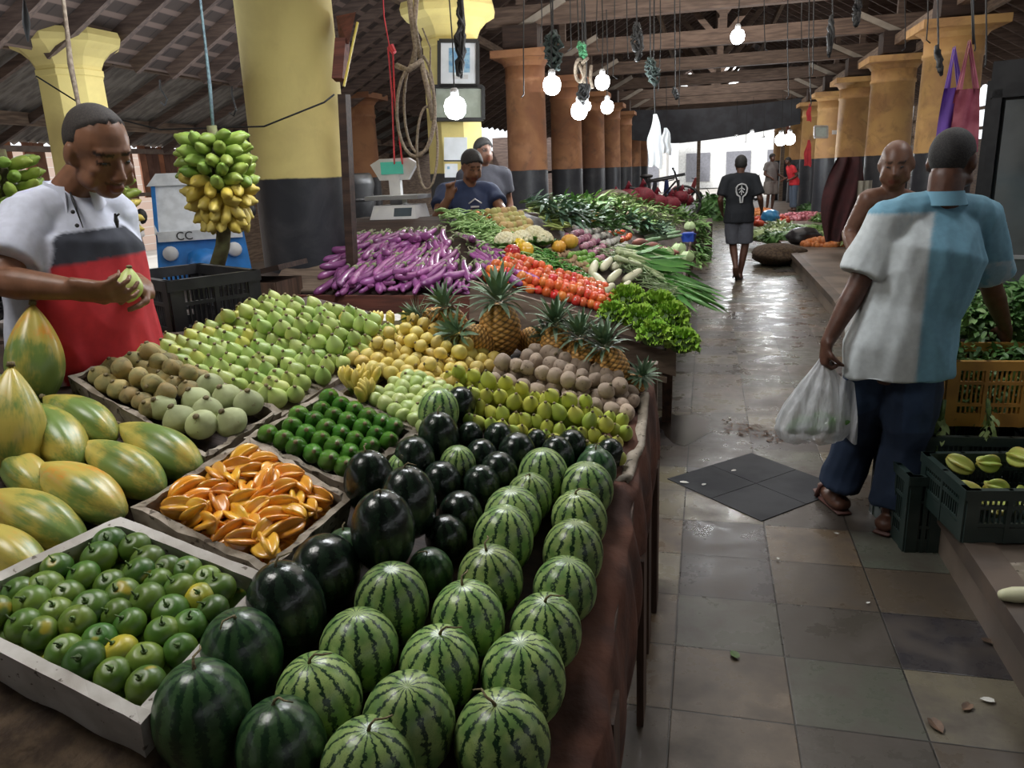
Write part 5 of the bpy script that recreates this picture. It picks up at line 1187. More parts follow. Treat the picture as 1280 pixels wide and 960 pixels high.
# ---- produce spread on the far right platform
random.seed(77)
def mound(p, r_, h_, m, n, lw, label, cat, name='vegetable_heap', leafy=True):
    t = empty(name, p, label, cat); b = MB(); b.ell((0, 0, 0), (r_[0], r_[1], h_), seg=20, ring=8); obj('mound', b, m, t, smooth=True); b = MB()
    for k in range(n):
        a = U(0, 6.28); z = R(); rr = sqrt(1 - z * z); q_ = V(cos(a) * rr * r_[0], sin(a) * rr * r_[1], z * h_)
        if leafy: b.leaf(q_, (cos(a) + U(-.8, .8), sin(a) + U(-.8, .8), U(-.2, .9)), V(0, 0, 1), lw * U(.7, 1.3), lw * .35, .4)
        else: b.ell(q_, lw * U(.4, .6), seg=7, ring=5)
    obj('foliage' if leafy else 'pieces', b, m, t, smooth=True); return t
m_or = mat('orange_roots', (.62, .22, .06), (.5, .16, .05), sc=12); m_pk = mat('pink_shallots', (.42, .12, .14), (.3, .08, .1), sc=16); m_rdt = mat('red_tomato_heap', (.55, .08, .03), (.45, .05, .02), sc=10)
FH = [(985, 292, 15.3, (.5, .35), .14, m_lf[0], 'dark green leafy heap at the platform edge, nearest', 1), (960, 288, 16, (.45, .35), .13, m_lf[2], 'pale cabbage leaf heap at the platform edge', 1), (1040, 300, 15, (.45, .25), .09, m_or, 'orange carrot heap behind the black bag', 0), (1010, 283, 16.6, (.55, .3), .13, m_lf[1], 'mid green leafy heap behind the front row', 1), (1045, 288, 16.2, (.45, .3), .11, m_lf[2], 'pale green heap on the right of the platform spread', 1),
      (962, 272, 18.5, (.45, .4), .14, m_rdt, 'red tomato heap in a red cloth on the platform', 0), (1003, 268, 19, (.6, .35), .13, m_pk, 'pink shallot heap in the middle of the platform spread', 0), (1040, 270, 18.5, (.4, .35), .18, m_lf[1], 'tall green herb heap right of the shallots', 1), (1022, 256, 21, (.55, .4), .16, m_lf[0], 'dark green heap below the red shirted man', 1), (950, 262, 21, (.35, .4), .13, m_or, 'orange vegetable heap at the far platform edge', 0), (975, 280, 17, (.3, .3), .14, m_lf[2], 'pale vegetable heap beside the blue bag', 1), (1060, 258, 20, (.6, .4), .14, m_pk, 'far pink onion heap at the column foot', 0), (1075, 300, 14.6, (.35, .25), .12, m_lf[2], 'pale leafy heap beside the bald man', 1)]
for x, y, d_, r_, h_, mm, lb, lf in FH:
    p = atz(x, y + 6, .21); mound(p, r_, h_, mm, 150 if lf else 90, .16 if lf else .12, lb, 'vegetable heap', leafy=bool(lf))
def blob(p, r_, m, label, cat, name, seed=1, n=28, amp=.18):
    random.seed(seed); ph = [U(0, 6) for _ in range(6)]; b = MB(); vs = []; seg, rg = 28, 14
    for i in range(rg + 1):
        tt = pi * min(max(i / rg, .02), .98)
        for k in range(seg):
            a = 2 * pi * k / seg; f_ = 1 + amp * (sin(3 * a + ph[0]) * .4 + sin(7 * a + ph[1] + tt * 3) * .3 + sin(tt * 6 + ph[2] + 2 * a) * .4)
            vs.append((cos(a) * sin(tt) * r_[0] * f_, sin(a) * sin(tt) * r_[1] * f_, -cos(tt) * r_[2]))
    b.add(vs, [(i * seg + k, i * seg + (k + 1) % seg, (i + 1) * seg + (k + 1) % seg, (i + 1) * seg + k) for i in range(rg) for k in range(seg)] + [tuple(range(seg - 1, -1, -1)), tuple(rg * seg + k for k in range(seg))])
    return obj(name, b, m, smooth=True, loc=p, label=label, cat=cat)
blob(atz(1003, 305, .2) + V(0, 0, .13), (.28, .22, .16), M['black'], 'glossy black plastic bag lying on the platform edge', 'plastic bag', 'plastic_bag')
blob(atz(970, 284, .2) + V(-.1, .3, .22), (.2, .2, .15), mat('blue_bag', (.06, .3, .6), rough=.3), 'small bright blue plastic bag among the platform vegetables', 'plastic bag', 'plastic_bag', 2)
blob(V(1.12, 13.1, .16), (.42, .5, .17), M['jute'], 'brown sacking heaped over the end of the kerb', 'sack', 'sack', 3)
bundle('leaf_bundle', atz(893, 280, .0) + V(.1, .0, .25), (1, -.1, .1), .35, .12, 60, m_lf[0], (.16, .05), 'dark green leafy bundle carried low in the walking man\'s left hand', 'leafy vegetable')
mound(V(.15, 24, .0), (.5, .5), .75, m_lf[0], 200, .3, 'green leafy heap on the floor far along the aisle', 'vegetable heap')
# wooden pedestal and block between the far columns
b = MB(); b.box((3.02, 18.2, .34), (1.0, .6, .28)); obj('plinth', b, M['col_r'], label='ochre plinth at the foot of a right row column', cat='plinth')
# electrical boxes on the right columns
panel('meter_box', 1018, 158, 1034, 172, 17.5, mat('box_pale', (.5, .62, .62)), 'pale square box mounted on a right row column', 'box', M['bulb_cap'])
panel('small_box', 1040, 163, 1050, 168, 17.5, M['white'], 'small white switch box on a right row column', 'box')
hang_bag(1011, 175, 206, 8, 16, 'dark red cloth hanging among the right columns', m_red)
hang_bag(1012, 130, 150, 5, 15, 'dull red rag hanging high among the right columns', m_red)
# dark clothing hanging on the right column (with black and white strings)
t = empty('hanging_clothes', atd(1062, 196, 11.5), 'dark maroon clothes hanging between the right columns behind the bald man', 'clothes'); b = MB()
b.grid(lambda u, v: V((u - .5) * (.34 + .25 * sin(pi * v)) - .1 * v, .09 * sin(u * 13 + v * 4), -v * 1.25), 24, 18); obj('maroon_cloth', b, mat('maroon_cloth', (.07, .02, .022), (.04, .015, .016), rough=.9, sc=5), t, smooth=True)
b = MB(); b.grid(lambda u, v: V(.12 + u * .2, -.14 + .03 * sin(u * 15), -.35 - v * .5), 10, 8); obj('pale_cloth', b, mat('pale_cloth', (.32, .30, .24)), t, smooth=True)
# ================================================================== RIGHT FOREGROUND
m_yel = mat('yellow_crate_plastic', (.52, .27, .05), (.38, .19, .04), rough=.45, sc=8); m_grn = mat('dark_green_crate_plastic', (.016, .03, .026), (.03, .045, .04), rough=.4, sc=8)
vcrate('plastic_crate', .58, .38, .21, m_grn, V(1.21, 3.13, .21), radians(8), 'dark green slotted crate holding green starfruit on the platform')
vcrate('plastic_crate', .5, .4, .24, m_grn, V(1.16, 3.62, 0.21), radians(3), 'dark green crate hidden under the yellow crate at the platform edge')
vcrate('plastic_crate', .60, .36, .29, m_yel, V(1.31, 3.72, .46), radians(3), 'orange yellow slotted crate below the heap of greens')
vcrate('plastic_crate', .13, .4, .34, m_grn, V(.875, 3.42, 0), radians(8), 'dark green crate standing on the floor against the kerb')
vcrate('plastic_crate', .4, .3, .2, M['blue'], V(1.42, 4.7, .66), radians(0), 'blue crate behind the heap of greens by the customer\'s hip')
b = MB(); b.box((1.42, 4.7, .43), (.5, .4, .46)); obj('wooden_box', b, M['wood_dark'], label='dark wooden box under the blue crate', cat='box')
b = MB(); b.box((1.65, 4.15, .47), (1.2, .5, .54)); obj('counter', b, M['wood_dark'], label='low dark counter carrying the heap of leafy greens', cat='counter')
random.seed(44)
m_sg = mat('green_starfruit_skin', (.36, .44, .09), (.46, .46, .12), rough=.35, sc=12, vcol=True, hv=.01, vv=.15)
psg = starfruit(m_sg, .12, .042)
for i in range(14):
    psg.put(V(1.21 + ((i % 5) - 2) * .10 + U(-.02, .02), 3.13 + ((i // 5) - 1) * .10, .30 + (.09 if i > 9 else 0) + U(0, .05)), lie(), U(.9, 1.15), 'pale green starfruit in the dark green crate, %s from the left back' % od(i), 'green starfruit in the crate')
psg.put(V(1.24, 3.05, .45), align(V(.3, .1, 1)), 1.2, 'large pale green starfruit standing on end in the crate', 'green starfruit in the crate')
# heap of greens: bundles
gp = [(1205, 400, 4.05), (1230, 420, 4.0), (1200, 440, 3.9), (1225, 460, 3.85), (1195, 480, 3.75), (1240, 485, 3.75), (1270, 400, 4.1), (1262, 440, 3.95), (1285, 450, 3.95), (1275, 480, 3.8), (1180, 460, 3.85), (1213, 492, 3.7), (1290, 420, 4.1), (1245, 395, 4.2), (1192, 420, 4.05)]
for i, (x, y, Y_) in enumerate(gp):
    bundle('greens_bundle', aty(x, y, Y_) , (-.4 + U(-.4, .4), -.7, -.05 + U(-.2, .2)), .22, .1, 120, m_lf[0] if i % 3 else m_lf[1], (.055, .022), 'bushy bunch of dark leafy greens, %s in the heap by the customer' % od(i), 'leafy greens', 'dark leafy greens heaped on the yellow crate', spread=1.0, rnd=.5)
mound(V(1.6, 4.2, .74), (.40, .28), .24, m_lf[0], 900, .075, 'dark mound of leafy greens behind the bunches on the low counter', 'leafy greens', name='greens_pile')
for i, (x, y, dx) in enumerate(((1178, 505, -.1), (1170, 560, 0), (1235, 505, .1))):
    bundle('greens_sprig', aty(x, y, 3.45), (dx, -.2, -1), .16, .03, 26, m_lf[2], (.05, .018), 'pale green sprig trailing down the crates, %s' % ['beside the customer\'s thigh', 'lowest one near his knee', 'over the yellow crate front'][i], 'sprig', spread=.35)
random.seed(45); daikon(.16, .026).put(V(1.03, 2.5, .235), align(V(1, .2, 0)), 1, 'single white radish lying on the platform at the right photo edge')
b = MB(); b.box((1.12, 2.62, .206), (.2, .3, .008), rot=rotm(0, 0, .2)); obj('cardboard_piece', b, M['foam_old'], label='flat worn cardboard piece on the platform near the single radish', cat='cardboard')
# fridge
t = empty('display_fridge', (1.93, 4.9, .06), 'tall black glass-door display fridge at the right edge behind the customer', 'fridge', rz=radians(-24)); b = MB(); b.box((.0, .0, .95), (.85, .6, 1.9)); obj('cabinet', b, M['black'], t)
gl = mat('fridge_glass', (.10, .11, .11), (.17, .18, .18), rough=.12, sc=2.2)
b = MB(); b.box((.02, -.31, 1.12), (.7, .02, 1.35)); dr = obj('glass_door', b, gl, t)
for x in (-.37, .4): b = MB(); b.box((x, -.325, 1.05), (.045, .03, 1.6)); obj('door_frame', b, M['black'], dr)
b = MB(); b.box((0, -.33, .99), (.7, .012, .02)); obj('shelf_edge', b, M['bulb_cap'], dr)
b = MB(); b.box((.02, -.32, 1.90), (.85, .04, .18)); obj('top_panel', b, M['black'], t)
b = MB()
for k in range(9): b.box((.0, -.315, .06 + k * .035), (.7, .02, .012))
obj('grille', b, M['wire'], t)
# hanging shopping bags
def tote(x, y0, y1, w, d_, m, label, lean=0):
    t = empty('tote_bag', atd(x, y0, d_), label, 'bag'); H_ = (y1 - y0) * d_ / F; W = w * d_ / F; s0 = .42
    b = MB()
    for sg_ in (-1, 1): b.tube([(-W * .3, .02 * sg_, -H_ * s0), (-.02, .02 * sg_, 0), (W * .3, .02 * sg_, -H_ * s0)], .012, 6)
    obj('handle', b, m, t); b = MB()
    for yy in (-.05, .05): b.grid(lambda u, v: V((u - .5) * W * (.8 + .2 * v) + lean * v, yy * (.4 + .6 * v) + .02 * sin(u * 9 + v * 3), -H_ * (s0 + (1 - s0) * v)), 12, 10)
    obj('bag_body', b, m, t, smooth=True)
tote(1197, 60, 172, 24, 4.8, mat('purple_fabric', (.16, .06, .42), (.11, .04, .3), rough=.7, sc=5), 'purple tote bag hanging on a cord before the nearest ochre column')
tote(1216, 52, 185, 32, 4.7, mat('maroon_fabric', (.24, .04, .07), (.42, .12, .16), rough=.7, sc=7), 'maroon and pink tote bag hanging right of the purple one')
cord([atd(1214, -30, 4.7), atd(1216, 20, 4.7), atd(1217, 55, 4.7)], .008, M['wire'], 'dark cord carrying the hanging tote bags', 'cord', 'cord')
# ---- litter on the floor
random.seed(66); lt = mat('litter_paper', (.6, .6, .55)); lfm = mat('litter_leaf', (.12, .22, .06)); deb = mat('brown_debris', (.16, .09, .05), (.06, .035, .02), rough=.6, sc=30)
for i, (x, y, mm, s_) in enumerate(((850, 603, lt, .03), (878, 607, lt, .02), (922, 823, lfm, .03), (1243, 877, lt, .025), (1213, 880, deb, .03), (1163, 898, deb, .04), (1227, 800, deb, .03), (1083, 755, lt, .012), (973, 700, lt, .012), (1048, 668, lt, .012), (920, 588, lt, .02), (912, 522, lt, .015))):
    b = MB(); b.leaf((0, 0, .004), (cos(i), sin(i), .05), V(0, 0, 1), s_ * 1.6, s_, .1); obj('scrap', b, mm, loc=atz(x, y, .006), label='small %s on the aisle floor, %s counting from the far diamond' % ({lt: 'white paper scrap', lfm: 'green leaf', deb: 'brown leaf scrap'}[mm], od(i)), cat='scrap')
b = MB()
for k in range(150):
    u = R(); p = atz(905 + 75 * u, 532 + 14 * u + U(-9, 9), .004); b.leaf(p, (U(-1, 1), U(-1, 1), U(0, .1)), V(0, 0, 1), U(.015, .05), U(.005, .014), .1)
obj('debris', b, deb, label='scattered dark plant debris on the wet aisle floor', cat='debris', kind='stuff')
patchm = mat('dark_patch', (.025, .018, .014), rough=.22, sc=4); b = MB(); pw = [V(-.12 + cos(k * .45) * .16 * (1 + .3 * sin(k * 2.1)), 4.75 + sin(k * .45) * .3 * (1 + .3 * sin(k * 1.3)), .0015) for k in range(14)]; b.add(pw, [tuple(range(14))]); obj('floor_patch', b, patchm, label='dark glossy patch beside the stall leg', cat='floor_patch')  # dark glossy patch laid on the floor by the stall leg
# ---- outside at the left: auto rickshaw, sunlit figure handled with the people
t = empty('auto_rickshaw', (-6.75, 9.4, 0), 'blue and white auto rickshaw outside behind the banana bunch', 'auto rickshaw', rz=radians(35)); mb_ = mat('rickshaw_blue', (.03, .22, .62), rough=.3); wh = mat('rickshaw_white', (.75, .78, .8), rough=.3)
b = MB(); b.hexa([(-.6, -.35, .35), (.6, -.35, .35), (.65, 1.9, .35), (-.65, 1.9, .35)], [(-.55, -.25, 1.0), (.55, -.25, 1.0), (.62, 1.9, 1.05), (-.62, 1.9, 1.05)]); obj('body', b, mb_, t)
b = MB(); b.tube([(0, -.5, .45), (0, -.35, .7)], [.22, .2], 14); obj('nose', b, mb_, t, smooth=True)
b = MB(); b.hexa([(-.56, -.3, 1.0), (.56, -.3, 1.0), (.56, -.26, 1.0), (-.56, -.26, 1.0)], [(-.5, -.05, 1.62), (.5, -.05, 1.62), (.5, -.01, 1.62), (-.5, -.01, 1.62)]); obj('windscreen', b, mat('windscreen', (.8, .84, .88), rough=.3), t)  # near-white colour paints the overexposed glare on the glass
b = MB(); b.hexa([(-.58, -.1, 1.62), (.58, -.1, 1.62), (.64, 1.9, 1.62), (-.64, 1.9, 1.62)], [(-.45, 0, 1.78), (.45, 0, 1.78), (.5, 1.85, 1.78), (-.5, 1.85, 1.78)]); obj('roof', b, wh, t)
for s in (-1, 1):
    b = MB(); b.bar((s * .53, -.27, 1.0), (s * .5, -.05, 1.62), .05, .05); obj('pillar', b, mb_, t); b = MB(); b.ell((s * .68, -.3, 1.25), (.07, .03, .1), seg=10, ring=6); obj('mirror', b, M['black'], t, smooth=True)
    b = MB(); b.lathe([(.09, -.02), (.1, 0), (.08, .03)], 14, c=(s * .4, -.36, .75), rot=rotm(pi / 2, 0, 0)); obj('headlamp', b, M['white'], t, smooth=True)
b = MB(); b.box((0, -.325, .97), (1.06, .03, .13)); pt_ = obj('name_strip', b, wh, t)
for ch, x in (('CC', -.2), ('7', .3)):
    cu = bpy.data.curves.new('lettering', 'FONT'); cu.body = ch; cu.size = .15; cu.extrude = .002; cu.align_x = 'CENTER'; tx = bpy.data.objects.new('tmp', cu); C.objects.link(tx)
    me_ = bpy.data.meshes.new_from_object(tx.evaluated_get(bpy.context.evaluated_depsgraph_get())); bpy.data.objects.remove(tx); me_.materials.clear(); me_.materials.append(M['black'])
    tx = obj('lettering', me_, None, pt_); tx.location = (x, -.345, .92); tx.rotation_euler = (pi / 2, 0, 0)
for x, y in ((0, -.45), (-.6, 1.5), (.6, 1.5)):
    b = MB(); b.tube([(x - .05, y, .22), (x + .05, y, .22)], .22, 18); obj('wheel', b, M['black'], t, smooth=False)
column(-6.35, 14.0, .33, M['col_o'], 'brown column seen through the rope coils', ztop=3.1)
# ================================================================== PEOPLE
from mathutils import noise as mnoise
def remesh(mb, vox, smooth=4, disp=None, vc=None, mat_=None, name='body', fac=.5):
    me = bpy.data.meshes.new('tmp'); me.from_pydata(mb.v, [], mb.f); me.update()
    o = bpy.data.objects.new('tmp', me); C.objects.link(o)
    m = o.modifiers.new('r', 'REMESH'); m.mode = 'VOXEL'; m.voxel_size = vox
    s = o.modifiers.new('s', 'SMOOTH'); s.iterations = smooth; s.factor = fac
    dg = bpy.context.evaluated_depsgraph_get(); dg.update()
    out = bpy.data.meshes.new_from_object(o.evaluated_get(dg)); out.name = name
    bpy.data.objects.remove(o)
    if disp:
        nn = [v.normal.copy() for v in out.vertices]
        for v, n_ in zip(out.vertices, nn): v.co += n_ * disp(v.co, n_)
    if vc:
        at = out.color_attributes.new('Col', 'FLOAT_COLOR', 'POINT'); buf = []
        for v in out.vertices: c = vc(v.co, v.normal); buf += [c[0], c[1], c[2], 1.]
        at.data.foreach_set('color', buf)
    out.materials.clear(); out.materials.append(mat_)
    out.polygons.foreach_set('use_smooth', [True] * len(out.polygons)); return out
def fold(amp, sc=9, st=(1, 1, .45)):
    def f(p, n_):
        q = V(p.x * st[0], p.y * st[1], p.z * st[2]) * sc
        a = mnoise.noise(q); b_ = mnoise.noise(q * 2.3 + V(5, 5, 5)); return amp * ((1 - abs(a) * 2.4) * .8 + b_ * .5)
    return f
m_skin = {k: mat('skin_' + k, c, d_, rough=.45, sc=30, vcol=True, spec=.4, bump=.06, bdist=.002) for k, c, d_ in (('warm', (.21, .098, .055), (.17, .078, .042)), ('dark', (.11, .050, .032), (.085, .038, .024)), ('mid', (.17, .082, .05), (.14, .065, .04)))}
def cloth(name, **k): return mat(name, (1, 1, 1), (.9, .9, .9), rough=.85, sc=40, vcol=True, bump=.15, bdist=.002, **k)
m_hair = mat('short_black_hair', (.012, .011, .011), (.03, .027, .025), rough=.75, sc=160, bump=.5, bdist=.003)
def fingers(b, wr, d_, pn, side, curl=.6, s=1., thumb=.5, splay=.12, idx=None):
    d_ = Vector(d_).normalized(); pn = Vector(pn); pn = (pn - d_ * pn.dot(d_)).normalized(); sd = d_.cross(pn) * side   # sd points to the thumb side
    pc = wr + d_ * .05 * s
    b.tube([wr - d_ * .01, wr + d_ * .03 * s, wr + d_ * .075 * s, wr + d_ * .092 * s], [.021 * s, .020 * s, .018 * s, .014 * s], 10, ex=1.9, rnd=False, up=sd)
    for k in range(4):
        off = (1.5 - k) * .0195 * s; L_ = [.070, .078, .072, .056][k] * s; cu = curl[k] if hasattr(curl, '__len__') else curl
        p = wr + d_ * (.085 - .004 * abs(k - 1.2)) * s + sd * off; dd = (d_ + sd * (1.5 - k) * splay).normalized(); pts = [p - dd * .02 * s, p]; a = 0
        for sg in range(3):
            a += cu * (.8 + .25 * sg); q_ = (dd * cos(a) + pn * sin(a)); p = p + q_ * L_ * (.42, .32, .26)[sg]; pts.append(p)
        b.tube(pts, [.0085 * s, .0088 * s, .0082 * s, .0075 * s, .0062 * s], 8, rnd=True)
    p = wr + d_ * .028 * s + sd * .026 * s; t1 = (d_ * .7 + sd * .75 + pn * .35).normalized(); t2 = (d_ * .85 + sd * .15 + pn * thumb).normalized(); t3 = (d_ * .8 - sd * .2 + pn * thumb * 1.3).normalized()
    b.tube([p - t1 * .02 * s, p + t1 * .032 * s, p + t1 * .032 * s + t2 * .03 * s, p + t1 * .032 * s + t2 * .03 * s + t3 * .024 * s], [.013 * s, .0115 * s, .0098 * s, .008 * s], 8, rnd=True)
def head(b, c, Rm, s=1.):
    # Rm columns: right, forward, up
    P = lambda x, y, z: c + Rm @ V(x, y, z) * s
    E_ = lambda x, y, z, r: b.ell(P(x, y, z), [q_ * s for q_ in r], rot=Rm, seg=18, ring=12)
    E_(0, -.012, .028, (.074, .094, .090)); E_(0, .018, -.02, (.064, .072, .085)); E_(0, .045, -.075, (.040, .036, .034)); E_(0, .058, -.092, (.020, .017, .014))
    E_(0, .062, .030, (.050, .026, .020))                                   # brow
    for sx in (-1, 1):
        E_(sx * .038, .056, -.022, (.022, .022, .020)); E_(sx * .05, .03, -.055, (.02, .04, .028))
        E_(sx * .078, -.008, -.005, (.009, .020, .031)); E_(sx * .073, .008, -.022, (.008, .008, .012))
        E_(sx * .031, .070, .006, (.014, .011, .010))                       # eyelids
        E_(sx * .0125, .095, -.036, (.0085, .010, .008))                     # nostrils
    b.tube([P(0, .078, .02), P(0, .090, -.005), P(0, .106, -.030), P(0, .096, -.040)], [.009 * s, .010 * s, .0125 * s, .009 * s], 8, rnd=True)
    E_(0, .084, -.063, (.022, .010, .006)); E_(0, .082, -.073, (.019, .010, .0065))
def hair(c, Rm, s, fn, m, parent, name='hair', th=1.045, o_=V(0, 0, 0)):
    b = MB(); seg, rg = 40, 28
    for i in range(rg + 1):
        t_ = pi * min(max(i / rg, .01), .99) - pi / 2
        for k in range(seg):
            a = 2 * pi * k / seg; n_ = V(cos(t_) * cos(a), cos(t_) * sin(a), sin(t_)); p = V(n_.x * .075, -.012 + n_.y * .095, .028 + n_.z * .091)
            h_ = fn(p, n_); f_ = .90 + (th - .90 + h_) * (1 if h_ > -1 else 0)
            q_ = V(p.x * f_, -.012 + (p.y + .012) * f_, .028 + (p.z - .028) * f_); b.v.append(tuple(c + Rm @ q_ * s - o_)); b.c.append((1, 1, 1))
    b.f = [(i * seg + k, i * seg + (k + 1) % seg, (i + 1) * seg + (k + 1) % seg, (i + 1) * seg + k) for i in range(rg) for k in range(seg)] + [tuple(range(seg - 1, -1, -1)), tuple(rg * seg + k for k in range(seg))]
    return obj(name, b, m, parent, smooth=True)
def basis(f, pitch=0, roll=0):
    f = Vector((f[0], f[1], 0)).normalized(); r_ = V(f.y, -f.x, 0); Bm = Matrix((r_, f, V(0, 0, 1))).transposed()
    return Bm @ Matrix.Rotation(roll, 3, 'Y') @ Matrix.Rotation(-pitch, 3, 'X')
def defaults(base, f, s=1.):
    B = basis(f); L_ = dict(head=(0, .02, 1.60), neck=(0, -.01, 1.45), chest=(0, 0, 1.27), waist=(0, .01, 1.07), pelvis=(0, 0, .93), shL=(-.185, -.01, 1.40), shR=(.185, -.01, 1.40), elL=(-.235, -.03, 1.12), elR=(.235, -.03, 1.12), wrL=(-.23, .08, .88), wrR=(.23, .08, .88), hipL=(-.09, 0, .90), hipR=(.09, 0, .90), knL=(-.1, .03, .49), knR=(.1, .03, .49), anL=(-.1, -.02, .085), anR=(.1, -.02, .085))
    return {k: Vector(base) + B @ V(*v) * s for k, v in L_.items()}
def person(name, label, J, f, s, skin, hf=None, hpitch=0, hroll=0, hands=None, hairfn=None, hairmat=None, shirt=None, pants=None, vox=.011, group=None, feet=True, skinc=None, hth=1.045, neckr=.054, bw=1., sleeve=.62):
    """J joints in world; f torso forward; hands: dict side -> (dir, palm normal, curl, thumb)"""
    root = V(J['pelvis'].x, J['pelvis'].y, min(J['anL'].z, J['anR'].z) - .085 * s)
    t = empty(name, root, label, 'person', group); B = basis(f); rt, fw = B @ V(1, 0, 0), B @ V(0, 1, 0); b = MB()
    Jl = {k: v - root for k, v in J.items()}; Hm = basis(hf or f, hpitch, hroll); hs = 1.0 * s
    ax = (J['shR'] - J['shL']).normalized()
    T = lambda pts, r_, ex=1., up=None, rnd=True, bb=b, seg=14: bb.tube(pts, [x * s for x in r_], seg, ex=ex, rnd=rnd, up=up)
    tor = [Jl['pelvis'] - V(0, 0, .04) * s, Jl['pelvis'], Jl['waist'], Jl['chest'], (Jl['shL'] + Jl['shR']) / 2 - V(0, 0, .04) * s, (Jl['shL'] + Jl['shR']) / 2 + V(0, 0, .02)]
    T(tor, [.11 * bw, .115 * bw, .112 * bw, .118, .088, .06], ex=1.38, up=ax)
    b.tube([Jl['shL'], (Jl['shL'] + Jl['shR']) / 2 + V(0, 0, .025), Jl['shR']], [.058 * s, .06 * s, .058 * s], 12, rnd=True)
    T([(Jl['shL'] + Jl['shR']) / 2, Jl['neck'], Jl['head'] + Hm @ V(0, -.025, -.05) * s], [.062, neckr, neckr])
    for sd in 'LR':
        a, e, w_ = Jl['sh' + sd], Jl['el' + sd], Jl['wr' + sd]
        T([a, a.lerp(e, .3), a.lerp(e, .8), e, e.lerp(w_, .25), e.lerp(w_, .7), w_], [.055, .050, .042, .041, .042, .033, .0265], seg=14)
        hp, kn, an = Jl['hip' + sd], Jl['kn' + sd], Jl['an' + sd]
        T([hp, hp.lerp(kn, .35), kn, kn.lerp(an, .3), an], [.092, .08, .056, .056, .038])
        if feet:
            tf = (an - kn).cross(rt).normalized(); tf = fw if tf.dot(fw) < 0 else tf; ff = (fw + V(0, 0, -.0)).normalized()
            fo = feet.get(sd, ff) if isinstance(feet, dict) else ff
            fo = Vector(fo).normalized(); bz = an + V(0, 0, -.05) * s
            b.tube([bz - fo * .045 * s, bz + fo * .03 * s, bz + fo * .10 * s, bz + fo * .165 * s], [.033 * s, .036 * s, .026 * s, .017 * s], 12, ex=1.35, rnd=True, up=fo.cross(V(0, 0, 1)))
        hd = (hands or {}).get(sd, ((w_ - e), fw * .0 - B @ V(-1 if sd == 'L' else 1, 0, 0), .35, .4))
        # thumb forward: palm faces body
        fingers(b, w_, hd[0], hd[1], hd[4] if len(hd) > 4 else (1 if sd == 'L' else -1), hd[2], s * 1.0, hd[3])
    hc = Jl['head']; head(b, hc, Hm, hs)
    inv = Hm.transposed()
    def vc(p, n_):
        q_ = inv @ (p - hc) / hs
        if q_.length < .2:
            x, y, z = q_
            if y > .07 and abs(x) < .024 and -.078 < z < -.057: return (.75, .45, .45)
            if y > .055 and abs(abs(x) - .031) < .021 and .022 < z < .032: return (.12, .12, .12)      # eyebrows
            if y > .06 and abs(abs(x) - .031) < .014 and abs(z - .003) < .004: return (.08, .07, .07)   # lash line
            if skinc: 
                r_ = skinc(x, y, z)
                if r_: return r_
        return (1, 1, 1)
    obj('body', remesh(b, vox, 3, vc=vc, mat_=m_skin[skin], name='person_body'), None, t)
    if hairfn: hair(hc, Hm, hs, hairfn, hairmat or m_hair, t, th=hth)
    # eyes
    for sx in (-1, 1):
        e = MB(); e.ell(hc + Hm @ V(sx * .031, .0765, .004) * hs, [.0085 * hs, .006 * hs, .0035 * hs], rot=Hm, seg=10, ring=6); obj('eye', e, M['wire'], t, smooth=True)
    if shirt:
        sb = MB(); top = (Jl['shL'] + Jl['shR']) / 2; hem = shirt.get('hem', -.06); inf = shirt.get('inf', .018)
        pts = [Jl['pelvis'] + V(0, 0, hem) * s, Jl['pelvis'] + V(0, 0, .02) * s, Jl['waist'], Jl['chest'], top - V(0, 0, .04) * s, top + V(0, 0, .035) * s]
        sb.tube(pts, [(r_ + inf) * s for r_ in (.134 * bw, .130 * bw, .116 * bw, .122, .096, .052)], 18, ex=1.36, up=ax)
        sb.tube([Jl['shL'], top + V(0, 0, .028) * s, Jl['shR']], [(.058 + inf * .6) * s, (.062 + inf * .5) * s, (.058 + inf * .6) * s], 14, rnd=True)
        for sd in 'LR':
            a, e = Jl['sh' + sd], Jl['el' + sd]; q_ = a.lerp(e, shirt.get('sleeve', sleeve))
            sb.tube([a.lerp(e, -.05), a.lerp(e, .25), q_], [(.062 + inf * .5) * s, (.064 + inf * .5) * s, (.062 + inf * .8) * s], 16, ex=1.0)
        vcf = shirt['col']
        def vc2(p, n_):
            ac = [0, 0, 0]
            for ox, oy, oz in ((0, 0, 0), (1, 0, .6), (-1, 0, -.6), (0, 1, -.6), (0, -1, .6)):
                pp = p + V(ox, oy, oz) * vox * .8; q_ = pp - Jl['pelvis']; c_ = vcf(q_.dot(rt) / s, q_.dot(fw) / s, q_.z / s, min(segd(pp, Jl['shL'], Jl['elL']), segd(pp, Jl['shR'], Jl['elR'])) / s)
                for i_ in range(3): ac[i_] += c_[i_] / 5
            return ac
        so = obj('shirt', remesh(sb, shirt.get('vox', vox), 3, disp=fold(shirt.get('fold', .006) * s, 8), vc=vc2, mat_=shirt['mat'], name='shirt_cloth'), None, t)
        if shirt.get('collar'):
            cb = MB(); n0 = Jl['neck'] + V(0, 0, -.0) * s; nd = (Jl['head'] - Jl['neck']).normalized()
            def cf(u, v):
                a = (u * 1.72 + .14) * pi + pi / 2; r_ = (.064 + .016 * v) * s; d_ = rt * cos(a) + fw * sin(a) * 1.05
                return n0 + d_ * r_ + V(0, 0, .028 - .05 * v - .02 * max(0, sin(a)) * v) * s + fw * (-.002) - V(0, 0, .02) * max(0, sin(a)) * s
            cb.grid(cf, 28, 5); c2 = MB(); obj('collar', cb, shirt['collar'], so, smooth=True)
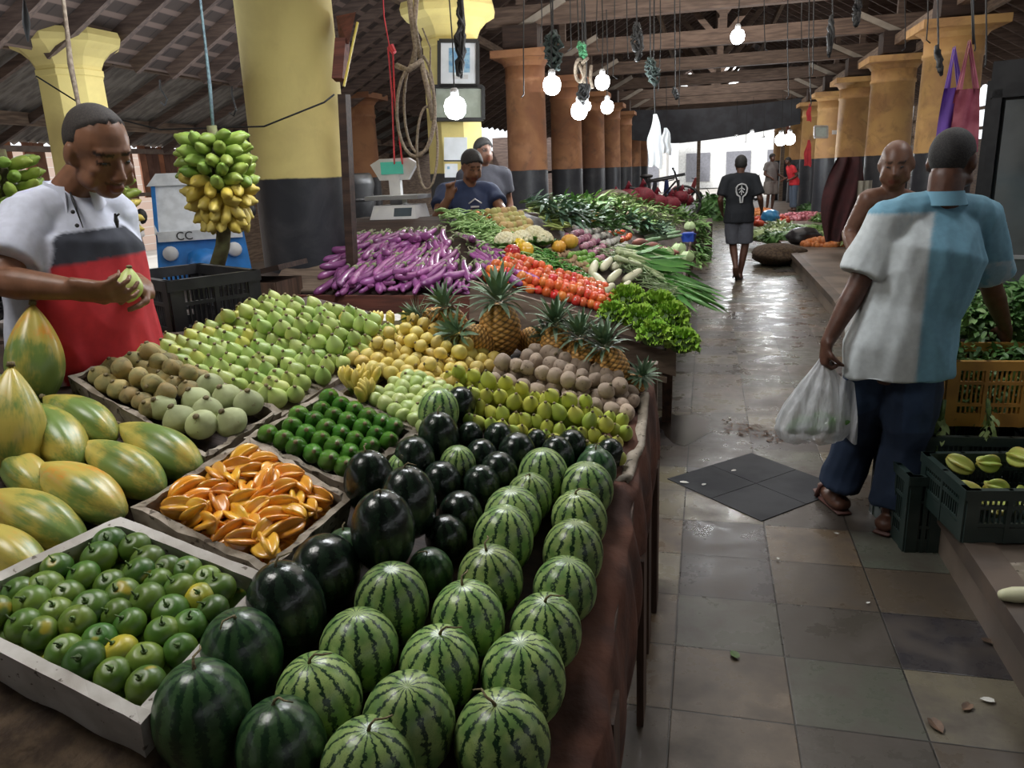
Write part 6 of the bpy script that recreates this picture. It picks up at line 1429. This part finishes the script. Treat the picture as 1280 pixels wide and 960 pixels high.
    if pants:
        pb = MB(); r_ = pants.get('r', (.118, .098, .078, .072)); L_ = pants.get('len', .93)
        pb.tube([Jl['pelvis'] + V(0, 0, .09) * s, Jl['pelvis'] - V(0, 0, .02) * s, Jl['pelvis'] - V(0, 0, .09) * s], [.122 * s * bw, .132 * s * bw, .12 * s * bw], 16, ex=1.34, up=ax)
        for sd in 'LR':
            hp, kn, an = Jl['hip' + sd], Jl['kn' + sd], Jl['an' + sd]
            if L_ <= .55: pp_ = [hp, hp.lerp(kn, .5), hp.lerp(kn, L_ * 1.8)]; rr = [r_[0], r_[1], r_[2]]
            else: pp_ = [hp.lerp(kn, -.04), hp.lerp(kn, .4), kn, kn.lerp(an, .5), kn.lerp(an, L_)]; rr = [r_[0], r_[1] * 1.03, r_[2], r_[3], r_[3] * 1.02]
            pb.tube(pp_, [x * s for x in rr], 14)
        pc_ = pants['col']; vcp = (lambda p, n_: pc_((p - Jl['pelvis']).dot(rt) / s, (p - Jl['pelvis']).dot(fw) / s, (p - Jl['pelvis']).z / s))
        obj('trousers', remesh(pb, pants.get('vox', vox), 3, disp=fold(pants.get('fold', .007) * s, 7, (1, 1, .8)), vc=vcp, mat_=pants['mat'], name='trouser_cloth'), None, t)
    if pants and pants.get('shoes'):
        for sd in 'LR':
            an = Jl['an' + sd]; fo = Vector(feet.get(sd, fw)).normalized() if isinstance(feet, dict) else fw; sh = MB(); bz = an + V(0, 0, -.079) * s
            sh.tube([bz - fo * .085 * s, bz - fo * .03 * s, bz + fo * .08 * s, bz + fo * .19 * s], [.032 * s, .036 * s, .046 * s, .03 * s], 14, ex=1., up=fo.cross(V(0, 0, 1)).normalized())
            sh.v = [tuple(bz + fo * (Vector(v) - bz).dot(fo) + fo.cross(V(0, 0, 1)) * (Vector(v) - bz).dot(fo.cross(V(0, 0, 1))) + V(0, 0, (v[2] - bz.z) * .16)) for v in sh.v]
            q1 = bz + fo * .11 * s + V(0, 0, .0); sdv = fo.cross(V(0, 0, 1)).normalized()
            sh.tube([q1 - sdv * .045 * s, q1 - sdv * .03 * s + V(0, 0, .05) * s, q1 + V(0, 0, .062) * s, q1 + sdv * .03 * s + V(0, 0, .05) * s, q1 + sdv * .045 * s], [.009 * s] * 5, 7, ex=1.6)
            obj('sandal', sh, pants['shoes'], t, smooth=True)
    return t, Jl, B, Hm, root
def segd(p, a, b_):
    d_ = b_ - a; t = max(0, min(1, (p - a).dot(d_) / d_.length_squared)); return (p - a - d_ * t).length
def hf_short(hl=.062, side=-.0, amp=.0):   # hairline rule in head units: p.y forward, p.z up
    def f(p, n_):
        if p.z > .052 + max(0, (p.y - .03)) * .75 - (0 if p.y > -.02 else .02): return amp
        if p.y < .0 and p.z > -.045 + max(0, (p.y + .07)) * 1.3: return amp
        return -2
    return f
def hf_fade(p, n_):
    if p.z > .075 + max(0, p.y - .02) * .9 and p.y < .055: return 0
    if p.y < .012 and p.z > .0 + max(0, p.y + .05) * .6: return -.012
    if p.y < -.03 and p.z > -.05: return -.02
    return -2
def hf_full(p, n_):
    if p.z > .035 + max(0, p.y - .045) * 1.0: return .09 + .02 * mnoise.noise(p * 60)
    if p.y < .015 and p.z > -.03: return .05
    if p.y < -.03 and p.z > -.06: return .02
    return -2
# ---- the vendor in the polo shirt
J = {}
def jt(k, x, y, d_): J[k] = atd(x, y, d_)
for a in (('head', 124, 190, 2.25), ('neck', 90, 238, 2.31), ('chest', 94, 305, 2.36), ('waist', 104, 385, 2.38), ('pelvis', 114, 455, 2.42), ('shR', 40, 274, 2.24), ('shL', 138, 268, 2.44), ('elR', -2, 352, 2.12), ('wrR', 96, 362, 2.10), ('elL', 150, 348, 2.52), ('wrL', 180, 360, 2.30)): jt(*a)
fv = V(.80, -.60, 0).normalized(); s1 = 1.1; Bv = basis(fv)
for sd, sx in (('L', -1), ('R', 1)):
    J['hip' + sd] = J['pelvis'] + Bv @ V(sx * .09, 0, -.03) * s1; bs = V(J['pelvis'].x, J['pelvis'].y, .2)
    J['kn' + sd] = bs + Bv @ V(sx * .11, .02, .50); J['an' + sd] = bs + Bv @ V(sx * .12, -.02, .085 * s1)
gvp = atd(160, 362, 2.16)
m_polo = cloth('polo_cotton')
def polo(x, y, z, de):
    zz = z + .05 * x
    if de < .092 or zz > .375 or (y < -.02 + max(0, .34 - z) * .22 and x > -.05) or x > .175 - (.34 - z) * .22: return (.60, .63, .74)
    return (.030, .034, .048) if zz > .295 else (.50, .022, .03)
t1, Jl1, B1, H1, rt1 = person('person', 'vendor in white polo shirt with black and red bands, looking down at his hands', J, fv, s1, 'warm', hf=(.93, -.36), hpitch=radians(26), hroll=radians(4), vox=.0065,
    hands={'R': (atd(150, 366, 2.1) - atd(96, 362, 2.10), V(.35, .75, .45), (.45, .5, .55, .6), .8, -1), 'L': (atd(158, 352, 2.18) - atd(180, 360, 2.30), V(.1, -.8, .1), .55, .8, 1)},
    hairfn=hf_fade, hairmat=mat('cropped_hair', (.018, .014, .012), (.035, .027, .022), rough=.8, sc=200, bump=.4, bdist=.002), hth=1.02, shirt=dict(hem=-.03, inf=.02, col=polo, mat=m_polo, fold=.008, vox=.008, collar=mat('polo_collar', (.62, .65, .76), rough=.85), sleeve=.72),
    pants=dict(col=lambda x, y, z: (.42, .47, .46), mat=cloth('pale_cotton'), r=(.12, .105, .09, .085)), skinc=lambda x, y, z: ((.35, .32, .3) if (y > .075 and abs(x) < .03 and -.056 < z < -.048) else None), bw=1.05)
# placket, buttons, small emblem on the chest
def on_chest(x, z, lift=.0):
    c_ = Jl1['chest']; p = c_ + B1 @ V(x, .0, z) * s1; return p
def chestpt(x, z, extra=.148): return Jl1['chest'] + B1 @ V(x, extra * s1 * (1 - (x / .26) ** 2 * .7) - (.0 if z < .04 else (z - .04) * .55), z) * s1 / 1.0
so1 = [c for c in t1.children if c.name.startswith('shirt')][0]
b = MB(); b.tube([chestpt(-.0, .16, .10), chestpt(.0, .12, .115), chestpt(.0, .05, .137)], [.004, .013, .004], 8, ex=.3); obj('neck_opening', b, m_skin['warm'], so1, smooth=True)
for z in (.09, .055): b = MB(); b.ell(chestpt(.012, z, .135), .006, seg=8, ring=6); obj('button', b, M['wire'], so1, smooth=True)
b = MB(); p = chestpt(-.085, .06, .146); b.tube([p + V(0, 0, .022), p + V(0, 0, .0), p - V(0, 0, .02)], [.004, .009, .004], 6, ex=.8); b.tube([p + V(.0, 0, .012), p + V(.014, 0, .02)], .003, 5); obj('emblem', b, M['wire'], so1)
# the fruit in his hands
pv[0].put(atd(161, 356, 2.19), align(V(.15, .1, 1), 0), 1.45, 'light green guava held in the vendor\'s hands')
# ---- customer from behind in the pale blue and white shirt
J = {}
def jy(k, x, y, Y_): J[k] = aty(x, y, Y_)
for a in (('head', 1190, 203, 3.52), ('neck', 1180, 248, 3.48), ('chest', 1163, 315, 3.48), ('waist', 1138, 385, 3.47), ('pelvis', 1124, 440, 3.45), ('shL', 1110, 276, 3.44), ('shR', 1222, 272, 3.58), ('elL', 1070, 362, 3.40), ('wrL', 1034, 428, 3.36), ('elR', 1240, 362, 3.72), ('wrR', 1256, 408, 3.90), ('hipL', 1092, 452, 3.48), ('hipR', 1144, 454, 3.42), ('knL', 1072, 545, 3.62), ('anL', 1046, 627, 3.62), ('knR', 1132, 556, 3.46), ('anR', 1112, 652, 3.42)): jy(*a)
J['anL'].z = .095; J['anR'].z = .095
fc = V(.30, .95, 0)
lb = (.17, .36, .47); wt = (.56, .60, .60)
def cshirt(x, y, z, de):
    if z > .535 and x > -.17: return lb
    if de < .088:
        if x < 0: return wt
        return wt if z < .33 else lb
    return wt if x < .075 else lb
def jean(x, y, z):
    n_ = .5 + .5 * mnoise.noise(V(x, y, z) * 6); k = .75 + .5 * n_
    hi = 1.5 if (z < -.05 and z > -.30 and y < -.04 and abs(abs(x) - .09) < .05) else 1
    return (.013 * k * hi, .027 * k * hi, .060 * k * hi)
t4, Jl4, B4, H4, rt4 = person('person', 'customer seen from behind in pale blue and white shirt and jeans, holding a plastic bag', J, fc, 1.08, 'dark', hf=(.55, .83), hpitch=radians(12), vox=.009, hands={'L': (V(-.1, -.05, -1), V(.9, .2, 0), (1.15, 1.15, 1.15, 1.15), 1.2, 1), 'R': (V(.25, .5, -.75), V(-.5, -.2, -.3), .45, .6, 1)},
    hairfn=hf_fade, hairmat=m_hair, hth=1.035, shirt=dict(hem=-.085, inf=.032, col=cshirt, mat=cloth('camp_shirt_cotton'), fold=.011, sleeve=.78, collar=mat('blue_collar', (.17, .36, .47), rough=.85)), pants=dict(col=jean, mat=cloth('denim'), r=(.102, .10, .085, .086), len=.94, fold=.010, shoes=mat('brown_sandal', (.10, .04, .03), rough=.6)), bw=.95, feet={'L': (-.25, .95, 0), 'R': (.55, .8, 0)}, neckr=.062)
# carried bag
gw = aty(1032, 440, 3.36) + V(0, 0, -.01)
bt = empty('plastic_bag', gw, 'translucent white plastic bag of green vegetables in the customer\'s left hand', 'plastic bag')
def bagmat():
    m, nt, bs = nodes('thin_white_plastic'); bs.inputs['Base Color'].default_value = (.72, .74, .76, 1); bs.inputs['Roughness'].default_value = .3; bs.inputs['Alpha'].default_value = 1
    v = coords(nt, (9, 9, 2.2)); n1 = noise(nt, v, 4, 3); nt.links.new(math_(nt, 'MULTIPLY_ADD', n1, .65, .22), bs.inputs['Alpha'])
    bumpn(nt, bs, n1, .8, .02); return m
b = MB(); sc3 = 3.4 / F
def bgf(u, v):
    a = u * 2 * pi; prof = [(0, .012), (.12, .030), (.35, .075), (.6, .115), (.82, .135), (.95, .11), (1, .05)]
    for (v0, r0), (v1, r1) in zip(prof, prof[1:]):
        if v <= v1: rr = r0 + (r1 - r0) * (v - v0) / (v1 - v0); break
    rr *= 1 + .10 * sin(a * 5 + 2) * (1 - v * .4) + .06 * sin(a * 11 + v * 3)
    return V(cos(a) * rr * 1.12 - .045 * v, sin(a) * rr * .62, -v * .39 + .012 * sin(a * 3) * v)
b.grid(bgf, 72, 36); obj('bag_skin', b, bagmat(), bt, smooth=True)
b = MB(); b.grid(lambda u, v: V(.03 + .09 * u + .03 * v, -.02 + .03 * sin(u * 9 + v * 4), -.07 - .27 * v - .05 * u), 10, 16); obj('loose_flap', b, bagmat(), bt, smooth=True)
random.seed(8)
for i in range(6):
    pg.put(gw + V(-.10 + .035 * i, U(-.03, .03), -.32 + .025 * (i % 2)), align(V(1, U(-.4, .4), .2)), 1.25, 'green mango seen through the carried plastic bag, %s from its left' % od(i), 'green mangoes inside the carried bag')
# ---- bald shirtless man on the platform
J = defaults((0, 0, 0), (-.3, -.95)); J = {}
for a in (('head', 1120, 206, 4.3), ('neck', 1114, 246, 4.34), ('chest', 1112, 290, 4.34), ('waist', 1114, 335, 4.34), ('pelvis', 1116, 372, 4.34), ('shR', 1086, 250, 4.28), ('shL', 1146, 256, 4.44), ('elR', 1062, 292, 4.30), ('wrR', 1072, 328, 4.12), ('elL', 1158, 310, 4.5), ('wrL', 1160, 350, 4.4)): jy(*a)
f5 = V(-.35, -.94, 0); B5 = basis(f5); bs = V(J['pelvis'].x, J['pelvis'].y, .2)
for sd, sx in (('L', -1), ('R', 1)):
    J['hip' + sd] = J['pelvis'] + B5 @ V(sx * .09, 0, -.03); J['kn' + sd] = bs + B5 @ V(sx * .1, .02, .46); J['an' + sd] = bs + B5 @ V(sx * .1, 0, .09)
person('person', 'bald shirtless man in a white sarong facing the camera behind the customer', J, f5, 1.0, 'mid', hf=(-.25, -.97), hpitch=radians(10), vox=.012, hands={'R': (V(.1, -.2, -1), V(.9, .3, 0), 1.0, 1., 1)}, pants=dict(col=lambda x, y, z: (.62, .62, .60), mat=cloth('white_sarong'), r=(.13, .12, .11, .11), len=.9, fold=.01))
# ---- young man walking away along the aisle
b3 = atz(921, 349, 0); J = defaults((b3.x, b3.y, 0), (.02, 1), .985); f3 = V(.02, 1, 0)
J['elL'] += V(-.03, -.04, .01); J['elR'] += V(.04, -.03, .01); J['wrL'] = J['elL'] + V(.03, .17, -.16); J['wrR'] = J['elR'] + V(.03, .17, -.14)
J['knL'] += V(.03, .02, 0); J['anL'] += V(.07, -.22, .12); J['anR'] += V(-.06, .02, 0)
t3, Jl3, B3, H3, rt3 = person('person', 'young man in black T-shirt with white back print walking away down the aisle', J, f3, .985, 'dark', hf=(.0, 1), vox=.014, hairfn=hf_full, shirt=dict(hem=-.12, inf=.022, col=lambda x, y, z, de: (.008, .010, .014), mat=cloth('black_jersey'), fold=.008, sleeve=.8), pants=dict(col=lambda x, y, z: (.085, .088, .105), mat=cloth('grey_shorts'), len=.52, r=(.12, .11, .10, .1), shoes=M['black']), feet={'L': (.1, .6, -.8), 'R': (.05, 1, 0)})
b = MB(); c_ = Jl3['chest'] + V(.015, -.149, -.03)
pr3 = [(0, .10), (.05, .085), (.075, .04), (.07, -.01), (.05, -.05), (.02, -.07), (.015, -.15), (-.01, -.15), (-.02, -.07), (-.055, -.045), (-.07, 0), (-.07, .05), (-.045, .085), (0, .10)]
b.tube([c_ + V(x, 0, z) for x, z in pr3], .011, 6); b.tube([c_ + V(-.04, 0, .02), c_ + V(0, 0, .05), c_ + V(.04, 0, .02)], .008, 6); b.tube([c_ + V(-.03, 0, -.02), c_ + V(0, 0, .02), c_ + V(.03, 0, -.02)], .008, 6); b.tube([c_ + V(0, 0, -.05), c_ + V(0, 0, .08)], .007, 6)
obj('back_print', b, M['bulb_cap'], [c for c in t3.children if c.name.startswith('shirt')][0])
# ---- seller in navy shirt leaning over the stall
J = {}
def jd(k, x, y, d_): J[k] = atd(x, y, d_)
for a in (('head', 590, 208, 5.95), ('neck', 586, 236, 6.05), ('chest', 588, 262, 6.1), ('waist', 590, 296, 6.2), ('pelvis', 592, 330, 6.25), ('shR', 556, 240, 6.0), ('shL', 614, 240, 6.15), ('elR', 546, 272, 5.85), ('wrR', 562, 246, 5.72), ('elL', 628, 264, 6.0), ('wrL', 655, 274, 5.85)): jd(*a)
f2 = V(.35, -.93, 0); B2 = basis(f2); bs = V(J['pelvis'].x, J['pelvis'].y, .2)
for sd, sx in (('L', -1), ('R', 1)):
    J['hip' + sd] = J['pelvis'] + B2 @ V(sx * .09, 0, -.03); J['kn' + sd] = bs + B2 @ V(sx * .1, .02, .46); J['an' + sd] = bs + B2 @ V(sx * .1, 0, .09)
t2, Jl2, B2_, H2, rt2 = person('person', 'seller in navy T-shirt raising one finger and reaching across the vegetables', J, f2, 1.0, 'warm', hf=(.6, -.8), hpitch=radians(22), vox=.012, hands={'R': (V(.15, -.05, 1), V(.2, -.9, .0), (.1, 1., 1.1, 1.1), .9, 1), 'L': (V(.8, -.3, -.15), V(.1, -.2, -1), .4, .5, 1)}, hairfn=hf_full,
    shirt=dict(hem=-.1, inf=.02, col=lambda x, y, z, de: (.022, .035, .085), mat=cloth('navy_jersey'), fold=.008, sleeve=.6), pants=dict(col=lambda x, y, z: (.05, .05, .06), mat=cloth('dark_trousers')))
b = MB(); c_ = Jl2['chest'] + B2_ @ V(-.03, .147, .05); b.tube([c_ + B2_ @ V(-.05, -.01, 0), c_ + B2_ @ V(0, 0, .035), c_ + B2_ @ V(.05, -.01, 0)], .006, 5); b.tube([c_ + B2_ @ V(-.03, 0, -.025), c_ + B2_ @ V(.035, 0, -.025)], .007, 5); obj('chest_print', b, M['bulb_cap'], [c for c in t2.children if c.name.startswith('shirt')][0])
pb_ = atd(604, 190, 7.0); J = defaults((pb_.x, pb_.y, pb_.z - 1.60), (.5, -.86)); J['anL'].z = J['anR'].z = .29; 
person('person', 'person with black hair mostly hidden behind the navy shirted seller', J, V(.5, -.86, 0), 1.0, 'mid', vox=.016, hf=(.7, -.7), hairfn=hf_full, shirt=dict(hem=-.1, inf=.02, col=lambda x, y, z, de: (.03, .03, .04), mat=cloth('dark_jersey')), pants=dict(col=lambda x, y, z: (.05, .05, .06), mat=cloth('dark_cloth')))
# ---- far figures on the right platform and outside at the left
def simple(px, py, top, label, f, sk, sh, pn_, skirt=False, z0=.2, lean=0, hfn=hf_full):
    b_ = atz(px, py, z0); d_ = (b_ - O).dot(ray(CX, CY)) / F; hh = (py - top) * d_ / F; s = hh / 1.72; J = defaults(b_, f, s); fw = Vector((f[0], f[1], 0)).normalized()
    if lean:
        for k in J:
            if k[:2] in ('he', 'ne', 'ch', 'sh', 'el', 'wr', 'wa'): J[k] += fw * lean * (J[k].z - z0 - .93 * s) / .7
    for k in ('wrL', 'wrR'): J[k] += fw * .18 + V(0, 0, .12)
    return person('person', label, J, Vector((f[0], f[1], 0)), s, sk, vox=.022, hairfn=hfn, shirt=dict(hem=-.1, inf=.022, col=lambda x, y, z, de: sh, mat=cloth('shirt_' + label.split()[0]), fold=.008), pants=dict(col=lambda x, y, z: pn_, mat=cloth('legs_' + label.split()[0]), r=(.15, .15, .15, .14) if skirt else (.11, .1, .085, .08), len=.53 if skirt else .9))
simple(962, 264, 195, 'woman in a grey dress standing far off beside the right columns', (.6, -.8), 'dark', (.16, .14, .13), (.2, .17, .15), skirt=True)
simple(991, 264, 199, 'man in a red shirt bending over goods far off by the right columns', (-.9, -.3), 'dark', (.62, .03, .04), (.10, .13, .18), lean=.25)
simple(1003, 256, 196, 'dark figure standing behind the red shirted man', (.3, -.9), 'dark', (.05, .05, .06), (.05, .05, .06))
ow = atd(168, 270, 8.2); simple(168, 470, 236, 'sunlit woman in white clothes outside behind the vendor', (.4, -.8), 'mid', (.85, .82, .80), (.8, .75, .72), skirt=True, z0=.0)
# ================================================================== LIGHT AND CAMERA
def bulb(p, r, label, cord=1.2, watts=18, grp='white light bulbs hanging in the hall', light=True):
    t = empty('light_bulb', p, label, 'light bulb', grp)
    b = MB(); b.lathe([(r * .35, r * 1.0), (r * .8, r * .75), (r, .2 * r), (r * .92, -.45 * r), (r * .6, -.85 * r), (r * .15, -r)][::-1], 16); obj('glass_globe', b, M['bulb'], t, smooth=True)
    b = MB(); b.lathe([(r * .38, r * .95), (r * .4, r * 1.5), (r * .25, r * 1.7)], 12); obj('lamp_holder', b, M['bulb_cap'], t, smooth=True)
    b = MB(); b.tube([(0, 0, r * 1.6), (.01, 0, cord * .5), (0, 0, cord)], .006, 5); obj('cord', b, M['wire'], t)
    if light:
        l = bpy.data.lights.new('bulb_light', 'POINT'); l.energy = watts; l.shadow_soft_size = r * 1.2; l.color = (.93, .97, 1.); lo = bpy.data.objects.new('bulb_light', l); C.objects.link(lo); lo.location = Vector(p) + V(0, -.0, -r * 2.3)
def pz(x, y, d): return atd(x, y, d)
BL = [(569, 135, 6.4, .092, 'big glaring white bulb in front of the framed pictures', 4), (690, 107, 6.6, .078, 'large white bulb, leftmost of the four above the vegetable stall', 45), (724, 139, 7.4, .08, 'white bulb, lowest of the four above the vegetable stall', 30),
      (733, 133, 8.2, .05, 'small white bulb half hidden behind the lowest one', 0), (753, 103, 7.8, .075, 'white bulb, upper right of the four above the vegetable stall', 30), (759, 134, 8.6, .072, 'white bulb, lower right of the four above the vegetable stall', 30),
      (922, 46, 8.8, .08, 'single white bulb hanging high over the aisle', 45), (920, 179, 19, .12, 'white bulb, leftmost of the far group over the aisle', 40), (940, 172, 20, .12, 'white bulb, second of the far group over the aisle', 0), (954, 179, 21, .11, 'white bulb, third of the far group over the aisle', 0),
      (976, 175, 18, .13, 'white bulb, brighter left one of the far pair beside the columns', 50), (987, 174, 18, .13, 'white bulb, right one of the far pair beside the columns', 0), (932, 182, 24, .07, 'tiny white bulb low in the far group', 0), (832, 175, 13, .07, 'white bulb shining through the hanging plastic bags', 0)]
for x, y, d_, r, lb, wt in BL:
    bulb(pz(x, y, d_), r, lb, 1.0, wt, light=wt > 0)
def area(name, loc_, sx, sy, e, rot=(0, 0, 0), col=(1, .97, .93)):
    l = bpy.data.lights.new(name, 'AREA'); l.shape = 'RECTANGLE'; l.size = sx; l.size_y = sy; l.energy = e; l.color = col
    o = bpy.data.objects.new(name, l); C.objects.link(o); o.location = loc_; o.rotation_euler = rot; return o
area('unseen_fruit_bulbs', (-1.1, 3.1, 3.2), 1.1, .6, 60, rot=(radians(-8), 0, 0), col=(.95, .97, 1))  # unseen area lamp standing in for likely bulbs above the guavas
area('vendor_fill', (-2.0, 1.0, 3.3), .8, .8, 40, rot=(0, radians(-20), 0))  # unseen fill lamp added to brighten the vendor and near fruit
area('hall_fill_near', (0, 7.0, 4.6), 4, 5, 120, col=(1, .93, .86))  # soft fill added under the roof, not a fixture of the hall
area('hall_fill_mid', (.2, 15, 4.6), 4, 8, 190, col=(1, .93, .86))  # added fill without a fixture, lifts the middle of the hall
area('hall_fill_far', (.2, 26, 4.4), 4, 8, 200, col=(1, .95, .9))  # added fill without a fixture, lifts the far hall
area('left_aisle_fill', (-5.2, 8, 2.9), 1.5, 8, 60, rot=(0, 0, 0), col=(.95, .97, 1))  # unseen fill lamp added over the left aisle
area('left_roof_bounce', (-4.6, 6, 2.2), 3, 7, 70, rot=(pi, 0, 0), col=(.85, .92, 1))  # unseen lamp aimed up, added to brighten the left roof
area('roof_bounce', (0, 9, 2.7), 5, 12, 95, rot=(pi, 0, 0), col=(1, .9, .84))  # unseen lamp aimed up, added to brighten the nave roof
area('platform_fill', (2.4, 4.5, 3.6), 1, 1.5, 36, col=(.95, .97, 1))  # unseen fill lamp added to brighten the customer on the right
w = bpy.data.worlds.new('sky'); bpy.context.scene.world = w; w.use_nodes = True
bg = w.node_tree.nodes['Background']; bg.inputs[0].default_value = (.93, .96, 1, 1); bg.inputs[1].default_value = 1.5
sun = bpy.data.lights.new('sun', 'SUN'); sun.energy = 3; sun.angle = .1; so = bpy.data.objects.new('sun', sun); C.objects.link(so); so.rotation_euler = (radians(38), radians(-25), 0); so.location = (0, 60, 30)
cam = bpy.data.cameras.new('camera'); cam.sensor_fit = 'HORIZONTAL'; cam.sensor_width = 36; cam.lens = F * 36 / 1280; cam.clip_start = .05; cam.clip_end = 300
co = bpy.data.objects.new('camera', cam); C.objects.link(co)
Mx = Matrix((_R, _D, _U))   # rows: world axes in camera coordinates
co.matrix_world = Matrix.Translation(O) @ Mx.to_4x4()
bpy.context.scene.camera = co
vs_ = bpy.context.scene.view_settings; vs_.view_transform = 'Standard'; vs_.look = 'None'; vs_.exposure = 0
